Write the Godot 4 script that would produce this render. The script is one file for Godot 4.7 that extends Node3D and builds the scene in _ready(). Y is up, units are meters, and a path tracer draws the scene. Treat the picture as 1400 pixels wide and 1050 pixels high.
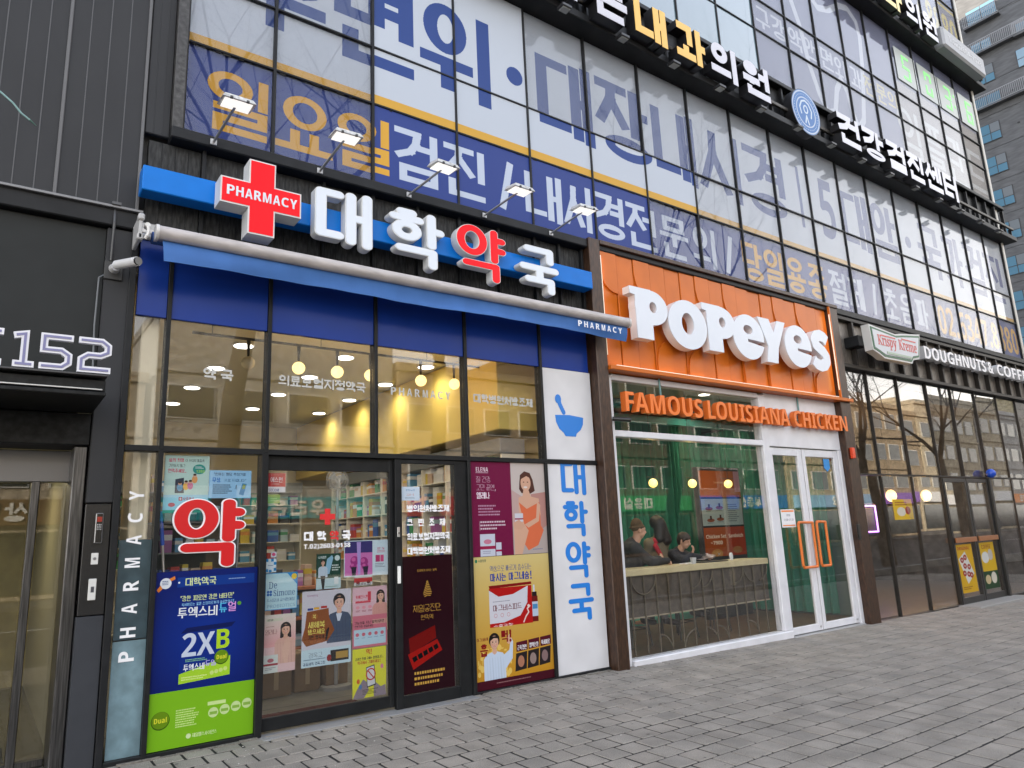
extends Node3D

var mats := {}
var cache := {}
var taken := {}
var rng := RandomNumberGenerator.new()
var bold: SystemFont
var slim: SystemFont
var serif: SystemFont
var tex := {}

# ---------------------------------------------------------------- scene order
func _ready() -> void:
	rng.seed = 7
	set_view()
	make_fonts()
	make_textures()
	build_ground()
	build_street_behind()
	build_tower()
	build_building()
	build_entrance()
	build_pharmacy()
	build_restaurant()
	build_doughnut_shop()
	build_signs()
	build_awning()
	build_floodlights()
	build_posters()
	build_pharmacy_goods()
	build_people()
	build_small_things()

func set_view() -> void:
	var cam := Camera3D.new()
	cam.name = "camera"
	cam.fov = 56.427
	cam.near = 0.05
	cam.far = 900.0
	cam.position = Vector3(0.0, 1.6, 6.762)
	cam.rotation_degrees = Vector3(12.054, -36.4505, -2.5436)
	add_child(cam)
	cam.current = true
	var sm := ProceduralSkyMaterial.new()
	sm.sky_top_color = Color(0.50, 0.53, 0.585)
	sm.sky_horizon_color = Color(0.97, 0.945, 0.90)
	sm.sky_curve = 0.22
	sm.ground_bottom_color = Color(0.30, 0.30, 0.30)
	sm.ground_horizon_color = Color(0.55, 0.57, 0.60)
	sm.sky_energy_multiplier = 1.5
	sm.sun_angle_max = 12.0
	var sky := Sky.new()
	sky.sky_material = sm
	var env := Environment.new()
	env.background_mode = Environment.BG_SKY
	env.sky = sky
	env.tonemap_mode = Environment.TONE_MAPPER_LINEAR
	env.tonemap_exposure = 2.9
	env.sdfgi_enabled = true
	env.ssao_enabled = true
	env.ssil_enabled = true
	var we := WorldEnvironment.new()
	we.name = "environment"
	we.environment = env
	add_child(we)
	var sun := DirectionalLight3D.new()
	sun.name = "sun"
	sun.light_energy = 1.6
	sun.light_color = Color(1.0, 0.94, 0.85)
	sun.light_angular_distance = 0.5
	sun.shadow_enabled = true
	add_child(sun)
	# low winter sun from behind the building and to its left: the front lies in shade, the far side of the street in sun
	sun.look_at_from_position(Vector3.ZERO, Vector3(0.80, -0.30, 0.50), Vector3.UP)

# ---------------------------------------------------------------- fonts, textures, materials
func make_fonts() -> void:
	bold = SystemFont.new()
	bold.font_names = PackedStringArray(["Droid Sans"])
	bold.font_weight = 700
	slim = SystemFont.new()
	slim.font_names = PackedStringArray(["Droid Sans"])
	serif = SystemFont.new()
	serif.font_names = PackedStringArray(["Droid Serif"])

func noise_tex(key: String, size: int, freq: float, octaves: int, lo: float, hi: float, kind := FastNoiseLite.TYPE_SIMPLEX_SMOOTH) -> Texture2D:
	var n := FastNoiseLite.new()
	n.seed = hash(key) % 1000
	n.noise_type = kind
	n.frequency = freq
	n.fractal_octaves = octaves
	var r := Gradient.new()
	r.set_color(0, Color(lo, lo, lo))
	r.set_color(1, Color(hi, hi, hi))
	var t := NoiseTexture2D.new()
	t.width = size
	t.height = size
	t.seamless = true
	t.noise = n
	t.color_ramp = r
	tex[key] = t
	return t

func make_textures() -> void:
	noise_tex("fine", 512, 0.11, 3, 0.72, 1.0)
	noise_tex("clean", 512, 0.008, 3, 0.93, 1.0)
	noise_tex("speck", 512, 0.45, 2, 0.40, 1.0)
	noise_tex("stain", 512, 0.014, 5, 0.78, 1.0)
	noise_tex("cloud", 512, 0.012, 4, 0.80, 1.0)
	noise_tex("blotch", 512, 0.02, 5, 0.62, 1.0)
	noise_tex("rough", 512, 0.03, 4, 0.55, 1.0)
	noise_tex("bump", 512, 0.25, 3, 0.0, 1.0)

func lin(r: float, g: float, b: float) -> Color:
	return Color(r, g, b).linear_to_srgb()

func M(key: String, r: float, g: float, b: float, rough := 0.6, metal := 0.0) -> StandardMaterial3D:
	if mats.has(key):
		return mats[key]
	var m := StandardMaterial3D.new()
	m.resource_name = key
	m.albedo_color = lin(r, g, b)
	m.roughness = rough
	m.metallic = metal
	mats[key] = m
	return m

# a material with a tone pattern that stays put on the surface
func MT(key: String, r: float, g: float, b: float, rough: float, pattern: String, scale: Vector3, metal := 0.0, bump := 0.0) -> StandardMaterial3D:
	if mats.has(key):
		return mats[key]
	var m := M(key, r, g, b, rough, metal)
	if key in ["frame_black", "black_metal", "bronze_frame", "dark_cladding", "strip_grey", "sign_blue", "blue_panel", "canopy_black", "slate_panel", "pilaster_grey"]:
		m.metallic_specular = 0.28
		m.metallic = 0.0
	m.albedo_texture = tex[pattern]
	m.uv1_triplanar = true
	m.uv1_world_triplanar = true
	m.uv1_scale = scale
	if bump > 0.0:
		m.heightmap_enabled = true
		m.heightmap_texture = tex["bump"]
		m.heightmap_scale = bump
	return m

func glow(key: String, r: float, g: float, b: float, energy: float) -> StandardMaterial3D:
	if mats.has(key):
		return mats[key]
	var m := M(key, 0.8, 0.8, 0.8, 0.4)
	m.emission_enabled = true
	m.emission = lin(r, g, b)
	m.emission_energy_multiplier = energy
	return m

func glass(key: String, alpha: float, r := 0.02, g := 0.025, b := 0.025, spec := 0.6) -> StandardMaterial3D:
	if mats.has(key):
		return mats[key]
	var m := M(key, r, g, b, 0.0)
	m.transparency = BaseMaterial3D.TRANSPARENCY_ALPHA
	m.albedo_color.a = alpha
	m.metallic_specular = spec
	return m

# ---------------------------------------------------------------- nodes
func thing(called: String, label: String, category: String, at := Vector3.ZERO, group := "") -> Node3D:
	var o := Node3D.new()
	o.name = numbered(called)
	add_child(o)
	o.position = at
	tag(o, label, category, group)
	return o

func numbered(called: String) -> String:
	var k: int = taken.get(called, 0)
	taken[called] = k + 1
	return called if k == 0 else "%s_%03d" % [called, k]

func tag(o: Node, label: String, category: String, group := "") -> void:
	o.set_meta("label", label)
	o.set_meta("category", category)
	if group != "":
		o.set_meta("group", group)

func origin_of(p: Node) -> Vector3:
	var v := Vector3.ZERO
	var q := p
	while q != self and q is Node3D:
		v += (q as Node3D).position
		q = q.get_parent()
	return v

# a mesh placed at a world position below any parent (parents are never turned)
func put(p: Node, nm: String, mesh: Mesh, m: Material, at := Vector3.ZERO, basis := Basis.IDENTITY) -> MeshInstance3D:
	var o := MeshInstance3D.new()
	o.name = numbered(nm) if p == self else nm
	o.mesh = mesh
	if m:
		o.material_override = m
	p.add_child(o, true)
	o.transform = Transform3D(basis, at - origin_of(p))
	return o

func structure(o: Node) -> Node:
	o.set_meta("kind", "structure")
	return o

# ---------------------------------------------------------------- mesh building
class Build:
	var v := PackedVector3Array()
	var n := PackedVector3Array()
	var u := PackedVector2Array()
	func tri(a: Vector3, b: Vector3, c: Vector3, nn: Vector3, ua := Vector2.ZERO, ub := Vector2.ZERO, uc := Vector2.ZERO) -> void:
		if (b - a).cross(c - a).dot(nn) > 0.0:
			var t := b
			b = c
			c = t
			var tu := ub
			ub = uc
			uc = tu
		v.append(a)
		v.append(b)
		v.append(c)
		n.append(nn)
		n.append(nn)
		n.append(nn)
		u.append(ua)
		u.append(ub)
		u.append(uc)
	func smooth(a: Vector3, b: Vector3, c: Vector3, na: Vector3, nb: Vector3, nc: Vector3) -> void:
		if (b - a).cross(c - a).dot(na + nb + nc) > 0.0:
			var t := b
			b = c
			c = t
			t = nb
			nb = nc
			nc = t
		v.append(a)
		v.append(b)
		v.append(c)
		n.append(na)
		n.append(nb)
		n.append(nc)
		u.append(Vector2.ZERO)
		u.append(Vector2.ZERO)
		u.append(Vector2.ZERO)
	func quad(a: Vector3, b: Vector3, c: Vector3, d: Vector3, nn: Vector3) -> void:
		tri(a, b, c, nn)
		tri(a, c, d, nn)
	func flat(a: Vector3, b: Vector3, c: Vector3, out: Vector3) -> void:
		var nn := (b - a).cross(c - a)
		if nn.length_squared() < 1e-14:
			return
		nn = nn.normalized()
		if nn.dot(out) < 0.0:
			nn = -nn
		tri(a, b, c, nn)
	func box(a: Vector3, b: Vector3, e := 0.0) -> void:
		var c := (a + b) * 0.5
		var h := (b - a).abs() * 0.5
		e = minf(e, minf(h.x, minf(h.y, h.z)) * 0.45)
		if e <= 0.0:
			for ax in 3:
				for s in [-1.0, 1.0]:
					var nn := Vector3.ZERO
					nn[ax] = s
					var p := (ax + 1) % 3
					var q := (ax + 2) % 3
					var cs := []
					for k in [[-1, -1], [1, -1], [1, 1], [-1, 1]]:
						var w := Vector3.ZERO
						w[ax] = s * h[ax]
						w[p] = k[0] * h[p]
						w[q] = k[1] * h[q]
						cs.append(c + w)
					quad(cs[0], cs[1], cs[2], cs[3], nn)
			return
		# rim(corner, axis): the corner of the face across that axis
		var rim := func(s: Vector3, ax: int) -> Vector3:
			var w := Vector3(s.x * (h.x - e), s.y * (h.y - e), s.z * (h.z - e))
			w[ax] = s[ax] * h[ax]
			return c + w
		for ax in 3:
			var p := (ax + 1) % 3
			var q := (ax + 2) % 3
			for s in [-1.0, 1.0]:
				var nn := Vector3.ZERO
				nn[ax] = s
				var cs := []
				for k in [[-1, -1], [1, -1], [1, 1], [-1, 1]]:
					var w := Vector3.ZERO
					w[ax] = s
					w[p] = k[0]
					w[q] = k[1]
					cs.append(rim.call(w, ax))
				quad(cs[0], cs[1], cs[2], cs[3], nn)
			for s1 in [-1.0, 1.0]:
				for s2 in [-1.0, 1.0]:
					var w0 := Vector3.ZERO
					w0[p] = s1
					w0[q] = s2
					w0[ax] = -1.0
					var w1 := w0
					w1[ax] = 1.0
					var nn := Vector3.ZERO
					nn[p] = s1
					nn[q] = s2
					quad(rim.call(w0, p), rim.call(w1, p), rim.call(w1, q), rim.call(w0, q), nn.normalized())
		for sx in [-1.0, 1.0]:
			for sy in [-1.0, 1.0]:
				for sz in [-1.0, 1.0]:
					var w := Vector3(sx, sy, sz)
					tri(rim.call(w, 0), rim.call(w, 1), rim.call(w, 2), w.normalized())
	# a round bar between two points
	func bar(a: Vector3, b: Vector3, r0: float, r1: float, k := 10, caps := true) -> void:
		var d := (b - a).normalized()
		var s := d.cross(Vector3.UP if absf(d.y) < 0.9 else Vector3.RIGHT).normalized()
		var t := d.cross(s)
		for i in k:
			var f0 := TAU * i / k
			var f1 := TAU * (i + 1) / k
			var n0 := s * cos(f0) + t * sin(f0)
			var n1 := s * cos(f1) + t * sin(f1)
			smooth(a + n0 * r0, a + n1 * r0, b + n1 * r1, n0, n1, n1)
			smooth(a + n0 * r0, b + n1 * r1, b + n0 * r1, n0, n1, n0)
			if caps:
				tri(a, a + n0 * r0, a + n1 * r0, -d)
				tri(b, b + n0 * r1, b + n1 * r1, d)
	func path(pts: Array, r: float, k := 8) -> void:
		for i in pts.size() - 1:
			bar(pts[i], pts[i + 1], r, r, k)
	func ball(c: Vector3, r: Vector3, k := 12) -> void:
		for i in k:
			for j in k / 2:
				var q := []
				for w in [[i, j], [i + 1, j], [i + 1, j + 1], [i, j + 1]]:
					var a: float = TAU * w[0] / k
					var b: float = PI * w[1] / (k / 2)
					q.append(Vector3(cos(a) * sin(b), cos(b), sin(a) * sin(b)))
				smooth(c + q[0] * r, c + q[1] * r, c + q[2] * r, q[0], q[1], q[2])
				smooth(c + q[0] * r, c + q[2] * r, c + q[3] * r, q[0], q[2], q[3])
	# outlines in the xy plane (x to the right, y up) made into a slab from z0 to z1
	func slab(shapes: Array, z0: float, z1: float, back := true, lip := 0.0) -> void:
		for sh in shapes:
			var tris: PackedVector2Array = sh.t
			for i in tris.size() / 3:
				var a := tris[i * 3]
				var b := tris[i * 3 + 1]
				var c := tris[i * 3 + 2]
				tri(Vector3(a.x, a.y, z1), Vector3(b.x, b.y, z1), Vector3(c.x, c.y, z1), Vector3.BACK)
				if back:
					tri(Vector3(a.x, a.y, z0), Vector3(b.x, b.y, z0), Vector3(c.x, c.y, z0), Vector3.FORWARD)
			for loop in sh.loops:
				var k: int = loop.size()
				for i in k:
					var a: Vector2 = loop[i]
					var b: Vector2 = loop[(i + 1) % k]
					var e := b - a
					if e.length() < 1e-6:
						continue
					var nn := Vector3(e.y, -e.x, 0.0).normalized()
					quad(Vector3(a.x, a.y, z0), Vector3(b.x, b.y, z0), Vector3(b.x, b.y, z1), Vector3(a.x, a.y, z1), nn)
	func done() -> ArrayMesh:
		var arr := []
		arr.resize(Mesh.ARRAY_MAX)
		arr[Mesh.ARRAY_VERTEX] = v
		arr[Mesh.ARRAY_NORMAL] = n
		arr[Mesh.ARRAY_TEX_UV] = u
		var m := ArrayMesh.new()
		m.add_surface_from_arrays(Mesh.PRIMITIVE_TRIANGLES, arr)
		return m

func box_mesh(size: Vector3, e: float) -> ArrayMesh:
	var key := "box%.4f_%.4f_%.4f_%.4f" % [size.x, size.y, size.z, e]
	if not cache.has(key):
		var b := Build.new()
		b.box(-size * 0.5, size * 0.5, e)
		cache[key] = b.done()
	return cache[key]

func bx(p: Node, nm: String, x0: float, x1: float, y0: float, y1: float, z0: float, z1: float, m: Material, e := 0.004) -> MeshInstance3D:
	return put(p, nm, box_mesh(Vector3(absf(x1 - x0), absf(y1 - y0), absf(z1 - z0)), e), m, Vector3((x0 + x1) * 0.5, (y0 + y1) * 0.5, (z0 + z1) * 0.5))

# a sheet facing +z with its own texture coordinates (0,0 top left)
func sheet_mesh(w: float, h: float, u0 := 0.0, v0 := 0.0, u1 := 1.0, v1 := 1.0, thick := 0.002) -> ArrayMesh:
	var b := Build.new()
	var x := w * 0.5
	var y := h * 0.5
	b.tri(Vector3(-x, y, thick), Vector3(x, y, thick), Vector3(x, -y, thick), Vector3.BACK, Vector2(u0, v0), Vector2(u1, v0), Vector2(u1, v1))
	b.tri(Vector3(-x, y, thick), Vector3(x, -y, thick), Vector3(-x, -y, thick), Vector3.BACK, Vector2(u0, v0), Vector2(u1, v1), Vector2(u0, v1))
	b.quad(Vector3(-x, y, 0), Vector3(x, y, 0), Vector3(x, -y, 0), Vector3(-x, -y, 0), Vector3.FORWARD)
	b.quad(Vector3(-x, y, 0), Vector3(x, y, 0), Vector3(x, y, thick), Vector3(-x, y, thick), Vector3.UP)
	b.quad(Vector3(-x, -y, 0), Vector3(x, -y, 0), Vector3(x, -y, thick), Vector3(-x, -y, thick), Vector3.DOWN)
	b.quad(Vector3(-x, -y, 0), Vector3(-x, y, 0), Vector3(-x, y, thick), Vector3(-x, -y, thick), Vector3.LEFT)
	b.quad(Vector3(x, -y, 0), Vector3(x, y, 0), Vector3(x, y, thick), Vector3(x, -y, thick), Vector3.RIGHT)
	return b.done()

func image_mat(key: String, im: Image, rough := 0.45) -> StandardMaterial3D:
	var m := M(key, 1, 1, 1, rough)
	m.albedo_color = Color(0.84, 0.84, 0.84)
	m.metallic_specular = 0.3
	m.albedo_texture = ImageTexture.create_from_image(im)
	m.texture_repeat = false
	return m

# ---------------------------------------------------------------- lettering: Korean syllables from strokes
const LEAD := "ㄱㄲㄴㄷㄸㄹㅁㅂㅃㅅㅆㅇㅈㅉㅊㅋㅌㅍㅎ"
const VOW := "ㅏㅐㅑㅒㅓㅔㅕㅖㅗㅘㅙㅚㅛㅜㅝㅞㅟㅠㅡㅢㅣ"
const TAIL := " ㄱㄲㄳㄴㄵㄶㄷㄹㄺㄻㄼㄽㄾㄿㅀㅁㅂㅄㅅㅆㅇㅈㅊㅋㅌㅍㅎ"

func cons(c: String, slant: bool) -> Array:
	match c:
		"ㄱ": return [[0, 1, 1, 1, 0.9, 0.55, 0.62, 0.22, 0.05, 0.0]] if slant else [[0, 1, 1, 1, 1, 0]]
		"ㄲ": return [[0, 1, 0.4, 1, 0.4, 0], [0.6, 1, 1, 1, 1, 0]]
		"ㄴ": return [[0, 1, 0, 0, 1, 0]]
		"ㄷ": return [[1, 1, 0, 1, 0, 0, 1, 0]]
		"ㄹ": return [[0, 1, 1, 1, 1, 0.5, 0, 0.5, 0, 0, 1, 0]]
		"ㅁ": return [[0, 1, 1, 1, 1, 0, 0, 0, 0, 1]]
		"ㅂ": return [[0, 1, 0, 0, 1, 0, 1, 1], [0, 0.5, 1, 0.5]]
		"ㅃ": return [[0, 1, 0, 0, 0.42, 0, 0.42, 1], [0, 0.5, 0.42, 0.5], [0.58, 1, 0.58, 0, 1, 0, 1, 1], [0.58, 0.5, 1, 0.5]]
		"ㅅ": return [[0.5, 1, 0.46, 0.66, 0.0, 0.0], [0.5, 0.62, 1.0, 0.0]]
		"ㅆ": return [[0.25, 1, 0.0, 0.0], [0.25, 0.7, 0.46, 0.0], [0.75, 1, 0.54, 0.0], [0.75, 0.7, 1.0, 0.0]]
		"ㅇ": return [["o", 0.0, 0.0, 1.0, 1.0]]
		"ㅈ": return [[0, 1, 1, 1], [0.5, 1, 0.45, 0.62, 0, 0], [0.5, 0.58, 1, 0]]
		"ㅉ": return [[0, 1, 1, 1], [0.25, 1, 0, 0], [0.75, 1, 1, 0]]
		"ㅊ": return [[0.3, 1, 0.7, 1], [0, 0.72, 1, 0.72], [0.5, 0.72, 0.45, 0.45, 0, 0], [0.5, 0.42, 1, 0]]
		"ㅋ": return [[0, 1, 1, 1, 1, 0], [0, 0.5, 1, 0.5]]
		"ㅌ": return [[1, 1, 0, 1, 0, 0, 1, 0], [0, 0.5, 1, 0.5]]
		"ㅍ": return [[0, 1, 1, 1], [0, 0, 1, 0], [0.28, 1, 0.28, 0], [0.72, 1, 0.72, 0]]
		"ㅎ": return [[0.28, 1, 0.72, 1], [0, 0.76, 1, 0.76], ["o", 0.1, 0.0, 0.9, 0.54]]
		"ㄺ": return [[0, 1, 0.42, 1, 0.42, 0.5, 0, 0.5, 0, 0, 0.42, 0], [0.6, 1, 1, 1, 1, 0]]
		"ㄻ": return [[0, 1, 0.42, 1, 0.42, 0.5, 0, 0.5, 0, 0, 0.42, 0], [0.6, 1, 1, 1, 1, 0, 0.6, 0, 0.6, 1]]
		"ㄶ": return [[0, 1, 0, 0, 0.4, 0], [0.55, 0.9, 1, 0.9], ["o", 0.56, 0.0, 1.0, 0.62]]
	return [[0, 0, 1, 1]]

func upright(c: String) -> Array:  # strokes, share of the width
	match c:
		"ㅏ": return [[0, 1, 0, 0], [0, 0.52, 1, 0.52]]
		"ㅑ": return [[0, 1, 0, 0], [0, 0.74, 1, 0.74], [0, 0.36, 1, 0.36]]
		"ㅓ": return [[1, 1, 1, 0], [0, 0.52, 1, 0.52]]
		"ㅕ": return [[1, 1, 1, 0], [0, 0.68, 1, 0.68], [0, 0.36, 1, 0.36]]
		"ㅐ": return [[0, 0.97, 0, 0.03], [1, 1, 1, 0], [0, 0.52, 1, 0.52]]
		"ㅒ": return [[0, 0.97, 0, 0.03], [1, 1, 1, 0], [0, 0.65, 1, 0.65], [0, 0.38, 1, 0.38]]
		"ㅔ": return [[0.5, 0.97, 0.5, 0.03], [1, 1, 1, 0], [0, 0.52, 0.5, 0.52]]
		"ㅖ": return [[0.5, 0.97, 0.5, 0.03], [1, 1, 1, 0], [0, 0.65, 0.5, 0.65], [0, 0.38, 0.5, 0.38]]
	return [[1, 1, 1, 0]]

func lying(c: String) -> Array:
	match c:
		"ㅗ": return [[0, 0, 1, 0], [0.5, 0, 0.5, 1]]
		"ㅛ": return [[0, 0, 1, 0], [0.3, 0, 0.3, 1], [0.7, 0, 0.7, 1]]
		"ㅜ": return [[0, 1, 1, 1], [0.5, 1, 0.5, 0]]
		"ㅠ": return [[0, 1, 1, 1], [0.3, 1, 0.3, 0], [0.7, 1, 0.7, 0]]
	return [[0, 0.5, 1, 0.5]]

const MIXED := {"ㅘ": ["ㅗ", "ㅏ"], "ㅙ": ["ㅗ", "ㅐ"], "ㅚ": ["ㅗ", "ㅣ"], "ㅝ": ["ㅜ", "ㅓ"], "ㅞ": ["ㅜ", "ㅔ"], "ㅟ": ["ㅜ", "ㅣ"], "ㅢ": ["ㅡ", "ㅣ"]}

# the strokes of one syllable inside a box: polylines (PackedVector2Array) and rings ({c, r})
func syllable(ch: String, x: float, y: float, w: float, h: float, t: float, heavy := false) -> Array:
	var code := ch.unicode_at(0) - 0xAC00
	var out := []
	if code < 0 or code > 11171:
		return out
	var l := LEAD[code / 588]
	var vv := VOW[(code % 588) / 28]
	var f := TAIL[code % 28]
	var fin := f != " "
	var put_in := func(strokes: Array, bx0: float, by0: float, bx1: float, by1: float) -> void:
		var X0 := x + w * bx0 + t * 0.5
		var X1 := x + w * bx1 - t * 0.5
		var Y0 := y + h * by0 + t * 0.5
		var Y1 := y + h * by1 - t * 0.5
		if X1 < X0:
			X0 = (X0 + X1) * 0.5
			X1 = X0
		if Y1 < Y0:
			Y0 = (Y0 + Y1) * 0.5
			Y1 = Y0
		for s in strokes:
			if s[0] is String:
				out.append({"c": Vector2(lerpf(X0, X1, (s[1] + s[3]) * 0.5), lerpf(Y0, Y1, (s[2] + s[4]) * 0.5)), "r": Vector2((X1 - X0) * (s[3] - s[1]) * 0.5, (Y1 - Y0) * (s[4] - s[2]) * 0.5)})
			else:
				var pl := PackedVector2Array()
				for i in s.size() / 2:
					pl.append(Vector2(lerpf(X0, X1, s[i * 2]), lerpf(Y0, Y1, s[i * 2 + 1])))
				out.append(pl)
	var vertical := "ㅏㅐㅑㅒㅓㅔㅕㅖㅣ".contains(vv)
	if vertical:
		var two := "ㅐㅒㅔㅖ".contains(vv)
		var left := "ㅓㅕ".contains(vv)
		var cx := 0.56 if two else (0.74 if vv == "ㅣ" else (0.60 if not left else 0.62))
		var vx := cx + 0.035 if not left else cx - 0.10
		if vv == "ㅔ" or vv == "ㅖ":
			vx = cx - 0.1
		if vv == "ㅣ":
			vx = 0.82
		if heavy and two:
			cx = 0.5
			vx = 0.515
		if heavy and not two and vv != "ㅣ":
			cx = 0.62
			vx = 0.665
		var slant := l == "ㄱ" or l == "ㅋ"
		if fin:
			var big := f == "ㄹ"
			put_in.call(cons(l, slant), 0.0, 0.51 if big else 0.43, cx, 1.0)
			put_in.call(upright(vv), vx, 0.49 if big else 0.36, 1.0, 1.0)
			put_in.call(cons(f, false), 0.1, 0.0, 0.86 if heavy else 1.0, 0.46 if big else (0.36 if heavy else 0.33))
		else:
			put_in.call(cons(l, slant), 0.0, 0.08, cx, 0.95)
			put_in.call(upright(vv), vx, 0.0, 1.0, 1.0)
	elif MIXED.has(vv):
		var pair: Array = MIXED[vv]
		var wide: bool = pair[1] != "ㅣ"
		var cx := 0.60 if wide else 0.70
		if fin:
			put_in.call(cons(l, false), 0.05, 0.60, cx - 0.04, 1.0)
			put_in.call(lying(pair[0]), 0.0, 0.33, cx + 0.02, 0.56)
			put_in.call(upright(pair[1]), cx + 0.06 if pair[1] != "ㅓ" else cx, 0.30, 1.0, 1.0)
			put_in.call(cons(f, false), 0.12, 0.0, 1.0, 0.27)
		else:
			put_in.call(cons(l, false), 0.05, 0.44, cx - 0.04, 1.0)
			put_in.call(lying(pair[0]), 0.0, 0.04, cx + 0.04, 0.40)
			put_in.call(upright(pair[1]), cx + 0.08, 0.0, 1.0, 1.0)
	else:
		if fin:
			var hang := vv == "ㅜ" or vv == "ㅠ"
			put_in.call(cons(l, false), 0.12, 0.64 if hang else 0.60, 0.88, 1.0)
			put_in.call(lying(vv), 0.0, 0.27 if hang else (0.335 if vv != "ㅡ" else 0.40), 1.0, 0.60 if hang else (0.565 if vv != "ㅡ" else 0.54))
			put_in.call(cons(f, false), 0.12, 0.0, 0.88, 0.345 if hang else (0.31 if vv != "ㅡ" else 0.36))
		else:
			put_in.call(cons(l, false), 0.12, 0.42, 0.88, 1.0)
			put_in.call(lying(vv), 0.0, 0.02, 1.0, 0.37)
	return out

func ring_loop(c: Vector2, r: Vector2, k := 40) -> PackedVector2Array:
	var p := PackedVector2Array()
	for i in k:
		p.append(c + Vector2(cos(TAU * i / k) * r.x, sin(TAU * i / k) * r.y))
	return p

# strokes -> merged outlines with holes -> triangles
func outlines(metric: Array, pen: float, round_ends := false) -> Array:
	# worked out in millimetres, so that round ends get fine arcs
	var t := pen * 1000.0
	var strokes: Array = []
	for s in metric:
		if s is Dictionary:
			strokes.append({"c": s.c * 1000.0, "r": s.r * 1000.0})
		else:
			var q := PackedVector2Array()
			for p in s:
				q.append(p * 1000.0)
			strokes.append(q)
	var solid: Array = []
	var holes: Array = []
	for s in strokes:
		if s is Dictionary:
			solid.append(ring_loop(s.c, s.r + Vector2(t, t) * 0.5))
			holes.append(ring_loop(s.c, s.r - Vector2(t, t) * 0.5))
		else:
			var pl: PackedVector2Array = s
			var closed := pl.size() > 3 and pl[0].distance_to(pl[pl.size() - 1]) < 1e-6
			if closed:
				pl = pl.duplicate()
				pl.append(pl[1])
			var res := Geometry2D.offset_polyline(pl, t * 0.5, Geometry2D.JOIN_ROUND if round_ends else Geometry2D.JOIN_MITER, Geometry2D.END_ROUND if round_ends else Geometry2D.END_BUTT if closed else Geometry2D.END_SQUARE)
			for r in res:
				if Geometry2D.is_polygon_clockwise(r):
					holes.append(r)
				else:
					solid.append(r)
	return shapes_of(solid, holes, 0.001)

func shapes_of(solid: Array, holes: Array, unit := 1.0) -> Array:
	var merged: Array = []
	for s in solid:
		var cur: PackedVector2Array = s
		if Geometry2D.is_polygon_clockwise(cur):
			cur.reverse()
		var again := true
		while again:
			again = false
			for i in merged.size():
				if Geometry2D.intersect_polygons(merged[i], cur).is_empty():
					continue
				var res := Geometry2D.merge_polygons(merged[i], cur)
				var outer: PackedVector2Array
				for r in res:
					if Geometry2D.is_polygon_clockwise(r):
						holes.append(r)
					else:
						outer = r
				if outer.is_empty():
					continue
				merged.remove_at(i)
				cur = outer
				again = true
				break
		merged.append(cur)
	var out := []
	for m in merged:
		var mine: Array = []
		for hole in holes:
			if Geometry2D.is_point_in_polygon(hole[0], m):
				var hh: PackedVector2Array = hole.duplicate()
				if not Geometry2D.is_polygon_clockwise(hh):
					hh.reverse()
				mine.append(hh)
		if unit != 1.0:
			var small: Array = []
			for q in mine:
				var z := PackedVector2Array()
				for p in q:
					z.append(p * unit)
				small.append(z)
			var mm := PackedVector2Array()
			for p in m:
				mm.append(p * unit)
			out.append(pierced(mm, small))
		else:
			out.append(pierced(m, mine))
	return out

func pierced(outer: PackedVector2Array, holes: Array) -> Dictionary:
	var loops: Array = [outer]
	for h in holes:
		loops.append(h)
	var cur: PackedVector2Array = outer.duplicate()
	var left := holes.duplicate()
	while left.size():
		var best := 1e18
		var bi := -1
		var bj := -1
		var bk := -1
		for k in left.size():
			var hole: PackedVector2Array = left[k]
			for i in cur.size():
				for j in hole.size():
					var d := cur[i].distance_squared_to(hole[j])
					if d < best:
						best = d
						bi = i
						bj = j
						bk = k
		var hl: PackedVector2Array = left[bk]
		var nw := PackedVector2Array()
		for i in bi + 1:
			nw.append(cur[i])
		for j in hl.size() + 1:
			nw.append(hl[(bj + j) % hl.size()])
		for i in range(bi, cur.size()):
			nw.append(cur[i])
		cur = nw
		left.remove_at(bk)
	var idx := Geometry2D.triangulate_polygon(cur)
	var t := PackedVector2Array()
	for i in idx:
		t.append(cur[i])
	if idx.is_empty():
		print("no triangles for an outline of ", cur.size())
	return {"t": t, "loops": loops}

# Latin letters and figures as outlines: the triangles of a flat text mesh, one em = size
func latin_tris(s: String, font: Font) -> PackedVector2Array:
	var key := "L" + s + str(font.get_instance_id())
	if cache.has(key):
		return cache[key]
	var tm := TextMesh.new()
	tm.font = font
	tm.font_size = 64
	tm.pixel_size = 1.0 / 64.0
	tm.depth = 0.0
	tm.curve_step = 1.0
	tm.text = s
	tm.horizontal_alignment = HORIZONTAL_ALIGNMENT_LEFT
	tm.vertical_alignment = VERTICAL_ALIGNMENT_BOTTOM
	var arr := tm.get_mesh_arrays()
	var vs: PackedVector3Array = arr[Mesh.ARRAY_VERTEX]
	var ix: PackedInt32Array = arr[Mesh.ARRAY_INDEX]
	var low := foot(font)
	var out := PackedVector2Array()
	for i in ix:
		out.append(Vector2(vs[i].x, vs[i].y - low))
	cache[key] = out
	return out

# the height of the base line in the text meshes of a font
func foot(font: Font) -> float:
	var key := "foot" + str(font.get_instance_id())
	if not cache.has(key):
		var tm := TextMesh.new()
		tm.font = font
		tm.font_size = 64
		tm.pixel_size = 1.0 / 64.0
		tm.depth = 0.0
		tm.text = "H"
		tm.horizontal_alignment = HORIZONTAL_ALIGNMENT_LEFT
		tm.vertical_alignment = VERTICAL_ALIGNMENT_BOTTOM
		var lo := 1e9
		for p in (tm.get_mesh_arrays()[Mesh.ARRAY_VERTEX] as PackedVector3Array):
			lo = minf(lo, p.y)
		cache[key] = lo
	return cache[key]

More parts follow.
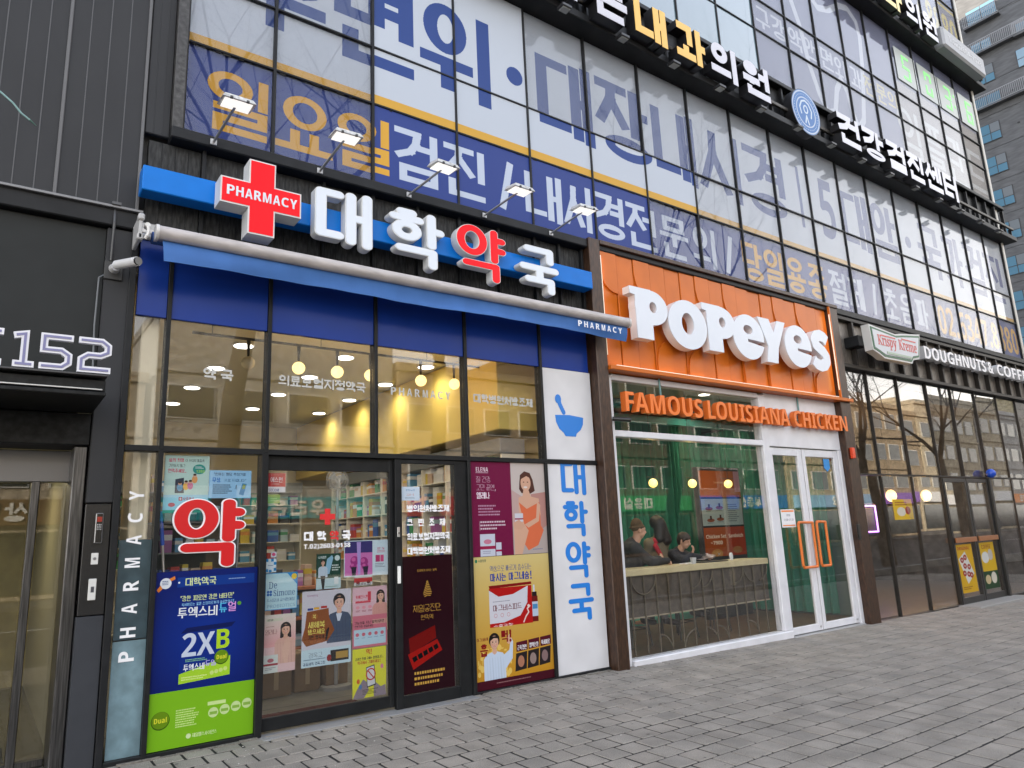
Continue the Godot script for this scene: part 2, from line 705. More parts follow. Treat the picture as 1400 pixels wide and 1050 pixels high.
# a solid Latin text fitted to a box, as a mesh in the xy plane
func latin_mesh(s: String, w: float, h: float, depth: float, font: Font) -> Mesh:
	var tm := TextMesh.new()
	tm.font = font
	tm.font_size = 64
	tm.pixel_size = 1.0 / 64.0
	tm.depth = 1.0
	tm.curve_step = 1.5
	tm.text = s
	var arr := tm.get_mesh_arrays()
	var vs: PackedVector3Array = arr[Mesh.ARRAY_VERTEX]
	var lo := vs[0]
	var hi := vs[0]
	for p in vs:
		lo = lo.min(p)
		hi = hi.max(p)
	var sc := Vector3(w / (hi.x - lo.x), h / (hi.y - lo.y), depth / maxf(hi.z - lo.z, 1e-6))
	for i in vs.size():
		vs[i] = (vs[i] - lo) * sc
	arr[Mesh.ARRAY_VERTEX] = vs
	var m := ArrayMesh.new()
	m.add_surface_from_arrays(Mesh.PRIMITIVE_TRIANGLES, arr)
	return m

# ---------------------------------------------------------------- print: drawing into pictures
func fill_loops(im: Image, loops: Array, col: Color) -> void:
	var y0 := 1e9
	var y1 := -1e9
	for lp in loops:
		for p in lp:
			y0 = minf(y0, p.y)
			y1 = maxf(y1, p.y)
	var W := im.get_width()
	for yy in range(maxi(0, int(floor(y0))), mini(im.get_height() - 1, int(ceil(y1))) + 1):
		var yc := yy + 0.5
		var xs := []
		for lp in loops:
			var k: int = lp.size()
			for i in k:
				var a: Vector2 = lp[i]
				var b: Vector2 = lp[(i + 1) % k]
				if (a.y <= yc) != (b.y <= yc):
					xs.append(a.x + (yc - a.y) * (b.x - a.x) / (b.y - a.y))
		xs.sort()
		for i in xs.size() / 2:
			var xa := clampi(int(round(xs[i * 2])), 0, W)
			var xb := clampi(int(round(xs[i * 2 + 1])), 0, W)
			if xb > xa:
				im.fill_rect(Rect2i(xa, yy, xb - xa, 1), col)

func fill_tri(im: Image, a: Vector2, b: Vector2, c: Vector2, col: Color) -> void:
	fill_loops(im, [[a, b, c]], col)

func rect(im: Image, x: float, y: float, w: float, h: float, col: Color) -> void:
	im.fill_rect(Rect2i(int(round(x)), int(round(y)), int(round(w)), int(round(h))), col)

func oval(im: Image, cx: float, cy: float, rx: float, ry: float, col: Color) -> void:
	fill_loops(im, [ring_loop(Vector2(cx, cy), Vector2(rx, ry), 32)], col)

func poly(im: Image, pts: Array, col: Color) -> void:
	var l := PackedVector2Array()
	for i in pts.size() / 2:
		l.append(Vector2(pts[i * 2], pts[i * 2 + 1]))
	fill_loops(im, [l], col)

func stroke_seg(im: Image, a: Vector2, b: Vector2, t: float, col: Color, ext := true) -> void:
	var d := b - a
	if d.length() < 1e-4:
		return
	d = d.normalized()
	var n := Vector2(-d.y, d.x) * t * 0.5
	if ext:
		a -= d * t * 0.5
		b += d * t * 0.5
	fill_loops(im, [[a + n, b + n, b - n, a - n]], col)

func curve(im: Image, pts: Array, t: float, col: Color) -> void:
	for i in pts.size() / 2 - 1:
		var a := Vector2(pts[i * 2], pts[i * 2 + 1])
		var b := Vector2(pts[i * 2 + 2], pts[i * 2 + 3])
		stroke_seg(im, a, b, t, col, false)
		oval(im, b.x, b.y, t * 0.5, t * 0.5, col)

# one syllable in a box of the picture (y down, top left corner given)
func draw_syllable(im: Image, ch: String, x: float, y: float, w: float, h: float, t: float, col: Color, flat := 0.73) -> void:
	var down := func(lp: Array) -> PackedVector2Array:
		var o := PackedVector2Array()
		for p in lp:
			o.append(Vector2(p.x, y + h - p.y * flat))
		return o
	for s in syllable(ch, x, 0.0, w, h / flat, t):
		if s is Dictionary:
			fill_loops(im, [down.call(Array(ring_loop(s.c, s.r + Vector2(t, t) * 0.5))), down.call(Array(ring_loop(s.c, (s.r - Vector2(t, t) * 0.5).max(Vector2.ZERO))))], col)
		else:
			var pl: PackedVector2Array = s
			for i in pl.size() - 1:
				var d := (pl[i + 1] - pl[i]).normalized() * t * 0.5
				var n := Vector2(-d.y, d.x)
				fill_loops(im, [down.call([pl[i] - d + n, pl[i + 1] + d + n, pl[i + 1] + d - n, pl[i] - d - n])], col)

func is_korean(ch: String) -> bool:
	var c := ch.unicode_at(0)
	return c >= 0xAC00 and c <= 0xD7A3

# mixed line of text: x, y = top left of the capitals, h = height; returns its width; fit > 0 squeezes it to that width
func write(im: Image, s: String, x: float, y: float, h: float, col: Color, weight := 0.13, asp := 0.9, fit := 0.0, font: Font = null) -> float:
	if font == null:
		font = bold if weight > 0.1 else slim
	var total := 0.0
	for ch in s:
		total += advance(ch, h, asp, font)
	var k := fit / total if fit > 0.0 else 1.0
	var at := x
	for ch in s:
		var a := advance(ch, h, asp, font) * k
		if is_korean(ch):
			draw_syllable(im, ch, at, y, a * 0.92, h, maxf(weight * h, 1.0), col)
		elif ch != " ":
			var tr := latin_tris(ch, font)
			var e := h / 0.714
			for i in tr.size() / 3:
				fill_tri(im, Vector2(at + tr[i * 3].x * e * k, y + h - tr[i * 3].y * e), Vector2(at + tr[i * 3 + 1].x * e * k, y + h - tr[i * 3 + 1].y * e), Vector2(at + tr[i * 3 + 2].x * e * k, y + h - tr[i * 3 + 2].y * e), col)
		at += a
	return at - x

func advance(ch: String, h: float, asp: float, font: Font) -> float:
	if is_korean(ch):
		return h * asp
	if ch == " ":
		return h * 0.35
	return font.get_string_size(ch, HORIZONTAL_ALIGNMENT_LEFT, -1, 64).x / 64.0 * h / 0.714

# lines of print too small to read
func tiny(im: Image, x: float, y: float, w: float, h: float, rows: int, col: Color, seed_ := 1) -> void:
	var r := RandomNumberGenerator.new()
	r.seed = seed_
	var step := h / rows
	for i in rows:
		var at := x
		var stop := x + w * r.randf_range(0.6, 1.0)
		while at < stop:
			var k := r.randf_range(0.5, 1.0) * step * 0.6
			rect(im, at, y + i * step, maxf(k, 1.0), maxf(step * 0.5, 1.0), col)
			at += k + maxf(step * 0.18, 1.0)

# Korean letters as a solid: one mesh from z = 0 to depth, lower left corner at the origin
func korean_mesh(ch: String, w: float, h: float, t: float, depth: float, round_ends := false, flat := 1.0, pen := 0.0) -> ArrayMesh:
	# flat < 1: lying strokes thinner than upright ones; pen: a thinner pen on the same lines
	var b := Build.new()
	var shapes := outlines(syllable(ch, 0.0, 0.0, w, h / flat, t, flat < 1.0), pen if pen > 0.0 else t, round_ends)
	if flat < 1.0:
		for s in shapes:
			for i in s.t.size():
				s.t[i].y *= flat
			for lp in s.loops:
				for i in lp.size():
					lp[i].y *= flat
	b.slab(shapes, 0.0, depth)
	return b.done()

# ---------------------------------------------------------------- ground
func gy(x: float, z: float) -> float:
	return -0.011 * maxf(0.0, x - 5.0) - 0.02 * maxf(z, 0.0)

func build_ground() -> void:
	var soil := MT("bedding", 0.016, 0.0145, 0.013, 0.95, "speck", Vector3(1.3, 1.3, 1.3))
	var land := bx(self, "ground", -400, 500, -1.2, -0.62, -500, 400, MT("far_ground", 0.12, 0.12, 0.115, 0.95, "blotch", Vector3(0.05, 0.05, 0.05)), 0.0)
	structure(land)
	# pavement: bedding sheet with slope, blocks on top
	var pave := Node3D.new()
	pave.name = "pavement"
	add_child(pave)
	structure(pave)
	var b := Build.new()
	var xs := [-40.0, 5.0, 24.0, 60.0, 140.0]
	for i in xs.size() - 1:
		var x0: float = xs[i]
		var x1: float = xs[i + 1]
		var zz := [-0.2, 0.0, 7.3]
		for j in 2:
			b.flat(Vector3(x0, gy(x0, zz[j]) - 0.0055, zz[j]), Vector3(x1, gy(x1, zz[j]) - 0.0055, zz[j]), Vector3(x1, gy(x1, zz[j + 1]) - 0.0055, zz[j + 1]), Vector3.UP)
			b.flat(Vector3(x0, gy(x0, zz[j]) - 0.0055, zz[j]), Vector3(x1, gy(x1, zz[j + 1]) - 0.0055, zz[j + 1]), Vector3(x0, gy(x0, zz[j + 1]) - 0.0055, zz[j + 1]), Vector3.UP)
	put(pave, "bedding", b.done(), soil)
	# concrete blocks in rows along the shop fronts, every other row shifted by half a block
	var tones := [[0.272, 0.255, 0.235], [0.265, 0.249, 0.230], [0.278, 0.260, 0.239], [0.256, 0.241, 0.224], [0.276, 0.256, 0.235], [0.268, 0.253, 0.236], [0.282, 0.264, 0.244]]
	var bm := []
	for i in tones.size():
		bm.append(MT("block%d" % i, tones[i][0] * 2.34, tones[i][1] * 2.26, tones[i][2] * 2.12, 0.9, "speck", Vector3.ONE * (0.62 + 0.06 * i)))
		bm[i].detail_enabled = true
		bm[i].detail_albedo = tex["stain"]
		bm[i].detail_blend_mode = BaseMaterial3D.BLEND_MODE_MUL
		bm[i].detail_uv_layer = BaseMaterial3D.DETAIL_UV_2
		bm[i].uv2_triplanar = true
		bm[i].uv2_world_triplanar = true
		bm[i].uv2_scale = Vector3.ONE * 0.27
	var P := 0.225
	var shapes := []
	for i in 4:
		var q := Build.new()
		q.box(Vector3(-0.1065, -0.05, -0.1065), Vector3(0.1065, 0.0, 0.1065), 0.006 + 0.0015 * i)
		shapes.append(q.done())
	var cam: Camera3D = get_node("camera")
	var spots := []
	var r := RandomNumberGenerator.new()
	r.seed = 11
	for row in 31:
		var z := 0.115 + row * P
		var drift := r.randf_range(-0.006, 0.006)
		for k in range(-14, 120):
			var x := (k + (0.5 if row % 2 else 0.0)) * P + drift + r.randf_range(-0.0025, 0.0025)
			var slope := Vector3(-0.011 if x > 5.0 else 0.0, 0.0, -0.02)
			var at := Vector3(x, gy(x, z) + r.randf_range(-0.002, 0.002), z)
			var bs := Basis.from_euler(Vector3(-slope.z + r.randf_range(-0.005, 0.005), r.randf_range(-0.006, 0.006), slope.x + r.randf_range(-0.005, 0.005)))
			var c := cam.transform.affine_inverse() * at
			var seen := c.z < -0.3 and absf(c.x / c.z) < 0.73 and absf(c.y / c.z) < 0.55
			spots.append([at, bs, c.length() if seen else 1000.0 + c.length(), r.randi_range(0, 3), r.randi_range(0, 6)])
	spots.sort_custom(func(a, d): return a[2] < d[2])
	for i in 300:
		var s: Array = spots[i]
		put(pave, "paving_block", shapes[s[3]], bm[s[4]], s[0], s[1])
	for k in 7:
		var mm := MultiMesh.new()
		mm.transform_format = MultiMesh.TRANSFORM_3D
		mm.mesh = shapes[k % 4]
		var mine := []
		for i in range(300, spots.size()):
			if spots[i][4] == k:
				mine.append(spots[i])
		mm.instance_count = mine.size()
		for i in mine.size():
			mm.set_instance_transform(i, Transform3D(mine[i][1], mine[i][0]))
		var mi := MultiMeshInstance3D.new()
		mi.name = "paving_blocks"
		mi.multimesh = mm
		mi.material_override = bm[k]
		mi.set_meta("kind", "stuff")
		pave.add_child(mi, true)
	# grit and bits of litter between the blocks near the shop fronts
	var gr := Build.new()
	for i in 260:
		var x := r.randf_range(1.0, 16.0)
		var z := absf(r.randfn(0.0, 0.5)) + 0.02
		var s := r.randf_range(0.002, 0.006)
		gr.box(Vector3(x, gy(x, z), z) - Vector3(s, 0.0, s * r.randf_range(0.4, 1.0)), Vector3(x, gy(x, z) + s * 0.7, z) + Vector3(s, 0.0, s * 0.6))
	var go := put(self, "grit", gr.done(), M("grit", 0.42, 0.40, 0.37, 0.9))
	tag(go, "small grit and litter bits lying on the paving by the shop fronts", "grit")
	go.set_meta("kind", "stuff")
	# flattened chewing gum and dark drips
	var gum := Build.new()
	for i in 90:
		var x := r.randf_range(1.0, 14.0)
		var z := r.randf_range(0.2, 5.0)
		var s := r.randf_range(0.008, 0.02)
		for j in 9:
			var a0 := TAU * j / 9
			var a1 := TAU * (j + 1) / 9
			var c := Vector3(x, gy(x, z) + 0.004, z)
			gum.flat(c, c + Vector3(cos(a0) * s, -0.002, sin(a0) * s * 0.8), c + Vector3(cos(a1) * s, -0.002, sin(a1) * s * 0.8), Vector3.UP)
	var gu := put(self, "chewing_gum", gum.done(), M("gum", 0.07, 0.065, 0.06, 0.8))
	tag(gu, "dark flattened chewing gum spots stuck to the paving", "gum")
	gu.set_meta("kind", "stuff")
	# uneven mortar line where the shop fronts meet the paving
	var mo := Build.new()
	var mx := 1.0
	while mx < 6.1:
		var w := r.randf_range(0.05, 0.22)
		if mx + w < 2.1 or mx > 4.3:
			var d := r.randf_range(0.035, 0.06)
			mo.box(Vector3(mx, gy(mx, 0) - 0.03, 0.02), Vector3(mx + w, gy(mx, 0) + r.randf_range(0.004, 0.012), d + 0.02), 0.004)
		mx += w
	var mm_ := put(self, "mortar_line", mo.done(), MT("mortar", 0.22, 0.2, 0.17, 0.95, "blotch", Vector3(2, 2, 2)))
	tag(mm_, "thin uneven mortar line along the foot of the shop fronts", "mortar")
	mm_.set_meta("kind", "stuff")
	# kerb and road behind the camera, seen only in the glass
	structure(bx(self, "kerb", -40, 140, -0.6, -0.17, 7.3, 7.5, MT("kerb_stone", 0.3, 0.3, 0.29, 0.8, "fine", Vector3(1, 1, 1)), 0.012))
	structure(bx(self, "road", -40, 160, -0.61, -0.32, 7.5, 26.0, MT("asphalt", 0.05, 0.05, 0.052, 0.9, "speck", Vector3(0.7, 0.7, 0.7)), 0.0))
	var paint := M("road_paint", 0.7, 0.7, 0.68, 0.7)
	for i in 14:
		var mk := bx(self, "lane_marking", -20.0 + i * 10.0, -17.0 + i * 10.0, -0.319, -0.316, 16.6, 16.75, paint, 0.0)
		structure(mk)
	structure(bx(self, "far_pavement", -40, 160, -0.6, -0.17, 26.0, 30.2, MT("far_paving", 0.22, 0.21, 0.2, 0.9, "speck", Vector3(1, 1, 1)), 0.0))

# ---------------------------------------------------------------- the other side of the street, mirrored in the glass
func build_street_behind() -> void:
	var r := RandomNumberGenerator.new()
	r.seed = 21
	var dark := M("far_glass", 0.03, 0.04, 0.045, 0.08)
	dark.metallic_specular = 0.6
	var looks := [
		["cream tiled", 0.66, 0.56, 0.42], ["pale grey", 0.6, 0.58, 0.54], ["tan brick", 0.55, 0.43, 0.3], ["brown brick", 0.2, 0.14, 0.1], ["dull grey", 0.22, 0.21, 0.2],
		["sand coloured", 0.68, 0.57, 0.38], ["light brown", 0.55, 0.43, 0.29], ["cream plastered", 0.72, 0.62, 0.45], ["grey panel", 0.55, 0.54, 0.52], ["yellowish", 0.7, 0.6, 0.38]]
	var at := -8.0
	var hs := [9.5, 13.0, 11.5, 14.5, 12.0, 16.0, 13.5, 15.0, 14.0, 17.0]
	var ws := [14.0, 13.0, 12.0, 13.5, 12.5, 14.0, 13.0, 15.0, 16.0, 18.0]
	for i in 10:
		var w: float = ws[i]
		var h: float = hs[i]
		var L: Array = looks[i]
		var wm := MT("far_wall%d" % i, L[1], L[2], L[3], 0.85, "blotch", Vector3(0.2, 0.2, 0.2))
		var o := thing("street_building", L[0] + " block across the road, mirrored in the glass, " + ["with a brown sign", "with a teal sign", "with a red sign", "with a green sign", "with a blue sign", "with a pale blue sign", "with a purple sign", "with a white sign", "with an orange sign", "with a yellow sign"][i], "building", Vector3(at + w * 0.5, -0.17, 30.2), "buildings across the road")
		bx(o, "wall", at, at + w - 0.3, -0.17, h, 30.2, 42.0, wm, 0.05)
		bx(o, "parapet", at - 0.1, at + w - 0.2, h, h + 0.5, 30.0, 42.1, wm, 0.03)
		var fl := 1
		var y := 4.6
		while y + 2.2 < h:
			var n := int(w / 3.0)
			for k in n:
				var x := at + 0.6 + k * (w - 1.2) / n
				var f := bx(o, "window", x, x + (w - 1.2) / n - 0.7, y, y + 1.7, 30.12, 30.24, M("far_frame", 0.6, 0.6, 0.58, 0.6), 0.01)
				bx(f, "pane", x + 0.08, x + (w - 1.2) / n - 0.78, y + 0.08, y + 1.62, 30.09, 30.115, dark, 0.0)
			bx(o, "ledge", at, at + w - 0.3, y + 2.3, y + 2.45, 30.02, 30.19, wm, 0.01)
			y += 3.3
			fl += 1
		bx(o, "shop_window", at + 0.4, at + w - 0.8, 0.1, 2.7, 30.1, 30.19, dark, 0.0)
		var cols := [[0.2, 0.12, 0.05], [0.02, 0.35, 0.4], [0.6, 0.03, 0.03], [0.05, 0.35, 0.1], [0.02, 0.12, 0.5], [0.3, 0.5, 0.75], [0.25, 0.1, 0.5], [0.8, 0.8, 0.8], [0.8, 0.25, 0.03], [0.8, 0.6, 0.05]]
		var cc: Array = cols[i]
		var sb := bx(o, "sign_board", at + 0.5, at + w - 0.9, 3.0, 4.1, 29.85, 30.19, M("far_sign%d" % i, cc[0], cc[1], cc[2], 0.5), 0.02)
		var words := ["상남한의원", "우리은행", "치과", "미용실", "부동산", "식당", "안경", "학원", "꽃집", "서점"]
		var txt: String = words[i]
		for k in txt.length():
			var lm := korean_mesh(txt[k], 0.8, 0.8, 0.13, 0.05)
			put(sb, "letter", lm, M("far_letter", 0.85, 0.83, 0.75, 0.5), Vector3(at + w * 0.5 + txt.length() * 0.5 - k * 1.0, 3.15, 29.84), Basis(Vector3.UP, PI))
		at += w
	# bare plane trees along the near kerb
	var bark := MT("bark", 0.09, 0.075, 0.06, 0.9, "blotch", Vector3(1.5, 0.6, 1.5))
	var spots := [[3.9, 8.35, 19.0, 0.27], [16.4, 8.4, 18.0, 0.24], [29.5, 8.4, 13.0, 0.24], [37.5, 8.4, 13.0, 0.26], [8.2, 8.5, 18.0, 0.24], [46.0, 27.4, 12.0, 0.22]]
	var lab := ["leaning bare plane tree at the kerb opposite the pharmacy", "bare plane tree at the kerb opposite the chicken restaurant", "bare street tree at the kerb beside the doughnut shop", "forked bare street tree at the kerb past the doughnut shop", "bare plane tree at the kerb between pharmacy and restaurant", "bare tree on the far pavement down the road"]
	for i in spots.size():
		var s: Array = spots[i]
		var o := thing("bare_tree", lab[i], "tree", Vector3(s[0], -0.2, s[1]), "bare street trees")
		var tb := Build.new()
		var cb := Build.new()
		r.seed = 50 + i
		grow(tb, cb, r, Vector3(s[0], -0.2, s[1]), Vector3(-0.10 if i == 0 else r.randf_range(-0.06, 0.06), 1, 0.03).normalized(), s[2] * 0.34, s[3], 0)
		put(o, "trunk", tb.done(), bark)
		put(o, "crown", cb.done(), bark)
	# a lamp post whose reflection crosses the restaurant glass
	var lp := thing("street_lamp_post", "thin pale lamp post at the kerb opposite the restaurant window", "lamp post", Vector3(19.5, -0.2, 8.2))
	var q := Build.new()
	q.bar(Vector3(19.5, -0.2, 8.2), Vector3(19.5, 7.6, 8.2), 0.085, 0.05, 12)
	q.path([Vector3(19.5, 7.6, 8.2), Vector3(19.5, 7.9, 8.5), Vector3(19.5, 8.0, 9.4)], 0.04)
	put(lp, "post", q.done(), M("lamp_post", 0.55, 0.5, 0.4, 0.5))
	bx(lp, "lamp_head", 19.38, 19.62, 7.93, 8.05, 9.3, 9.9, M("lamp_head", 0.5, 0.5, 0.5, 0.5), 0.02)

func grow(tb: Build, cb: Build, r: RandomNumberGenerator, at: Vector3, dir: Vector3, length: float, rad: float, level: int) -> void:
	var steps := 4 if level < 2 else 3
	var p := at
	var d := dir
	var rr := rad
	var target: Build = tb if level == 0 else cb
	for i in steps:
		var nd := (d + Vector3(r.randfn(0, 0.10), r.randfn(0, 0.05) + (0.05 if level > 1 else 0.0), r.randfn(0, 0.10))).normalized()
		var np := p + nd * length / steps
		var nr := rr * (0.90 if level == 0 else 0.80)
		target.bar(p, np, rr, nr, 10 if level == 0 else (7 if level < 3 else 4), level < 2)
		if level > 0 and level < 5 and i > 0:
			var side := Vector3(r.randfn(0, 1), r.randfn(0.3, 0.6), r.randfn(0, 1)).normalized()
			grow(tb, cb, r, np, (nd * 0.7 + side * 0.75).normalized(), length * r.randf_range(0.5, 0.7), nr * 0.6, level + 1 if level < 3 else level + 2)
		p = np
		d = nd
		rr = nr
	if level < 5:
		var n := 3 if level == 0 else 2
		for k in n:
			var a := TAU * k / n + r.randf_range(-0.5, 0.5)
			var side := Vector3(cos(a), r.randf_range(0.2, 0.5), sin(a))
			grow(tb, cb, r, p, (d * 0.9 + side * 0.6).normalized(), length * r.randf_range(0.6, 0.85), rr * 0.72, level + 1)

# ---------------------------------------------------------------- the apartment tower at the end of the street
func build_tower() -> void:
	var o := thing("apartment_tower", "tall grey concrete apartment tower with blue windows behind the clinic building", "building", Vector3(70, -0.6, -10))
	var wall := MT("tower_wall", 0.125, 0.13, 0.14, 0.9, "cloud", Vector3(0.12, 0.5, 0.12))
	var X := 63.0
	var frame := M("tower_frame", 0.035, 0.037, 0.042, 0.5)
	var pane := M("tower_glass", 0.09, 0.20, 0.29, 0.04)
	pane.metallic_specular = 0.7
	var rail := M("tower_rail", 0.26, 0.27, 0.29, 0.5)
	# courses of panels, so that every storey shows its joint
	for k in 18:
		bx(o, "wall_course", X, X + 16, -0.6 + k * 2.82, -0.6 + k * 2.82 + 2.80, -24.0, 14.0, wall, 0.02)
	bx(o, "core", X + 0.05, X + 15.9, -0.6, 50.2, -23.9, 13.9, M("tower_joint", 0.1, 0.1, 0.105, 0.9), 0.0)
	bx(o, "parapet", X - 0.25, X + 16.2, 50.2, 51.2, -24.2, 14.2, wall, 0.03)
	var win := func(z0: float, z1: float, y0: float, y1: float, four: bool) -> void:
		var f := bx(o, "window", X - 0.06, X + 0.04, y0, y1, z0, z1, frame, 0.0)
		var m := (z0 + z1) * 0.5
		var ym := y0 + (y1 - y0) * 0.45
		for q in [[z0 + 0.05, m - 0.03], [m + 0.03, z1 - 0.05]]:
			bx(f, "pane", X - 0.075, X - 0.062, y0 + 0.05, (ym - 0.03) if four else (y1 - 0.05), q[0], q[1], pane, 0.0)
			if four:
				bx(f, "pane", X - 0.075, X - 0.062, ym + 0.03, y1 - 0.05, q[0], q[1], pane if q[0] < m - 0.2 else M("tower_glass_grey", 0.16, 0.18, 0.2, 0.06), 0.0)
	# storeys with pairs of windows, counted from the ground
	for k in 14:
		var top := 32.55 - 2.82 * (k - 2)
		if k < 2:
			continue
		win.call(-12.8, -11.35, top - 1.53, top, true)
		win.call(-7.4, -5.9, top - 1.53, top, true)
		win.call(0.0, 1.5, top - 1.53, top, true)
	win.call(-12.4, -11.0, 36.0, 37.55, true)
	win.call(-9.4, -7.9, 36.0, 37.55, true)
	# balconies with railings
	var balcony := func(z0: float, z1: float, y0: float, y1: float, gz0: float, gz1: float) -> void:
		bx(o, "balcony_slab", X - 0.5, X - 0.002, y0 - 0.12, y0, z0, z1, wall, 0.01)
		win.call(gz0, gz1, y0 + 0.05, y1, false)
		var rb := Build.new()
		rb.box(Vector3(X - 0.49, y0 + 1.0, z0), Vector3(X - 0.45, y0 + 1.05, z1))
		rb.box(Vector3(X - 0.49, y0 + 0.06, z0), Vector3(X - 0.45, y0 + 0.1, z1))
		var z := z0
		while z < z1:
			rb.box(Vector3(X - 0.482, y0 + 0.1, z), Vector3(X - 0.458, y0 + 1.0, z + 0.03))
			z += 0.13
		put(o, "railing", rb.done(), rail)
	balcony.call(-12.9, -8.4, 33.9, 35.0, -12.8, -10.9)
	balcony.call(-12.4, -5.0, 38.7, 39.8, -12.3, -10.8)
	balcony.call(-9.2, -4.0, 38.6, 39.7, -9.1, -7.6)
	balcony.call(-12.4, -9.8, 41.3, 42.9, -12.2, -10.0)
	# vent caps
	for k in 9:
		for z in [-10.2, -9.4]:
			bx(o, "vent_cap", X - 0.06, X - 0.002, 34.2 - k * 2.82 + (0.25 if z < -10.0 else 0.0), 34.32 - k * 2.82 + (0.25 if z < -10.0 else 0.0), z, z + 0.16, frame, 0.01)
	# the block behind our building that keeps the low sun off the tower's lower floors
	var n := thing("rear_block", "plain concrete block rising behind the clinic building, hidden from the street", "building", Vector3(44, -0.6, -30))
	bx(n, "wall", 40, 48, -0.6, 48.2, -48, -16, wall, 0.02)

# ---------------------------------------------------------------- the clinic building
const MULL := [1.21, 2.07, 3.19, 4.31, 5.45, 6.57, 7.69, 8.84, 9.98, 11.14, 12.28, 13.4, 14.56, 15.72, 16.9, 18.08, 19.24, 20.42, 21.6]

func film_base(im: Image, k: float, x0: float, y1: float) -> void:
	# colours as printed
	var white := Color(0.84, 0.855, 0.88)
	var yellow := Color(0.93, 0.70, 0.22)
	var blue := Color(0.14, 0.25, 0.56)
	im.fill(white)
	rect(im, 0, (y1 - 6.65) * k, im.get_width(), 0.13 * k, yellow)
	rect(im, 0, (y1 - 6.52) * k, im.get_width(), 1.2 * k, blue)

func film_word(im: Image, k: float, x0: float, y1: float, ch: String, a: float, b: float, lo: float, hi: float, t: float, col: Color) -> void:
	if is_korean(ch):
		draw_syllable(im, ch, (a - x0) * k, (y1 - hi) * k, (b - a) * k, (hi - lo) * k, t * k, col)
	elif ch == "/":
		stroke_seg(im, Vector2((a - x0) * k, (y1 - lo) * k), Vector2((b - x0) * k, (y1 - hi) * k), t * k, col, false)
	elif ch == "|":
		rect(im, (a - x0) * k, (y1 - hi) * k, (b - a) * k, (hi - lo) * k, col)
	elif ch == "·":
		oval(im, ((a + b) * 0.5 - x0) * k, (y1 - (lo + hi) * 0.5) * k, (b - a) * 0.5 * k, (b - a) * 0.5 * k, col)
	else:
		write(im, ch, (a - x0) * k, (y1 - hi) * k, (hi - lo) * k, col, 0.13, 0.9, (b - a) * k)

const ROW1 := [["수", 1.5, 2.63], ["면", 2.73, 3.73], ["위", 3.82, 4.86], ["대", 5.66, 6.69], ["장", 6.78, 7.88], ["내", 7.97, 8.98], ["시", 9.06, 10.16], ["경", 10.3, 11.5], ["대", 13.42, 14.5], ["암", 14.62, 15.66], ["국", 16.66, 17.82], ["가", 17.95, 18.95], ["검", 19.1, 20.15], ["진", 20.28, 21.3]]
const ROW2 := [["일", 1.42, 2.02, 1], ["요", 2.1, 2.73, 1], ["일", 2.78, 3.39, 1], ["검", 3.46, 4.03, 0], ["진", 4.12, 4.71, 0], ["/", 4.97, 5.12, 0], ["내", 5.34, 5.97, 0], ["시", 6.0, 6.5, 0], ["경", 6.56, 7.14, 0], ["전", 7.2, 7.84, 0], ["문", 7.93, 8.58, 0], ["의", 8.68, 9.25, 0], ["/", 9.52, 9.67, 0], ["당", 9.94, 10.5, 1], ["일", 10.56, 11.1, 1], ["용", 11.2, 11.8, 1], ["종", 11.88, 12.5, 1], ["절", 12.62, 13.2, 0], ["제", 13.3, 13.85, 0], ["/", 14.22, 14.32, 0], ["초", 14.62, 15.24, 0], ["음", 15.32, 15.92, 0], ["파", 16.02, 16.58, 0], ["02.6347.8880", 17.05, 21.58, 1]]

func second_floor_film(x0: float, x1: float) -> Image:
	var W := 2048
	var k := W / (x1 - x0)
	var y1 := 8.80
	var im := Image.create(W, int(3.34 * k), false, Image.FORMAT_RGB8)
	film_base(im, k, x0, y1)
	var ink := Color(0.12, 0.27, 0.56)
	for w in ROW1:
		film_word(im, k, x0, y1, w[0], w[1], w[2], 7.02, 8.28, 0.2, ink)
	for c in [5.26, 16.2]:
		oval(im, (c - x0) * k, (y1 - 7.66) * k, 0.135 * k, 0.135 * k, ink)
	film_word(im, k, x0, y1, "|", 11.95, 12.04, 7.05, 8.3, 0.1, ink)
	film_word(im, k, x0, y1, "5", 12.62, 13.22, 7.04, 8.26, 0.19, ink)
	for w in ROW2:
		var c := Color(0.95, 0.70, 0.20) if w[3] == 1 else Color(0.84, 0.87, 0.92)
		film_word(im, k, x0, y1, w[0], w[1], w[2], 5.67, 6.34, 0.104, c)
	return im

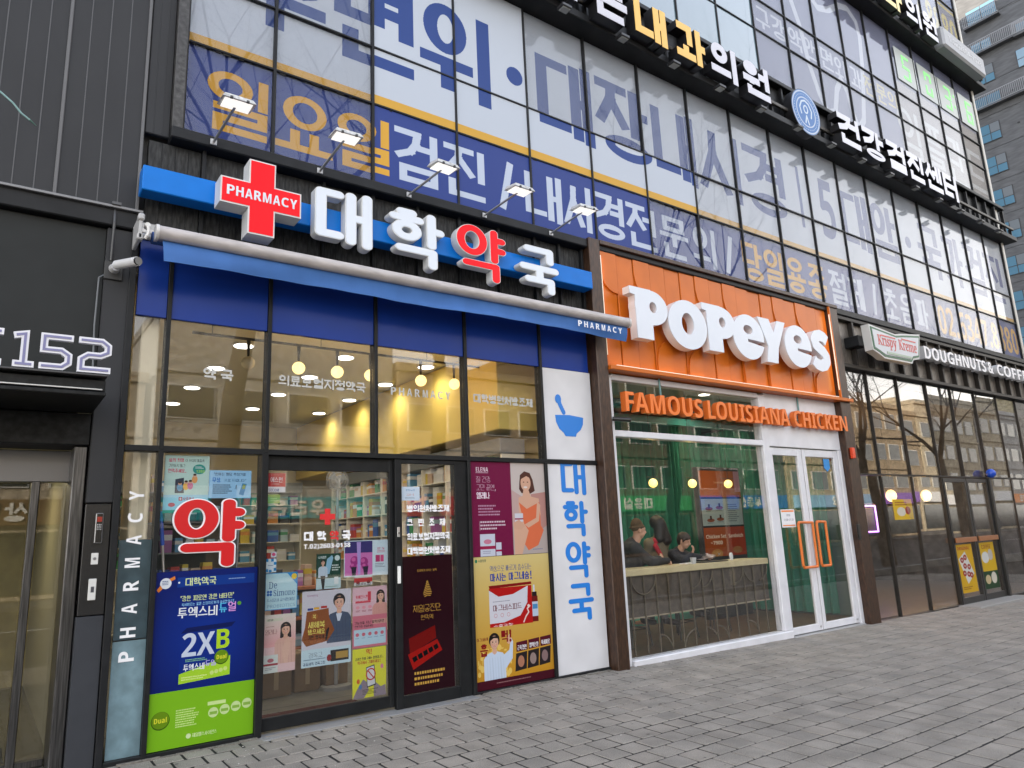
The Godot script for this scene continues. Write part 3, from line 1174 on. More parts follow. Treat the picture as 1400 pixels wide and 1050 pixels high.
func third_floor_film(x0: float, x1: float) -> Image:
	var W := 2048
	var k := W / (x1 - x0)
	var y1 := 13.4
	var im := Image.create(W, int(3.56 * k), false, Image.FORMAT_RGB8)
	im.fill(Color(0.52, 0.53, 0.63))
	# the right bay is printed on a sand ground
	rect(im, (16.9 - x0) * k, (y1 - 12.05) * k, 6.0 * k, 3.0 * k, Color(0.66, 0.63, 0.60))
	var pale := Color(0.84, 0.85, 0.88)
	# outline of a tooth
	var pts := [12.62, 12.9, 12.7, 12.28, 12.89, 11.82, 13.05, 10.96, 13.3, 10.3, 13.55, 9.98, 13.85, 10.1, 14.05, 10.7, 14.3, 11.05, 14.5, 10.8, 14.62, 10.3, 14.78, 10.02, 15.05, 10.3, 15.25, 11.1, 15.4, 11.88, 15.5, 12.6, 15.43, 12.99, 15.1, 13.2, 14.73, 13.1, 14.2, 12.75, 13.75, 12.6, 13.3, 12.95, 13.0, 13.2, 12.62, 12.9]
	var px := []
	for i in pts.size() / 2:
		px.append((pts[i * 2] - x0) * k)
		px.append((y1 - pts[i * 2 + 1]) * k)
	curve(im, px, 0.16 * k, pale)
	var line := "구강악안면외과전문의"
	var sx := [11.3, 11.83, 12.4, 12.93, 13.58, 14.1, 14.76, 15.36, 15.9, 16.42]
	for i in line.length():
		film_word(im, k, x0, y1, line[i], sx[i], sx[i] + 0.46, 11.1, 11.58, 0.075, pale if i < 7 else Color(0.82, 0.76, 0.52))
	var big := "임플란트"
	var bxs := [16.74, 18.05, 19.28, 20.5]
	for i in 4:
		film_word(im, k, x0, y1, big[i], bxs[i], bxs[i] + 1.08, 9.98, 11.35, 0.17, Color(0.83, 0.82, 0.80))
	return im

func fourth_floor_film(x0: float, x1: float) -> Image:
	var W := 1024
	var k := W / (x1 - x0)
	var y1 := 18.0
	var im := Image.create(W, int(3.6 * k), false, Image.FORMAT_RGB8)
	im.fill(Color(0.50, 0.51, 0.60))
	rect(im, 0, (y1 - 15.95) * k, W, 0.1 * k, Color(0.86, 0.78, 0.45))
	rect(im, 0, 0, W, (y1 - 15.95) * k, Color(0.50, 0.58, 0.75))
	write(im, "02.6347.8880", (16.2 - x0) * k, (y1 - 15.6) * k, 1.0 * k, Color(0.86, 0.79, 0.48), 0.13, 0.9, 5.4 * k)
	return im

func film_mat(key: String, im: Image, rough: float, spec: float, tint: Color, coat: float) -> StandardMaterial3D:
	var m := image_mat(key, im, rough)
	m.albedo_color = tint
	m.metallic_specular = spec
	if coat > 0.0:
		m.clearcoat_enabled = true
		m.clearcoat = coat
		m.clearcoat_roughness = 0.0
	return m

func build_building() -> void:
	var o := thing("clinic_building", "black framed glass clinic building with printed windows above the shops", "building", Vector3(8, 0, -9))
	var black := MT("black_metal", 0.018, 0.019, 0.021, 0.42, "cloud", Vector3(0.5, 0.5, 0.5), 0.3)
	var dark := MT("dark_cladding", 0.036, 0.037, 0.040, 0.5, "clean", Vector3(0.5, 0.2, 0.5), 0.25)
	var conc := MT("building_concrete", 0.16, 0.16, 0.16, 0.9, "blotch", Vector3(0.3, 0.3, 0.3))
	# body: upper storeys, rear and the party walls between the shops
	bx(o, "upper_body", -7.0, 21.72, 4.22, 18.6, -18.0, -0.12, conc, 0.0)
	bx(o, "rear_body", -7.0, 21.72, -0.6, 4.2, -18.0, -8.2, conc, 0.0)
	bx(o, "roof_parapet", -7.05, 21.78, 18.6, 19.2, -18.05, -0.02, black, 0.02)
	bx(o, "right_wall", 21.5, 21.74, -0.6, 4.2, -8.2, -0.12, conc, 0.01)
	bx(o, "party_wall", 6.28, 6.47, -0.6, 4.2, -8.2, -0.14, M("party_wall", 0.55, 0.5, 0.42, 0.8), 0.0)
	bx(o, "party_wall", 12.3, 12.48, -0.6, 4.2, -8.2, -0.14, M("party_wall_b", 0.1, 0.16, 0.14, 0.8), 0.0)
	bx(o, "party_wall", 0.7, 0.86, -0.6, 4.2, -8.2, -0.14, M("party_wall", 0.55, 0.5, 0.42, 0.8), 0.0)
	bx(o, "left_wall", -7.0, -3.0, -0.6, 4.2, -8.2, -0.14, conc, 0.0)
	# ---- dark clad front on the left: tall panels with raised seams
	var seams := [-3.0, -1.95, -0.9, -0.36, 0.245, 0.875]
	for i in seams.size() - 1:
		bx(o, "cladding_panel", seams[i] + 0.006, seams[i + 1] - 0.006, 4.60, 9.6, -0.06, 0.0, dark, 0.008)
		bx(o, "cladding_panel", seams[i] + 0.006, seams[i + 1] - 0.006, 9.62, 18.6, -0.06, 0.0, dark, 0.008)
		bx(o, "seam", seams[i + 1] - 0.014, seams[i + 1] + 0.014, 4.60, 18.6, -0.02, 0.018, M("seam_grey", 0.085, 0.085, 0.088, 0.45), 0.005)
		# fine ribs pressed into each panel
		var n := 4
		for k in range(1, n):
			var x := lerpf(seams[i], seams[i + 1], float(k) / n)
			bx(o, "rib", x - 0.005, x + 0.005, 4.62, 18.58, -0.01, 0.004, M("rib_grey", 0.055, 0.056, 0.06, 0.5), 0.001)
	bx(o, "cladding_panel", 0.895, 1.105, 5.42, 18.6, -0.06, 0.0, dark, 0.008)
	for k in 2:
		bx(o, "rib", 0.96 + k * 0.075, 0.97 + k * 0.075, 5.44, 18.58, -0.01, 0.003, dark, 0.001)
	# flashing below the cladding
	bx(o, "flashing", -3.0, 0.90, 4.42, 4.592, -0.06, 0.05, black, 0.01)
	bx(o, "drip_edge", -3.0, 0.92, 4.575, 4.60, 0.0, 0.085, M("flashing_edge", 0.16, 0.16, 0.165, 0.4, 0.4), 0.004)
	# dull wall above the entrance canopy
	var slate := MT("slate_panel", 0.024, 0.026, 0.026, 0.6, "clean", Vector3(0.6, 0.6, 0.6))
	bx(o, "fascia_panel", -3.0, 0.66, 2.95, 4.41, -0.10, -0.03, slate, 0.006)
	bx(o, "pilaster", 0.66, 0.86, 2.02, 4.41, -0.10, 0.01, dark, 0.006)
	bx(o, "pilaster", 0.66, 0.845, 1.14, 2.01, -0.10, 0.012, M("black_gloss_panel", 0.012, 0.012, 0.013, 0.25), 0.004)
	bx(o, "pilaster", 0.655, 0.845, 0.0, 1.132, -0.10, 0.01, MT("pilaster_grey", 0.04, 0.043, 0.05, 0.5, "clean", Vector3(0.8, 0.8, 0.8), 0.3), 0.004)
	bx(o, "corner_post", 0.85, 0.905, 0.0, 4.41, -0.10, 0.035, black, 0.006)
	# ---- dark panelled strip behind the pharmacy sign
	var edges := [0.92, 1.42, 2.07, 2.62, 3.19, 3.75, 4.31, 4.88, 5.45, 5.86, 6.26]
	for i in edges.size() - 1:
		bx(o, "strip_panel", edges[i] + 0.02, edges[i + 1] - 0.02, 4.52, 5.37, -0.10, -0.03, MT("strip_grey", 0.055, 0.056, 0.056, 0.45, "rough", Vector3(2.0, 0.4, 2.0), 0.4), 0.004)
		bx(o, "strip_batten", edges[i + 1] - 0.018, edges[i + 1] + 0.018, 4.50, 5.38, -0.09, 0.02, black, 0.004)
		for k in 3:
			var x := lerpf(edges[i] + 0.02, edges[i + 1] - 0.02, (k + 1) / 4.0)
			bx(o, "rib", x - 0.003, x + 0.003, 4.53, 5.36, -0.06, -0.026, black, 0.001)
	bx(o, "strip_rail", 0.91, 6.27, 4.44, 4.515, -0.09, 0.03, M("strip_rail", 0.3, 0.3, 0.3, 0.4, 0.5), 0.006)
	# ---- second storey window wall
	var y2 := [5.50, 6.52, 7.26, 8.80]
	var film_a := second_floor_film(1.21, 11.14)
	var film_b := second_floor_film(11.14, 21.6)
	var outer := film_mat("film_outside", film_a, 0.5, 0.4, Color(0.80, 0.82, 0.85), 0.0)
	var inner_r := film_mat("film_right", film_b, 0.5, 0.4, Color(0.80, 0.82, 0.85), 0.0)
	# grey tinted glazing in front of the film where the film is stuck on the inside
	var tinted := glass("tinted_pane", 0.10, 0.03, 0.03, 0.04, 0.36)
	var tilt := RandomNumberGenerator.new()
	tilt.seed = 5
	for row in 3:
		for i in MULL.size() - 1:
			var a: float = MULL[i] + 0.012
			var b: float = MULL[i + 1] - 0.012
			var lo: float = y2[row] + 0.012
			var hi: float = y2[row + 1] - 0.012
			var right := i >= 9
			var x0 := 11.14 if right else 1.21
			var x1 := 21.6 if right else 11.14
			var um := Vector2((a - x0) / (x1 - x0), (b - x0) / (x1 - x0))
			var hh := 3.34
			var m: Material = inner_r if right else outer
			var within := true
			if not right and ((row == 0 and i >= 2 and i <= 5) or (row == 1 and i >= 2 and i <= 6) or (row == 2 and i >= 2 and i <= 3)):
				within = false
			var sm := sheet_mesh(b - a, hi - lo, um.x, (8.80 - hi) / hh, um.y, (8.80 - lo) / hh, 0.006)
			var lean := Basis.from_euler(Vector3(tilt.randfn(0, 0.0035), tilt.randfn(0, 0.0035), 0))
			put(o, "printed_film", sm, m, Vector3((a + b) * 0.5, (lo + hi) * 0.5, -0.034 if within else -0.003), lean)
			put(o, "window_pane", box_mesh(Vector3(b - a, hi - lo, 0.008), 0.0), tinted, Vector3((a + b) * 0.5, (lo + hi) * 0.5, -0.006 if within else -0.012), lean)
	mullions(o, y2, black, 1.21, 21.6)
	bx(o, "window_sill", 1.10, 21.66, 5.38, 5.50, -0.09, 0.12, black, 0.012)
	bx(o, "window_jamb", 1.105, 1.205, 5.50, 8.78, -0.09, 0.09, MT("jamb_grey", 0.075, 0.072, 0.07, 0.45, "rough", Vector3(1, 1, 1), 0.3), 0.01)
	bx(o, "corner_trim", 21.6, 21.7, 5.38, 18.0, -0.09, 0.05, M("corner_trim", 0.4, 0.39, 0.36, 0.4, 0.3), 0.01)
	# sagging sealant along the heads of the lowest panes
	var seal := Build.new()
	for i in MULL.size() - 1:
		var x: float = MULL[i] + 0.05
		while x < MULL[i + 1] - 0.08:
			var w := tilt.randf_range(0.03, 0.14)
			if tilt.randf() < 0.6:
				seal.box(Vector3(x, 6.52 - 0.012 - tilt.randf_range(0.006, 0.016), 0.001), Vector3(x + w, 6.51, 0.006))
			x += w + tilt.randf_range(0.02, 0.1)
	put(o, "sealant", seal.done(), M("sealant", 0.012, 0.012, 0.012, 0.8))
	# ---- third storey
	var y3 := [9.85, 10.95, 11.70, 13.40]
	var film3 := film_mat("film_third", third_floor_film(11.14, 21.6), 0.5, 0.4, Color(0.80, 0.82, 0.85), 0.0)
	var clear := M("tinted_glass", 0.10, 0.15, 0.18, 0.0)
	clear.metallic_specular = 0.7
	clear.clearcoat_enabled = true
	clear.clearcoat = 1.0
	clear.clearcoat_roughness = 0.0
	for row in 3:
		for i in MULL.size() - 1:
			var a: float = MULL[i] + 0.012
			var b: float = MULL[i + 1] - 0.012
			var lo: float = y3[row] + 0.012
			var hi: float = y3[row + 1] - 0.012
			var right := i >= 9
			var sm := sheet_mesh(b - a, hi - lo, (a - 11.14) / 10.46, (13.4 - hi) / 3.56, (b - 11.14) / 10.46, (13.4 - lo) / 3.56, 0.006)
			var lean := Basis.from_euler(Vector3(tilt.randfn(0, 0.0035), tilt.randfn(0, 0.0035), 0))
			var mid := Vector3((a + b) * 0.5, (lo + hi) * 0.5, -0.006)
			if right:
				put(o, "printed_film", sm, film3, mid - Vector3(0, 0, 0.028), lean)
			put(o, "window_pane", box_mesh(Vector3(b - a, hi - lo, 0.008), 0.0), tinted if right else clear, mid, lean)
	mullions(o, y3, black, 1.21, 21.6)
	# ---- fourth storey
	var y4 := [14.5, 16.0, 18.0]
	var film4 := film_mat("film_fourth", fourth_floor_film(11.14, 21.6), 0.5, 0.4, Color(0.80, 0.82, 0.85), 0.0)
	for row in 2:
		for i in range(4, MULL.size() - 1):
			var a: float = MULL[i] + 0.012
			var b: float = MULL[i + 1] - 0.012
			var lo: float = y4[row] + 0.012
			var hi: float = y4[row + 1] - 0.012
			var sm := sheet_mesh(b - a, hi - lo, (a - 11.14) / 10.46, (18.0 - hi) / 3.6, (b - 11.14) / 10.46, (18.0 - lo) / 3.6, 0.006)
			var mid := Vector3((a + b) * 0.5, (lo + hi) * 0.5, -0.006)
			if i >= 9:
				put(o, "printed_film", sm, film4, mid - Vector3(0, 0, 0.028))
			put(o, "window_pane", box_mesh(Vector3(b - a, hi - lo, 0.008), 0.0), tinted if i >= 9 else clear, mid)
	mullions(o, y4, black, 5.45, 21.6)
	# ---- the two dark sign ledges
	for L in [[8.80, 9.85, 22.0], [13.40, 14.5, 22.0]]:
		var lo: float = L[0]
		var hi: float = L[1]
		bx(o, "ledge_back", 1.1, 21.70, lo + 0.1, hi - 0.08, -0.09, 0.03, black, 0.0)
		bx(o, "ledge_trough", 1.1, 21.95, lo, lo + 0.13, -0.09, 0.30, black, 0.012)
		bx(o, "ledge_rail", 1.1, 21.9, hi - 0.09, hi, -0.09, 0.16, black, 0.01)
		bx(o, "ledge_front_rail", 1.1, 21.95, lo + 0.33, lo + 0.40, 0.22, 0.27, MT("ledge_tan", 0.11, 0.10, 0.09, 0.5, "rough", Vector3(0.7, 0.7, 0.7), 0.3), 0.008)
		var x := 1.3
		while x < 21.9:
			bx(o, "ledge_post", x, x + 0.05, lo + 0.13, hi - 0.09, 0.031, 0.11, black, 0.004)
			bx(o, "ledge_bracket", x + 0.005, x + 0.045, lo + 0.131, lo + 0.39, 0.15, 0.22, black, 0.004)
			x += 0.572

func mullions(o: Node3D, ys: Array, m: Material, xa: float, xb: float) -> void:
	for x in MULL:
		if x >= xa - 0.01 and x <= xb + 0.01:
			bx(o, "mullion", x - 0.015, x + 0.015, ys[0], ys[ys.size() - 1], -0.09, 0.022, m, 0.004)
	for k in range(1, ys.size() - 1):
		bx(o, "transom", xa + 0.02, xb - 0.02, ys[k] - 0.012, ys[k] + 0.012, -0.085, 0.016, m, 0.003)

# ---------------------------------------------------------------- entrance on the left
func build_entrance() -> void:
	var black := M("black_metal", 0.018, 0.019, 0.021, 0.42)
	var c := thing("entrance_canopy", "flat black steel canopy jutting out over the left entrance", "canopy", Vector3(-1.2, 2.73, 0.4))
	var dk := MT("canopy_black", 0.02, 0.021, 0.022, 0.45, "rough", Vector3(0.8, 0.8, 0.8), 0.3)
	bx(c, "deck", -3.0, 0.655, 2.79, 2.885, -0.02, 0.74, dk, 0.008)
	bx(c, "upper_tray", -3.0, 0.66, 2.90, 2.915, -0.02, 0.80, M("canopy_edge", 0.05, 0.05, 0.052, 0.4, 0.3), 0.004)
	bx(c, "bright_edge", -3.0, 0.635, 2.80, 2.812, 0.745, 0.765, M("canopy_lip", 0.45, 0.46, 0.47, 0.3, 0.7), 0.003)
	bx(c, "soffit", -3.0, 0.658, 2.755, 2.786, -0.02, 0.78, dk, 0.006)
	# steel portal and glass doors
	var e := thing("entrance_door", "stainless steel framed glass entrance door beneath the number sign", "door", Vector3(-0.5, 0, -0.3))
	var steel := MT("brushed_steel", 0.17, 0.17, 0.175, 0.3, "rough", Vector3(4.0, 0.15, 4.0), 0.9)
	bx(e, "lintel", -3.0, 0.655, 2.49, 2.75, -0.40, -0.02, dk, 0.006)
	bx(e, "head_rail", -3.0, 0.60, 2.22, 2.485, -0.50, -0.40, M("steel_plain", 0.16, 0.16, 0.165, 0.35, 0.6), 0.006)
	bx(e, "jamb", 0.555, 0.65, 0.0, 2.485, -0.52, -0.06, steel, 0.008)
	bx(e, "jamb", 0.30, 0.36, 0.0, 2.48, -0.56, -0.41, steel, 0.006)
	bx(e, "jamb", -1.2, -1.1, 0.0, 2.48, -0.56, -0.41, steel, 0.006)
	var gl := glass("lobby_glass", 0.12)
	bx(e, "pane", 0.365, 0.55, 0.02, 2.215, -0.47, -0.46, gl, 0.0)
	bx(e, "pane", -1.09, 0.295, 0.02, 2.215, -0.49, -0.48, gl, 0.0)
	bx(e, "floor_rail", -3.0, 0.55, 0.0, 0.05, -0.52, -0.42, steel, 0.004)
	# lobby
	var l := thing("lobby", "dim lobby with yellowish walls behind the glass entrance door", "lobby", Vector3(-1, 0, -3))
	var lw := MT("lobby_wall", 0.30, 0.26, 0.12, 0.7, "cloud", Vector3(0.4, 0.4, 0.4))
	bx(l, "back_wall", -3.0, 0.69, -0.3, 2.9, -5.2, -5.0, lw, 0.0)
	bx(l, "side_wall", 0.60, 0.69, -0.3, 2.9, -5.0, -0.53, M("lobby_side", 0.25, 0.24, 0.19, 0.35), 0.0)
	bx(l, "side_wall", -3.0, -2.9, -0.3, 2.9, -5.0, -0.15, lw, 0.0)
	bx(l, "ceiling", -2.9, 0.6, 2.62, 2.75, -5.0, -0.41, M("lobby_ceiling", 0.5, 0.47, 0.33, 0.8), 0.0)
	bx(l, "floor", -3.0, 0.655, -0.3, -0.003, -5.0, -0.02, MT("lobby_floor", 0.12, 0.115, 0.1, 0.25, "cloud", Vector3(1, 1, 1)), 0.0)
	bx(l, "handrail_panel", -0.15, -0.10, 0.0, 1.05, -2.6, -1.2, glass("rail_glass", 0.25, 0.2, 0.24, 0.2), 0.0)
	var mat_ := bx(self, "doormat", -1.0, 0.30, 0.0, 0.014, -1.3, -0.58, MT("mat_dark", 0.012, 0.014, 0.014, 0.95, "speck", Vector3(3, 3, 3)), 0.004)
	tag(mat_, "dark ribbed doormat inside the glass entrance", "doormat")
	var fx := thing("lobby_tube_light", "bright tube light under the lobby ceiling", "lamp", Vector3(-0.5, 2.58, -2.4))
	bx(fx, "lamp_tube", -1.1, 0.14, 2.555, 2.595, -2.45, -2.37, glow("tube_glow", 1.0, 0.95, 0.75, 2.5), 0.01)
	var al := AreaLight3D.new()
	al.name = "lobby_light"
	al.area_size = Vector2(1.2, 0.08)
	al.light_energy = 1.6
	al.light_color = Color(1.0, 0.93, 0.7)
	al.shadow_enabled = true
	add_child(al)
	al.position = Vector3(-0.48, 2.54, -2.41)
	al.rotation_degrees = Vector3(-90, 0, 0)
	# red umbrella bin far back and the number sign on the canopy
	var n := thing("number_sign", "outlined white metal number letters standing on the canopy edge", "sign", Vector3(0.2, 2.92, 0.78))
	var rim := M("number_white", 0.62, 0.62, 0.66, 0.45)
	var fill := M("number_fill", 0.16, 0.16, 0.30, 0.4)
	var digits := {
		"E": [[1, 1, 0, 1, 0, 0, 1, 0], [0, 0.5, 0.8, 0.5]],
		"1": [[0.05, 0.95, 0.55, 1, 0.55, 0], [0.1, 0, 1, 0]],
		"5": [[1, 1, 0, 1, 0, 0.55, 0.7, 0.55, 1, 0.4, 1, 0.15, 0.75, 0, 0, 0]],
		"2": [[0, 1, 0.75, 1, 1, 0.85, 1, 0.62, 0.72, 0.5, 0.25, 0.5, 0.0, 0.35, 0, 0, 1, 0]]}
	for d in [["E", -0.2, 0.0], ["1", 0.06, 0.19], ["5", 0.225, 0.42], ["2", 0.46, 0.67]]:
		var st := []
		var st2 := []
		for s in digits[d[0]]:
			var pl := PackedVector2Array()
			for i in s.size() / 2:
				pl.append(Vector2(lerpf(d[1] + 0.02, d[2] - 0.02, s[i * 2]), lerpf(2.945, 3.165, s[i * 2 + 1])))
			st.append(pl)
		var b := Build.new()
		b.slab(outlines(st, 0.046), 0.755, 0.795)
		var f := put(n, "letter", b.done(), rim)
		var b2 := Build.new()
		b2.slab(outlines(st, 0.017), 0.7955, 0.7995)
		put(f, "inlay", b2.done(), fill)

# ---------------------------------------------------------------- pharmacy shop front and room
func build_pharmacy() -> void:
	var o := thing("pharmacy_shopfront", "black framed pharmacy shop front with blue top panels and sliding glass door", "shop front", Vector3(3.6, 0, 0))
	var black := MT("frame_black", 0.016, 0.017, 0.018, 0.4, "cloud", Vector3(0.7, 0.7, 0.7), 0.2)
	var gl := glass("shop_glass", 0.04)
	var xs := [0.905, 1.19, 2.09, 3.21, 4.33, 5.435, 6.26]
	# posts and rails
	for i in range(1, 6):
		bx(o, "post", xs[i] - 0.018, xs[i] + 0.018, 2.47, 4.42, -0.10, 0.03, black, 0.004)
	for i in [1, 4, 5]:
		bx(o, "post", xs[i] - 0.02, xs[i] + 0.02, 0.0, 2.46, -0.10, 0.03, black, 0.004)
	bx(o, "post", 2.05, 2.11, 0.0, 2.46, -0.12, 0.035, black, 0.005)
	bx(o, "head_rail", 0.905, 6.27, 4.36, 4.43, -0.10, 0.035, black, 0.005)
	bx(o, "transom", 0.905, 6.27, 2.452, 2.502, -0.098, 0.026, black, 0.004)
	bx(o, "base_rail", 0.905, 2.05, 0.0, 0.035, -0.10, 0.028, black, 0.004)
	bx(o, "base_rail", 4.35, 6.27, -0.02, 0.02, -0.10, 0.028, black, 0.004)
	# blue back-painted panels below the sign
	var blue := MT("blue_panel", 0.010, 0.038, 0.24, 0.22, "clean", Vector3(0.3, 0.3, 0.3))
	for i in 6:
		bx(o, "blue_panel", xs[i] + 0.019, xs[i + 1] - 0.019, 3.655, 4.358, -0.04, 0.004, blue, 0.003)
	# glass over the doors
	for i in 5:
		bx(o, "glass_pane", xs[i] + 0.019, xs[i + 1] - 0.019, 2.503, 3.653, -0.035, -0.025, gl, 0.0)
	# narrow bay with frosted film and upright lettering
	bx(o, "glass_pane", 0.925, 1.168, 1.72, 2.45, -0.035, -0.025, gl, 0.0)
	bx(o, "frosted_panel", 0.925, 1.168, 0.925, 1.715, -0.035, -0.022, MT("frost_dark", 0.045, 0.075, 0.09, 0.2, "cloud", Vector3(0.8, 0.8, 0.8)), 0.0)
	bx(o, "frosted_panel", 0.925, 1.168, 0.037, 0.915, -0.035, -0.022, MT("frost_pale", 0.18, 0.28, 0.32, 0.2, "cloud", Vector3(0.8, 0.8, 0.8)), 0.0)
	bx(o, "panel_joint", 0.925, 1.168, 0.916, 0.924, -0.035, -0.018, black, 0.0)
	var up := "PHARMACY"
	for i in 8:
		var m := latin_mesh(up[i], 0.078, 0.112, 0.003, bold)
		put(o, "letter", m, M("vinyl_white", 0.75, 0.75, 0.77, 0.5), Vector3(1.085, 0.755 + i * 0.1835, -0.020), Basis(Vector3.BACK, PI * 0.5))
	# bay with the big red sign
	bx(o, "glass_pane", 1.212, 2.048, 1.445, 2.45, -0.035, -0.025, gl, 0.0)
	bx(o, "backing_board", 1.21, 2.05, 0.036, 1.44, -0.05, -0.01, black, 0.003)
	# sliding door leaf
	var d := bx(o, "door_leaf", 2.112, 3.40, 2.315, 2.45, -0.085, -0.035, black, 0.004)
	bx(d, "door_rail", 2.112, 3.40, 0.025, 0.132, -0.085, -0.035, black, 0.004)
	bx(d, "door_stile", 2.112, 2.135, 0.133, 2.314, -0.082, -0.038, black, 0.003)
	bx(d, "door_stile", 3.375, 3.42, 0.025, 2.45, -0.09, -0.03, black, 0.004)
	bx(d, "glass_pane", 2.136, 3.374, 0.133, 2.314, -0.064, -0.056, gl, 0.0)
	# fixed leaf with handle plates
	var f := bx(o, "door_leaf", 3.425, 3.50, 0.0, 2.45, -0.05, 0.012, black, 0.004)
	bx(f, "door_rail", 3.501, 4.155, 0.0, 0.115, -0.045, 0.008, black, 0.004)
	bx(f, "door_rail", 3.501, 4.155, 2.405, 2.45, -0.045, 0.008, black, 0.004)
	bx(f, "glass_pane", 3.501, 4.155, 0.116, 2.404, -0.025, -0.017, gl, 0.0)
	bx(f, "door_stile", 4.156, 4.31, 0.0, 2.45, -0.10, 0.0, black, 0.004)
	var st := M("handle_steel", 0.55, 0.55, 0.56, 0.3, 0.9)
	bx(f, "handle_plate", 3.438, 3.472, 1.19, 1.36, 0.012, 0.03, M("handle_white", 0.7, 0.7, 0.68, 0.4), 0.004)
	bx(f, "lock_plate", 3.442, 3.470, 1.65, 1.75, 0.012, 0.022, st, 0.004)
	bx(f, "keyhole", 3.451, 3.461, 1.68, 1.70, 0.022, 0.026, black, 0.002)
	# threshold stone
	bx(o, "threshold", 2.09, 4.31, -0.05, 0.0, -0.12, 0.16, MT("threshold_stone", 0.3, 0.3, 0.3, 0.6, "fine", Vector3(2, 2, 2)), 0.008)
	# right bay: poster backing and white sign column
	bx(o, "backing_board", 4.35, 5.415, 0.021, 2.45, -0.05, -0.005, black, 0.003)
	var white := MT("white_panel", 0.62, 0.62, 0.64, 0.3, "clean", Vector3(0.4, 0.4, 0.4))
	bx(o, "white_panel", 5.456, 6.262, 2.505, 3.653, -0.05, 0.004, white, 0.004)
	bx(o, "white_panel", 5.456, 6.262, 0.021, 2.45, -0.05, 0.004, white, 0.004)
	# mortar and pestle emblem and the four syllables under it
	var cy := M("sign_blue_vinyl", 0.01, 0.17, 0.56, 0.35)
	var bowl := PackedVector2Array([Vector2(5.635, 3.06), Vector2(6.095, 3.05)])
	for i in 13:
		var a := -PI * (i / 12.0)
		bowl.append(Vector2(5.865 + cos(a) * 0.225, 3.03 + sin(a) * 0.19))
	bowl = PackedVector2Array([Vector2(5.635, 3.06), Vector2(5.645, 2.97), Vector2(5.69, 2.89), Vector2(5.76, 2.84), Vector2(5.785, 2.80), Vector2(5.955, 2.80), Vector2(5.97, 2.84), Vector2(6.04, 2.89), Vector2(6.085, 2.96), Vector2(6.095, 3.05), Vector2(5.865, 3.072)])
	bowl.reverse()
	var e := Build.new()
	e.slab([pierced(bowl, [])], 0.0045, 0.008)
	e.slab(outlines([PackedVector2Array([Vector2(5.70, 3.27), Vector2(5.72, 3.2), Vector2(5.775, 3.10)])], 0.06, true), 0.0045, 0.0079)
	e.slab([pierced(ring_loop(Vector2(5.695, 3.265), Vector2(0.05, 0.06), 20), [])], 0.0081, 0.0084)
	put(o, "emblem", e.done(), cy)
	var word := "대학약국"
	var ys := [2.07, 1.57, 1.08, 0.59]
	for i in 4:
		put(o, "letter", korean_mesh(word[i], 0.40, 0.43, 0.068, 0.004, true, 0.78), cy, Vector3(5.67 + i * 0.003, ys[i], 0.0045))
	# ---- room
	var room := thing("pharmacy_room", "cream walled pharmacy interior with lit white ceiling behind the glass", "room", Vector3(3.6, 0, -4))
	var ceil := M("room_ceiling", 0.72, 0.68, 0.56, 0.8)
	var wall := M("room_wall", 0.66, 0.60, 0.44, 0.8)
	var yel := M("room_yellow", 0.75, 0.56, 0.14, 0.7)
	bx(room, "ceiling", 0.87, 6.27, 4.06, 4.20, -8.1, -0.11, ceil, 0.0)
	bx(room, "wall", 0.865, 0.90, 0.0, 4.05, -8.1, -0.11, wall, 0.0)
	bx(room, "wall", 6.22, 6.275, 0.0, 4.05, -8.1, -0.11, yel, 0.0)
	bx(room, "wall", 0.90, 6.22, 0.0, 4.05, -8.15, -8.05, wall, 0.0)
	bx(room, "bulkhead", 5.2, 6.22, 2.95, 4.05, -8.0, -0.6, yel, 0.01)
	bx(room, "column", 1.0, 1.15, 0.0, 4.05, -0.6, -0.15, wall, 0.01)
	bx(room, "floor", 0.865, 6.275, -0.3, 0.004, -8.1, -0.10, MT("room_floor", 0.2, 0.2, 0.185, 0.35, "cloud", Vector3(0.7, 0.7, 0.7)), 0.0)
	for k in 7:
		bx(room, "floor_joint", 0.91, 6.2, 0.0042, 0.0052, -1.0 - k * 0.9, -0.992 - k * 0.9, M("joint_dark", 0.09, 0.09, 0.085, 0.8), 0.0)
	var mt := bx(self, "entry_mat", 2.15, 3.3, 0.005, 0.016, -0.75, -0.13, MT("mat_red", 0.16, 0.02, 0.02, 0.95, "speck", Vector3(3, 3, 3)), 0.004)
	tag(mt, "dark red doormat inside the sliding glass door", "doormat")
	# round ceiling lights
	var lampmat := glow("downlight_glow", 1.0, 0.97, 0.88, 2.2)
	for row in 4:
		for k in 3:
			var x: float = [2.4, 3.72, 5.0][k] - 0.0 * row
			var z: float = [-2.0, -3.3, -4.7, -6.1][row]
			if k == 2:
				x = 4.95
			var t := thing("ceiling_downlight", "round white downlight set in the pharmacy ceiling", "lamp", Vector3(x, 4.06, z), "ceiling lights in the pharmacy")
			var c := Build.new()
			c.bar(Vector3(x, 4.035, z), Vector3(x, 4.059, z), 0.13, 0.13, 24)
			put(t, "lamp_ring", c.done(), M("lamp_ring", 0.7, 0.7, 0.7, 0.5))
			var c2 := Build.new()
			c2.bar(Vector3(x, 4.028, z), Vector3(x, 4.034, z), 0.11, 0.11, 24)
			put(t, "lamp_disc", c2.done(), lampmat)
			var s := SpotLight3D.new()
			s.name = "downlight_source"
			s.light_energy = 0.42
			s.light_size = 0.1
			s.spot_angle = 80.0
			s.spot_range = 12.0
			s.spot_attenuation = 2.0
			s.light_color = Color(1.0, 0.96, 0.86)
			s.shadow_enabled = true
			t.add_child(s)
			s.position = Vector3(0, -0.05, 0)
			s.rotation_degrees = Vector3(-90, 0, 0)
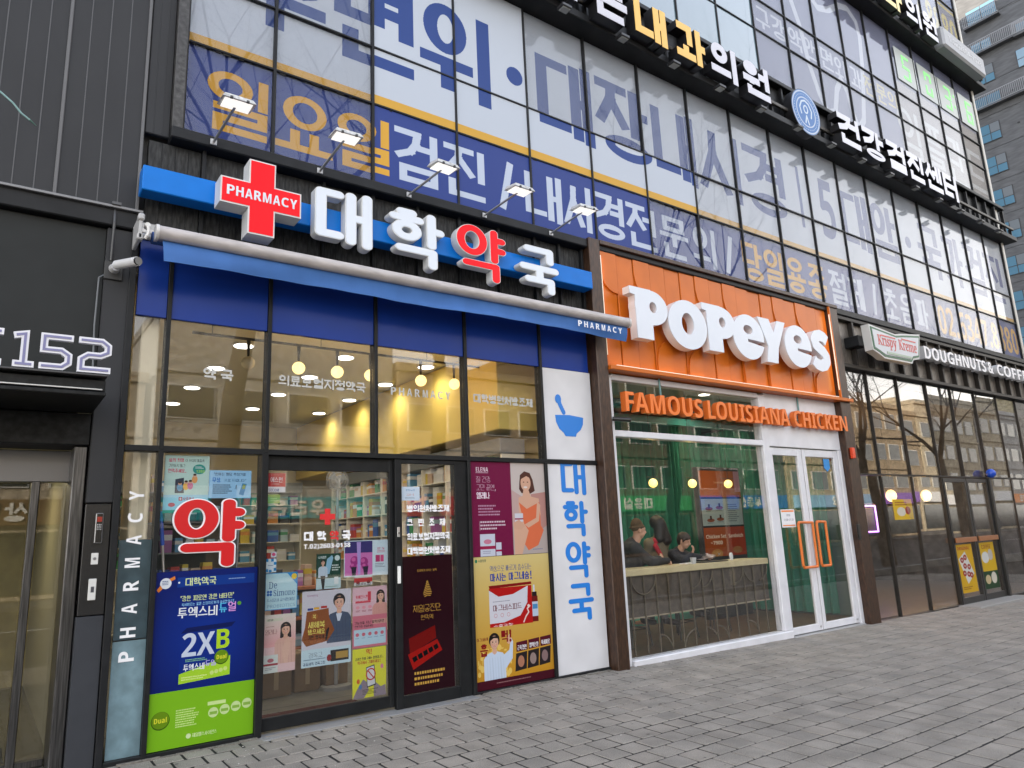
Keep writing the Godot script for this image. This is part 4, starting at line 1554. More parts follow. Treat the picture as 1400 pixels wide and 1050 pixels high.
	# globe pendants on a track behind the window
	var tr := thing("lamp_track", "thin black lighting track hanging behind the upper pharmacy windows", "lighting track", Vector3(4.0, 3.84, -1.0))
	bx(tr, "rail", 1.6, 6.1, 3.83, 3.855, -1.012, -0.988, M("track_black", 0.02, 0.02, 0.02, 0.5), 0.002)
	var tb := Build.new()
	for x in [1.8, 3.0, 4.4, 5.8]:
		tb.bar(Vector3(x, 3.855, -1), Vector3(x, 4.058, -1), 0.004, 0.004, 6)
	put(tr, "hanger", tb.done(), M("track_black", 0.02, 0.02, 0.02, 0.5))
	var gx := [2.18, 2.74, 3.20, 3.62, 4.31, 4.80, 5.39, 5.80]
	for i in gx.size():
		var x: float = gx[i]
		var t := thing("globe_pendant", "unlit cream glass globe hanging from the track" if i == 0 else "small glowing yellow glass globe hanging from the black track", "lamp", Vector3(x, 3.83, -1.0), "globe lamps on the pharmacy track")
		var c := Build.new()
		c.bar(Vector3(x, 3.64, -1), Vector3(x, 3.83, -1), 0.012, 0.02, 10)
		put(t, "lamp_stem", c.done(), M("track_black", 0.02, 0.02, 0.02, 0.5))
		var c2 := Build.new()
		c2.ball(Vector3(x, 3.575, -1), Vector3(0.072, 0.072, 0.072), 18)
		put(t, "lamp_globe", c2.done(), M("globe_off", 0.7, 0.62, 0.42, 0.3) if i == 0 else glow("globe_glow", 1.0, 0.70, 0.22, 0.75))
		if i > 0:
			var l := OmniLight3D.new()
			l.name = "globe_source"
			l.light_energy = 0.03
			l.light_size = 0.05
			l.light_color = Color(1.0, 0.82, 0.5)
			l.omni_range = 8.0
			l.omni_attenuation = 2.0
			l.shadow_enabled = true
			t.add_child(l)
			l.position = Vector3(0, -0.255, 0)
	# lettering on the upper panes
	var vin := M("vinyl_pale", 0.42, 0.42, 0.40, 0.5)
	for w in [["약", 1.51, 1.62, 3.13, 3.24], ["국", 1.665, 1.775, 3.13, 3.24]]:
		put(o, "letter", korean_mesh(w[0], w[2] - w[1], 0.105, 0.019, 0.002), vin, Vector3(w[1], 3.135, -0.024))
	var lines := [["의료보험지정약국", 2.2, 3.12], ["대학병원처방조제", 4.45, 5.32]]
	for L in lines:
		var s: String = L[0]
		for i in s.length():
			var w: float = (L[2] - L[1]) / s.length()
			put(o, "letter", korean_mesh(s[i], w * 0.9, 0.105, 0.017, 0.002), vin, Vector3(L[1] + i * w, 3.135, -0.024))
	for i in 8:
		put(o, "letter", latin_mesh(up[i], 0.064, 0.085, 0.002, bold), vin, Vector3(3.40 + i * 0.0965, 3.14, -0.024))
	# lettering on the two door leaves
	var vw := M("vinyl_white", 0.75, 0.75, 0.77, 0.5)
	var rows := [["병의원처방조제", 1.90], ["크린조제", 1.755], ["의료보험지정약국", 1.61], ["대학병원처방조제", 1.465]]
	for L in rows:
		var s: String = L[0]
		for i in s.length():
			var w: float = 0.52 / s.length()
			var cw := minf(w * 0.92, 0.068)
			put(f, "letter", korean_mesh(s[i], cw, 0.074, 0.0125, 0.002), vw, Vector3(3.57 + i * w, L[1], -0.0165))
	var rd := M("vinyl_red", 0.55, 0.01, 0.012, 0.5)
	var cr := Build.new()
	cr.box(Vector3(2.645, 1.845, -0.055), Vector3(2.80, 1.90, -0.053))
	cr.box(Vector3(2.695, 1.90, -0.055), Vector3(2.75, 1.95, -0.053))
	cr.box(Vector3(2.695, 1.795, -0.055), Vector3(2.75, 1.845, -0.053))
	put(d, "red_cross", cr.done(), rd)
	for i in 4:
		put(d, "letter", korean_mesh(word[i], 0.09, 0.09, 0.017, 0.002), rd if i == 2 else vw, Vector3(2.49 + i * 0.128, 1.645, -0.055))
	put(d, "lettering", latin_mesh("T.02)2603-0138", 0.47, 0.052, 0.002, bold), vw, Vector3(2.49, 1.565, -0.055))
	# maroon film on the lower half of the fixed leaf
	var im := Image.create(512, 1056, false, Image.FORMAT_RGB8)
	im.fill(Color(0.16, 0.045, 0.08))
	var gold := Color(0.80, 0.62, 0.28)
	write(im, "황제에게 바치는 보약", 150, 108, 20, gold, 0.1, 0.9, 200)
	for i in 9:
		var yy := 210 + i * 14
		var ww := 8 + i * 5.5 if i < 7 else 46 - (i - 6) * 8
		curve(im, [250 - ww, yy + 6, 250, yy - 5, 250 + ww, yy], 6, gold)
	write(im, "제일공진단", 105, 390, 56, gold, 0.07, 0.9, 285)
	write(im, "현탁액", 180, 470, 38, gold, 0.07, 0.9, 125)
	poly(im, [60, 640, 320, 560, 330, 660, 70, 760], Color(0.45, 0.06, 0.05))
	poly(im, [50, 760, 340, 670, 390, 760, 100, 880], Color(0.62, 0.09, 0.07))
	for i in 5:
		poly(im, [90 + i * 52, 790 - i * 18, 130 + i * 52, 775 - i * 18, 146 + i * 52, 810 - i * 18, 106 + i * 52, 826 - i * 18], Color(0.06, 0.05, 0.06))
	tiny(im, 110, 900, 300, 120, 3, gold, 4)
	var fm := image_mat("maroon_film", im, 0.15)
	put(f, "maroon_film", sheet_mesh(0.60, 1.33), fm, Vector3(3.803, 0.785, -0.0168))

# ---------------------------------------------------------------- shelves and goods inside the pharmacy
func build_pharmacy_goods() -> void:
	var r := RandomNumberGenerator.new()
	r.seed = 31
	var wood := M("shelf_white", 0.70, 0.67, 0.58, 0.5)
	var cap := M("shelf_cap", 0.2, 0.21, 0.22, 0.4)
	var tones := [[0.6, 0.6, 0.58], [0.5, 0.05, 0.04], [0.03, 0.1, 0.4], [0.6, 0.45, 0.05], [0.05, 0.3, 0.12], [0.65, 0.65, 0.66], [0.35, 0.12, 0.35], [0.1, 0.3, 0.5], [0.6, 0.25, 0.05], [0.06, 0.06, 0.07], [0.55, 0.4, 0.3], [0.4, 0.55, 0.6]]
	var cm := []
	for i in tones.size():
		cm.append(M("carton%d" % i, tones[i][0], tones[i][1], tones[i][2], 0.45))
	var band := M("carton_band", 0.75, 0.75, 0.75, 0.5)
	var names := ["white", "red", "navy", "yellow", "green", "pale", "purple", "blue", "orange", "black", "tan", "light blue"]
	# shelf wall on the right, facing the door
	var a := thing("medicine_shelf", "tall white medicine shelf along the right pharmacy wall", "shelf", Vector3(5.6, 0, -3.4))
	bx(a, "back_panel", 5.68, 5.70, 0.0, 2.65, -6.4, -0.75, wood, 0.0)
	bx(a, "cap_panel", 5.30, 5.70, 2.66, 2.86, -6.42, -0.73, cap, 0.006)
	for k in 9:
		var z := -0.75 - k * 0.70
		bx(a, "upright", 5.32, 5.679, 0.0, 2.655, z - 0.015, z + 0.015, wood, 0.002)
	for k in 8:
		for s in 7:
			var z := -0.75 - k * 0.70
			bx(a, "board", 5.325, 5.679, 0.25 + s * 0.36, 0.268 + s * 0.36, z - 0.684, z - 0.016, wood, 0.002)
	# shelf along the back wall
	var b := thing("medicine_shelf", "low lit medicine shelf across the back of the pharmacy", "shelf", Vector3(3.2, 0, -7.8))
	bx(b, "back_panel", 1.0, 5.2, 0.0, 2.65, -8.04, -8.02, wood, 0.0)
	bx(b, "cap_panel", 1.0, 5.2, 2.66, 2.86, -8.04, -7.6, cap, 0.006)
	for k in 7:
		bx(b, "upright", 0.99 + k * 0.70, 1.015 + k * 0.70, 0.0, 2.655, -8.019, -7.66, wood, 0.002)
	for s in 7:
		bx(b, "board", 1.0, 5.2, 0.25 + s * 0.36, 0.268 + s * 0.36, -8.018, -7.665, wood, 0.002)
	# upright display rack seen through the left window
	var w := thing("display_rack", "grey display rack with shelves standing behind the left pharmacy window", "rack", Vector3(1.6, 0, -0.8))
	for s in 4:
		bx(w, "board", 1.22, 2.02, 1.30 + s * 0.28, 1.315 + s * 0.28, -0.95, -0.62, M("rack_grey", 0.25, 0.25, 0.25, 0.5), 0.002)
	bx(w, "back_panel", 1.22, 2.02, 0.1, 2.25, -0.97, -0.952, M("rack_back", 0.12, 0.11, 0.10, 0.7), 0.002)
	bx(w, "side_panel", 1.20, 1.219, 0.1, 2.25, -0.97, -0.6, M("rack_grey", 0.25, 0.25, 0.25, 0.5), 0.002)
	bx(w, "side_panel", 2.021, 2.04, 0.1, 2.25, -0.97, -0.6, M("rack_grey", 0.25, 0.25, 0.25, 0.5), 0.002)
	var carton := func(x: float, y: float, z: float, sx: float, sy: float, sz: float, where: String, group: String) -> void:
		var i := r.randi_range(0, tones.size() - 1)
		var t := thing("medicine_box", names[i] + " medicine box " + where, "box", Vector3(x, y, z), group)
		bx(t, "carton", x - sx * 0.5, x + sx * 0.5, y, y + sy, z - sz * 0.5, z + sz * 0.5, cm[i], 0.002)
		bx(t, "label_band", x - sx * 0.5 - 0.001, x + sx * 0.5 + 0.001, y + sy * 0.55, y + sy * 0.8, z - sz * 0.5 - 0.001, z + sz * 0.5 + 0.001, cm[(i + 5) % 12] if r.randf() < 0.5 else band, 0.0)
	for k in 8:
		for s in range(3, 7):
			var z := -0.80 - k * 0.70
			var stop := z - 0.60
			while z > stop:
				var sz := r.randf_range(0.08, 0.17)
				if r.randf() < 0.9:
					carton.call(5.44, 0.269 + s * 0.36, z - sz * 0.5, r.randf_range(0.1, 0.2), r.randf_range(0.14, 0.30), sz, "on the right wall shelf", "boxes on the right medicine shelf")
				z -= sz + r.randf_range(0.006, 0.03)
	for k in 6:
		for s in range(3, 7):
			var x := 1.06 + k * 0.7
			var stop := x + 0.58
			while x < stop:
				var sx := r.randf_range(0.12, 0.22)
				carton.call(x + sx * 0.5, 0.269 + s * 0.36, -7.78, sx, r.randf_range(0.12, 0.28), 0.12, "on the back shelf of the pharmacy", "boxes on the back medicine shelf")
				x += sx + r.randf_range(0.02, 0.06)
	for s in 4:
		var x := 1.25
		while x < 1.92:
			var sx := r.randf_range(0.05, 0.12)
			carton.call(x + sx * 0.5, 1.316 + s * 0.28, -0.74, sx, r.randf_range(0.1, 0.21), 0.12, "on the rack behind the left window", "boxes on the window rack")
			x += sx + r.randf_range(0.006, 0.03)
	# counter with orange edges in the middle of the room
	var c := thing("pharmacy_counter", "orange edged wooden sales counter standing inside the pharmacy", "counter", Vector3(2.9, 0, -2.6))
	var or_ := M("counter_orange", 0.42, 0.13, 0.04, 0.5)
	for s in 3:
		bx(c, "board", 2.3, 3.7, 0.35 + s * 0.36, 0.39 + s * 0.36, -2.8, -2.3, or_, 0.004)
	bx(c, "back_panel", 2.3, 3.7, 0.0, 1.1, -2.82, -2.801, M("counter_back", 0.08, 0.07, 0.06, 0.7), 0.0)
	bx(c, "side_panel", 2.27, 2.299, 0.0, 1.12, -2.82, -2.28, or_, 0.004)
	bx(c, "side_panel", 3.701, 3.73, 0.0, 1.12, -2.82, -2.28, or_, 0.004)
	for s in 3:
		var x := 2.34
		while x < 3.6:
			var sx := r.randf_range(0.06, 0.14)
			carton.call(x + sx * 0.5, 0.391 + s * 0.36, -2.5, sx, r.randf_range(0.12, 0.28), 0.14, "on the orange edged counter", "boxes on the pharmacy counter")
			x += sx + r.randf_range(0.01, 0.05)
	# brown shipping cartons on the floor
	for q in [[2.75, 0.0, -1.7, 0.34, 0.36], [3.12, 0.0, -1.75, 0.3, 0.42], [3.45, 0.0, -1.7, 0.26, 0.32]]:
		var t := thing("shipping_carton", ["tall plain brown shipping carton on the pharmacy floor", "wide brown shipping carton on the floor below the counter", "small brown carton at the end of the row on the floor"][[0.42, 0.36, 0.32].find(q[4])], "carton", Vector3(q[0], 0.005, q[2]))
		bx(t, "carton", q[0] - q[3] * 0.5, q[0] + q[3] * 0.5, 0.005, q[4], q[2] - 0.16, q[2] + 0.16, MT("cardboard", 0.33, 0.22, 0.12, 0.85, "fine", Vector3(2, 2, 2)), 0.006)
		bx(t, "tape", q[0] - 0.025, q[0] + 0.025, 0.08, q[4] + 0.001, q[2] - 0.161, q[2] + 0.161, M("tape", 0.45, 0.34, 0.2, 0.3), 0.0)
	# standing fan
	var fx := 3.42
	var fz := -1.5
	var fn := thing("standing_fan", "grey standing fan with round wire cage inside the pharmacy door", "fan", Vector3(fx, 0, fz))
	var fb := Build.new()
	fb.bar(Vector3(fx, 0.005, fz), Vector3(fx, 0.04, fz), 0.2, 0.17, 20)
	put(fn, "base", fb.done(), M("fan_grey", 0.35, 0.35, 0.34, 0.4))
	fb = Build.new()
	fb.bar(Vector3(fx, 0.04, fz), Vector3(fx, 2.25, fz), 0.022, 0.018, 12)
	put(fn, "pole", fb.done(), M("fan_grey", 0.35, 0.35, 0.34, 0.4))
	fb = Build.new()
	for q in 4:
		var rr: float = [0.05, 0.09, 0.12, 0.14][q]
		for s in 24:
			var f0 := TAU * s / 24
			var f1 := TAU * (s + 1) / 24
			fb.bar(Vector3(fx + cos(f0) * rr, 2.36 + sin(f0) * rr, fz + 0.06 - 0.02 * q), Vector3(fx + cos(f1) * rr, 2.36 + sin(f1) * rr, fz + 0.06 - 0.02 * q), 0.003, 0.003, 4, false)
	for s in 28:
		var f0 := TAU * s / 28
		fb.bar(Vector3(fx + cos(f0) * 0.03, 2.36 + sin(f0) * 0.03, fz + 0.065), Vector3(fx + cos(f0) * 0.14, 2.36 + sin(f0) * 0.14, fz + 0.0), 0.0015, 0.0015, 4, false)
	put(fn, "cage", fb.done(), M("fan_wire", 0.4, 0.4, 0.38, 0.4))
	for s in 3:
		var f0 := TAU * s / 3
		var bl := Build.new()
		var cc := Vector3(fx, 2.36, fz + 0.02)
		var d0 := Vector3(cos(f0), sin(f0), 0)
		var d1 := Vector3(cos(f0 + 0.9), sin(f0 + 0.9), 0)
		bl.flat(cc, cc + d0 * 0.12 + Vector3(0, 0, 0.02), cc + d1 * 0.12 - Vector3(0, 0, 0.02), Vector3.BACK)
		put(fn, "blade", bl.done(), M("fan_blade", 0.3, 0.32, 0.3, 0.3))
	fb = Build.new()
	fb.bar(Vector3(fx, 2.36, fz - 0.1), Vector3(fx, 2.36, fz + 0.01), 0.04, 0.035, 14)
	put(fn, "motor", fb.done(), M("fan_grey", 0.35, 0.35, 0.34, 0.4))
	# blue squeegee leaning behind the left window
	var sq := thing("squeegee", "blue handled squeegee leaning inside the left pharmacy window", "squeegee", Vector3(1.27, 1.44, -0.2))
	var q0 := Build.new()
	q0.bar(Vector3(1.27, 1.66, -0.13), Vector3(1.245, 1.95, -0.14), 0.018, 0.014, 12)
	put(sq, "grip", q0.done(), M("squeegee_blue", 0.02, 0.09, 0.5, 0.35))
	q0 = Build.new()
	q0.bar(Vector3(1.325, 1.0, -0.12), Vector3(1.271, 1.66, -0.13), 0.011, 0.011, 10)
	put(sq, "pole", q0.done(), M("handle_steel", 0.55, 0.55, 0.56, 0.3, 0.9))

# ---------------------------------------------------------------- chicken restaurant
func build_restaurant() -> void:
	var o := thing("restaurant_shopfront", "white framed restaurant shop front with wide window and double glass doors", "shop front", Vector3(9.3, -0.05, 0))
	var white := MT("white_frame", 0.66, 0.66, 0.69, 0.35, "clean", Vector3(0.6, 0.6, 0.6))
	var brown := MT("brown_column", 0.075, 0.035, 0.018, 0.4, "rough", Vector3(1.5, 0.4, 1.5), 0.2)
	var gl := glass("cafe_glass", 0.04)
	bx(o, "column", 6.275, 6.475, -0.08, 5.52, -0.13, 0.15, brown, 0.01)
	bx(o, "column", 12.10, 12.42, -0.12, 5.48, -0.13, 0.14, brown, 0.01)
	bx(o, "top_rail", 6.476, 12.42, 5.455, 5.52, -0.1, 0.16, brown, 0.008)
	bx(o, "post", 6.48, 6.63, -0.06, 3.66, -0.12, 0.03, white, 0.008)
	bx(o, "rail", 6.63, 9.84, 2.835, 2.92, -0.11, 0.025, white, 0.008)
	bx(o, "rail", 6.63, 9.84, 3.60, 3.68, -0.11, 0.025, white, 0.008)
	bx(o, "base_rail", 6.631, 9.999, -0.08, 0.045, -0.12, 0.07, white, 0.012)
	bx(o, "post", 9.84, 10.0, 0.046, 3.66, -0.12, 0.03, white, 0.008)
	bx(o, "glass_pane", 6.63, 9.84, 0.046, 2.834, -0.035, -0.023, gl, 0.0)
	bx(o, "glass_pane", 6.63, 9.84, 2.921, 3.599, -0.035, -0.023, gl, 0.0)
	bx(o, "header_panel", 10.001, 12.10, 2.835, 3.70, -0.10, 0.02, white, 0.008)
	bx(o, "jamb", 12.0, 12.098, -0.12, 2.834, -0.10, 0.025, white, 0.006)
	bx(o, "threshold", 10.0, 12.0, -0.1, -0.055, -0.11, 0.10, M("threshold_steel", 0.4, 0.4, 0.4, 0.4, 0.6), 0.004)
	for L in [[10.012, 10.90], [10.925, 11.99]]:
		var a: float = L[0]
		var b: float = L[1]
		var d := bx(o, "door", a, a + 0.085, -0.045, 2.82, -0.055, -0.002, white, 0.006)
		bx(d, "door_stile", b - 0.12, b, -0.045, 2.82, -0.055, -0.002, white, 0.006)
		bx(d, "door_rail", a + 0.086, b - 0.121, 2.70, 2.82, -0.053, -0.004, white, 0.006)
		bx(d, "door_rail", a + 0.086, b - 0.121, -0.045, 0.06, -0.053, -0.004, white, 0.006)
		bx(d, "glass_pane", a + 0.086, b - 0.121, 0.061, 2.699, -0.034, -0.026, gl, 0.0)
		# orange bail handle
		var x0 := a + 0.43 if a < 10.5 else a + 0.03
		var x1 := b - 0.06 if a < 10.5 else a + 0.29
		var q := Build.new()
		var z := 0.075
		q.path([Vector3(x1, 1.62, z), Vector3(x0 + 0.03, 1.63, z), Vector3(x0, 1.60, z), Vector3(x0, 0.97, z), Vector3(x0 + 0.03, 0.93, z), Vector3(x1, 0.93, z), Vector3(x1, 1.62, z)], 0.021, 10)
		for yy in [1.62, 0.93]:
			q.bar(Vector3(x1, yy, -0.003), Vector3(x1, yy, z), 0.013, 0.013, 8)
		put(d, "handle", q.done(), M("handle_orange", 0.62, 0.15, 0.02, 0.35))
		bx(d, "floor_lock", b - 0.09, b - 0.05, 0.0, 0.03, -0.003, 0.012, M("handle_steel", 0.55, 0.55, 0.56, 0.3, 0.9), 0.004)
	bx(o, "notice", 10.16, 10.53, 1.56, 1.84, -0.0255, -0.0225, M("notice_white", 0.7, 0.7, 0.72, 0.5), 0.0)
	bx(o, "notice_stripe", 10.18, 10.51, 1.80, 1.825, -0.0224, -0.0215, M("notice_orange", 0.75, 0.2, 0.03, 0.5), 0.0)
	bx(o, "notice_stripe", 10.18, 10.51, 1.58, 1.597, -0.0224, -0.0215, M("notice_orange", 0.75, 0.2, 0.03, 0.5), 0.0)
	put(o, "notice_lettering", latin_mesh("11:00~21:30", 0.26, 0.035, 0.001, slim), M("notice_ink", 0.2, 0.2, 0.25, 0.6), Vector3(10.22, 1.66, -0.0222))
	put(o, "notice_lettering", latin_mesh("OPEN", 0.1, 0.035, 0.001, slim), M("notice_ink", 0.2, 0.2, 0.25, 0.6), Vector3(10.30, 1.73, -0.0222))
	var sh := Build.new()
	sh.slab([pierced(PackedVector2Array([Vector2(11.66, 2.46), Vector2(11.75, 2.52), Vector2(11.75, 2.68), Vector2(11.57, 2.68), Vector2(11.57, 2.52)]), [])], -0.0255, -0.0225)
	put(o, "security_sticker", sh.done(), M("sticker_blue", 0.02, 0.22, 0.55, 0.4))
	# ---- room
	var room := thing("restaurant_room", "green curtained restaurant interior with wooden floor behind the window", "room", Vector3(9.3, 0, -3))
	bx(room, "floor", 6.47, 12.3, -0.3, 0.01, -7.0, -0.115, MT("cafe_floor", 0.13, 0.07, 0.035, 0.45, "blotch", Vector3(1.5, 1.5, 0.4)), 0.0)
	bx(room, "ceiling", 6.47, 12.3, 4.0, 4.2, -7.0, -0.115, M("cafe_ceiling", 0.3, 0.32, 0.3, 0.8), 0.0)
	bx(room, "back_wall", 6.47, 12.3, 0.0, 4.0, -7.1, -6.95, M("cafe_wall", 0.06, 0.2, 0.15, 0.8), 0.0)
	bx(room, "green_step", 8.4, 12.3, 0.011, 0.12, -6.9, -2.4, M("cafe_step", 0.05, 0.22, 0.16, 0.6), 0.01)
	var green := M("curtain_green", 0.012, 0.16, 0.105, 0.75)
	var cu := thing("green_curtain", "long dark green pleated curtain hanging across the restaurant room", "curtain", Vector3(9.3, 3.4, -3.0))
	var cb := Build.new()
	pleats(cb, Vector3(6.5, 0.13, -3.1), Vector3(12.1, 3.75, -2.9))
	put(cu, "cloth", cb.done(), green)
	bx(cu, "rail", 6.5, 12.1, 3.76, 3.80, -3.02, -2.96, M("track_black", 0.02, 0.02, 0.02, 0.5), 0.004)
	var cu2 := thing("green_curtain", "green pleated curtain along the side wall behind the double doors", "curtain", Vector3(12.2, 3.0, -2.5))
	cb = Build.new()
	pleats(cb, Vector3(0.0, 0.05, -0.06), Vector3(6.3, 3.55, 0.06))
	put(cu2, "cloth", cb.done(), green, Vector3(12.2, 0, -0.45), Basis(Vector3.UP, PI * 0.5))
	bx(cu2, "rail", 12.17, 12.23, 3.56, 3.60, -6.8, -0.4, M("track_black", 0.02, 0.02, 0.02, 0.5), 0.004)
	# teal beams and lamps under the ceiling
	for z in [-0.9, -1.9]:
		bx(room, "beam", 6.5, 12.28, 3.45, 3.58, z - 0.06, z + 0.06, M("beam_teal", 0.03, 0.25, 0.25, 0.5), 0.006)
	for q in [[7.4, -1.3], [8.6, -2.3], [10.2, -1.3], [11.4, -2.3]]:
		var t := thing("restaurant_downlight", "round ceiling lamp glowing above the restaurant counter", "lamp", Vector3(q[0], 4.0, q[1]), "ceiling lights in the restaurant")
		var c := Build.new()
		c.bar(Vector3(q[0], 3.93, q[1]), Vector3(q[0], 3.998, q[1]), 0.11, 0.13, 20)
		put(t, "lamp_ring", c.done(), M("lamp_ring", 0.7, 0.7, 0.7, 0.5))
		c = Build.new()
		c.bar(Vector3(q[0], 3.922, q[1]), Vector3(q[0], 3.929, q[1]), 0.1, 0.1, 20)
		put(t, "lamp_disc", c.done(), glow("cafe_glow", 1.0, 0.95, 0.75, 1.4))
		var s := SpotLight3D.new()
		s.name = "cafe_source"
		s.light_energy = 1.0
		s.light_size = 0.1
		s.spot_angle = 75.0
		s.spot_range = 12.0
		s.spot_attenuation = 2.0
		s.light_color = Color(1.0, 0.92, 0.75)
		s.shadow_enabled = true
		t.add_child(s)
		s.position = Vector3(0, -0.1, 0)
		s.rotation_degrees = Vector3(-90, 0, 0)
	var px := [8.91, 9.89, 10.87]
	for i in 3:
		var x: float = px[i]
		var t := thing("yellow_globe_lamp", "glowing yellow globe lamp on a thin wire above the diners", "lamp", Vector3(x, 3.4, -1.5), "globe lamps in the restaurant")
		var c := Build.new()
		c.bar(Vector3(x, 2.45, -1.5), Vector3(x, 3.99, -1.5), 0.004, 0.004, 6)
		c.bar(Vector3(x - 0.16, 2.47, -1.5), Vector3(x + 0.16, 2.47, -1.5), 0.005, 0.005, 6)
		put(t, "lamp_wire", c.done(), M("track_black", 0.02, 0.02, 0.02, 0.5))
		c = Build.new()
		c.ball(Vector3(x, 2.37, -1.5), Vector3(0.075, 0.075, 0.075), 18)
		put(t, "lamp_globe", c.done(), glow("yellow_globe", 1.0, 0.75, 0.14, 0.75))
		var l := OmniLight3D.new()
		l.name = "yellow_source"
		l.light_energy = 0.03
		l.light_size = 0.05
		l.light_color = Color(1.0, 0.85, 0.5)
		l.omni_range = 8.0
		l.omni_attenuation = 2.0
		l.shadow_enabled = true
		t.add_child(l)
		l.position = Vector3(0, -1.03, 0)
	# ---- counter along the window
	var ct := thing("window_counter", "cream topped window counter with taupe front and metal tubes", "counter", Vector3(8.2, 0, -0.3))
	bx(ct, "top", 6.66, 9.83, 1.03, 1.115, -0.55, -0.12, MT("counter_cream", 0.55, 0.47, 0.27, 0.45, "clean", Vector3(0.8, 0.8, 0.8)), 0.008)
	bx(ct, "front_panel", 6.66, 9.83, 0.51, 1.028, -0.20, -0.17, MT("taupe_panel", 0.11, 0.087, 0.062, 0.55, "blotch", Vector3(0.7, 0.7, 0.7)), 0.004)
	bx(ct, "lower_edge", 6.66, 9.83, 0.495, 0.512, -0.205, -0.155, M("taupe_edge", 0.28, 0.24, 0.16, 0.5), 0.003)
	var tube := M("tube_bronze", 0.11, 0.09, 0.06, 0.4, 0.5)
	for k in 13:
		var x := 6.88 + k * 0.235
		if x > 9.8:
			continue
		var q := Build.new()
		q.bar(Vector3(x, 0.01, -0.155), Vector3(x, 1.029, -0.155), 0.012, 0.012, 8)
		put(ct, "tube", q.done(), tube)
	var arcs := [[7.115, 1.02, 0.235, PI, TAU], [8.055, 1.02, 0.23, 1.5 * PI, TAU], [8.29, 1.02, 0.23, 1.5 * PI, TAU], [8.995, 1.02, 0.23, 1.5 * PI, TAU], [9.465, 1.02, 0.23, PI, 1.5 * PI], [9.6, 1.02, 0.22, 1.5 * PI, TAU], [7.35, 0.02, 0.235, 0.0, 0.5 * PI], [8.055, 0.02, 0.235, 0.5 * PI, PI], [8.29, 0.02, 0.235, 0.0, 0.5 * PI], [8.525, 0.02, 0.235, 0.0, 0.5 * PI], [9.23, 0.02, 0.235, 0.0, 0.5 * PI]]
	for A in arcs:
		var q := Build.new()
		var pts := []
		for i in 13:
			var f := lerpf(A[3], A[4], i / 12.0)
			pts.append(Vector3(A[0] + cos(f) * A[2], A[1] + sin(f) * A[2], -0.152))
		q.path(pts, 0.011, 8)
		put(ct, "tube_arc", q.done(), tube)
	# stools
	for q in [[7.62, -0.95], [8.62, -0.95], [9.45, -1.0]]:
		var s := thing("bar_stool", ["bar stool under the person in the knit hat", "bar stool under the child at the counter", "empty thin legged bar stool at the counter's right end"][int((q[0] - 7.6) / 0.85)], "stool", Vector3(q[0], 0.01, q[1]), "stools at the window counter")
		var b := Build.new()
		b.bar(Vector3(q[0], 0.70, q[1]), Vector3(q[0], 0.74, q[1]), 0.17, 0.17, 20)
		put(s, "seat", b.done(), M("stool_seat", 0.10, 0.07, 0.045, 0.5))
		for e in [[-1, -1], [1, -1], [1, 1], [-1, 1]]:
			b = Build.new()
			b.bar(Vector3(q[0] + e[0] * 0.20, 0.012, q[1] + e[1] * 0.20), Vector3(q[0] + e[0] * 0.12, 0.70, q[1] + e[1] * 0.12), 0.012, 0.012, 8)
			put(s, "leg", b.done(), M("stool_leg", 0.03, 0.03, 0.03, 0.4, 0.5))
		b = Build.new()
		for e in [[-1, -1, 1, -1], [1, -1, 1, 1], [1, 1, -1, 1], [-1, 1, -1, -1]]:
			b.bar(Vector3(q[0] + e[0] * 0.172, 0.25, q[1] + e[1] * 0.172), Vector3(q[0] + e[2] * 0.172, 0.25, q[1] + e[3] * 0.172), 0.009, 0.009, 6)
		put(s, "foot_ring", b.done(), M("stool_leg", 0.03, 0.03, 0.03, 0.4, 0.5))
	# menu boards on a dark stand
	var mb := thing("menu_board", "lit menu board with orange and grey screens on a dark stand", "menu board", Vector3(11.2, 0, -1.9))
	bx(mb, "stand", 10.56, 11.80, 0.01, 2.72, -2.05, -1.93, M("menu_dark", 0.02, 0.02, 0.02, 0.5), 0.01)
	var im := Image.create(512, 960, false, Image.FORMAT_RGB8)
	im.fill(Color(0.05, 0.05, 0.05))
	rect(im, 0, 0, 512, 300, Color(0.66, 0.33, 0.08))
	rect(im, 440, 0, 72, 240, Color(0.75, 0.55, 0.60))
	write(im, "Louisiana Kitchen", 180, 120, 22, Color(0.9, 0.8, 0.65), 0.06)
	rect(im, 0, 320, 512, 300, Color(0.60, 0.66, 0.66))
	for q in [[90, 430], [220, 420], [100, 560], [220, 550]]:
		oval(im, q[0], q[1], 46, 20, Color(0.50, 0.25, 0.10))
		rect(im, q[0] - 8, q[1] - 50, 22, 44, Color(0.22, 0.10, 0.08))
		tiny(im, q[0] - 40, q[1] + 26, 90, 14, 1, Color(0.3, 0.32, 0.33), int(q[0]))
	tiny(im, 320, 380, 160, 210, 9, Color(0.35, 0.38, 0.40), 7)
	rect(im, 0, 640, 512, 320, Color(0.62, 0.29, 0.08))
	rect(im, 290, 640, 222, 320, Color(0.60, 0.20, 0.07))
	write(im, "Chicken Set", 20, 720, 40, Color(0.93, 0.88, 0.8), 0.13, 0.9, 250)
	write(im, "~7900", 70, 790, 40, Color(0.93, 0.88, 0.8), 0.13, 0.9, 150)
	write(im, "Sandwich", 300, 720, 40, Color(0.93, 0.88, 0.8), 0.13, 0.9, 190)
	oval(im, 140, 930, 70, 50, Color(0.7, 0.5, 0.25))
	oval(im, 400, 900, 60, 40, Color(0.6, 0.4, 0.2))
	var mm := image_mat("menu_screen", im, 0.3)
	mm.emission_enabled = true
	mm.emission_texture = mm.albedo_texture
	mm.emission = Color.BLACK
	mm.emission_energy_multiplier = 0.035
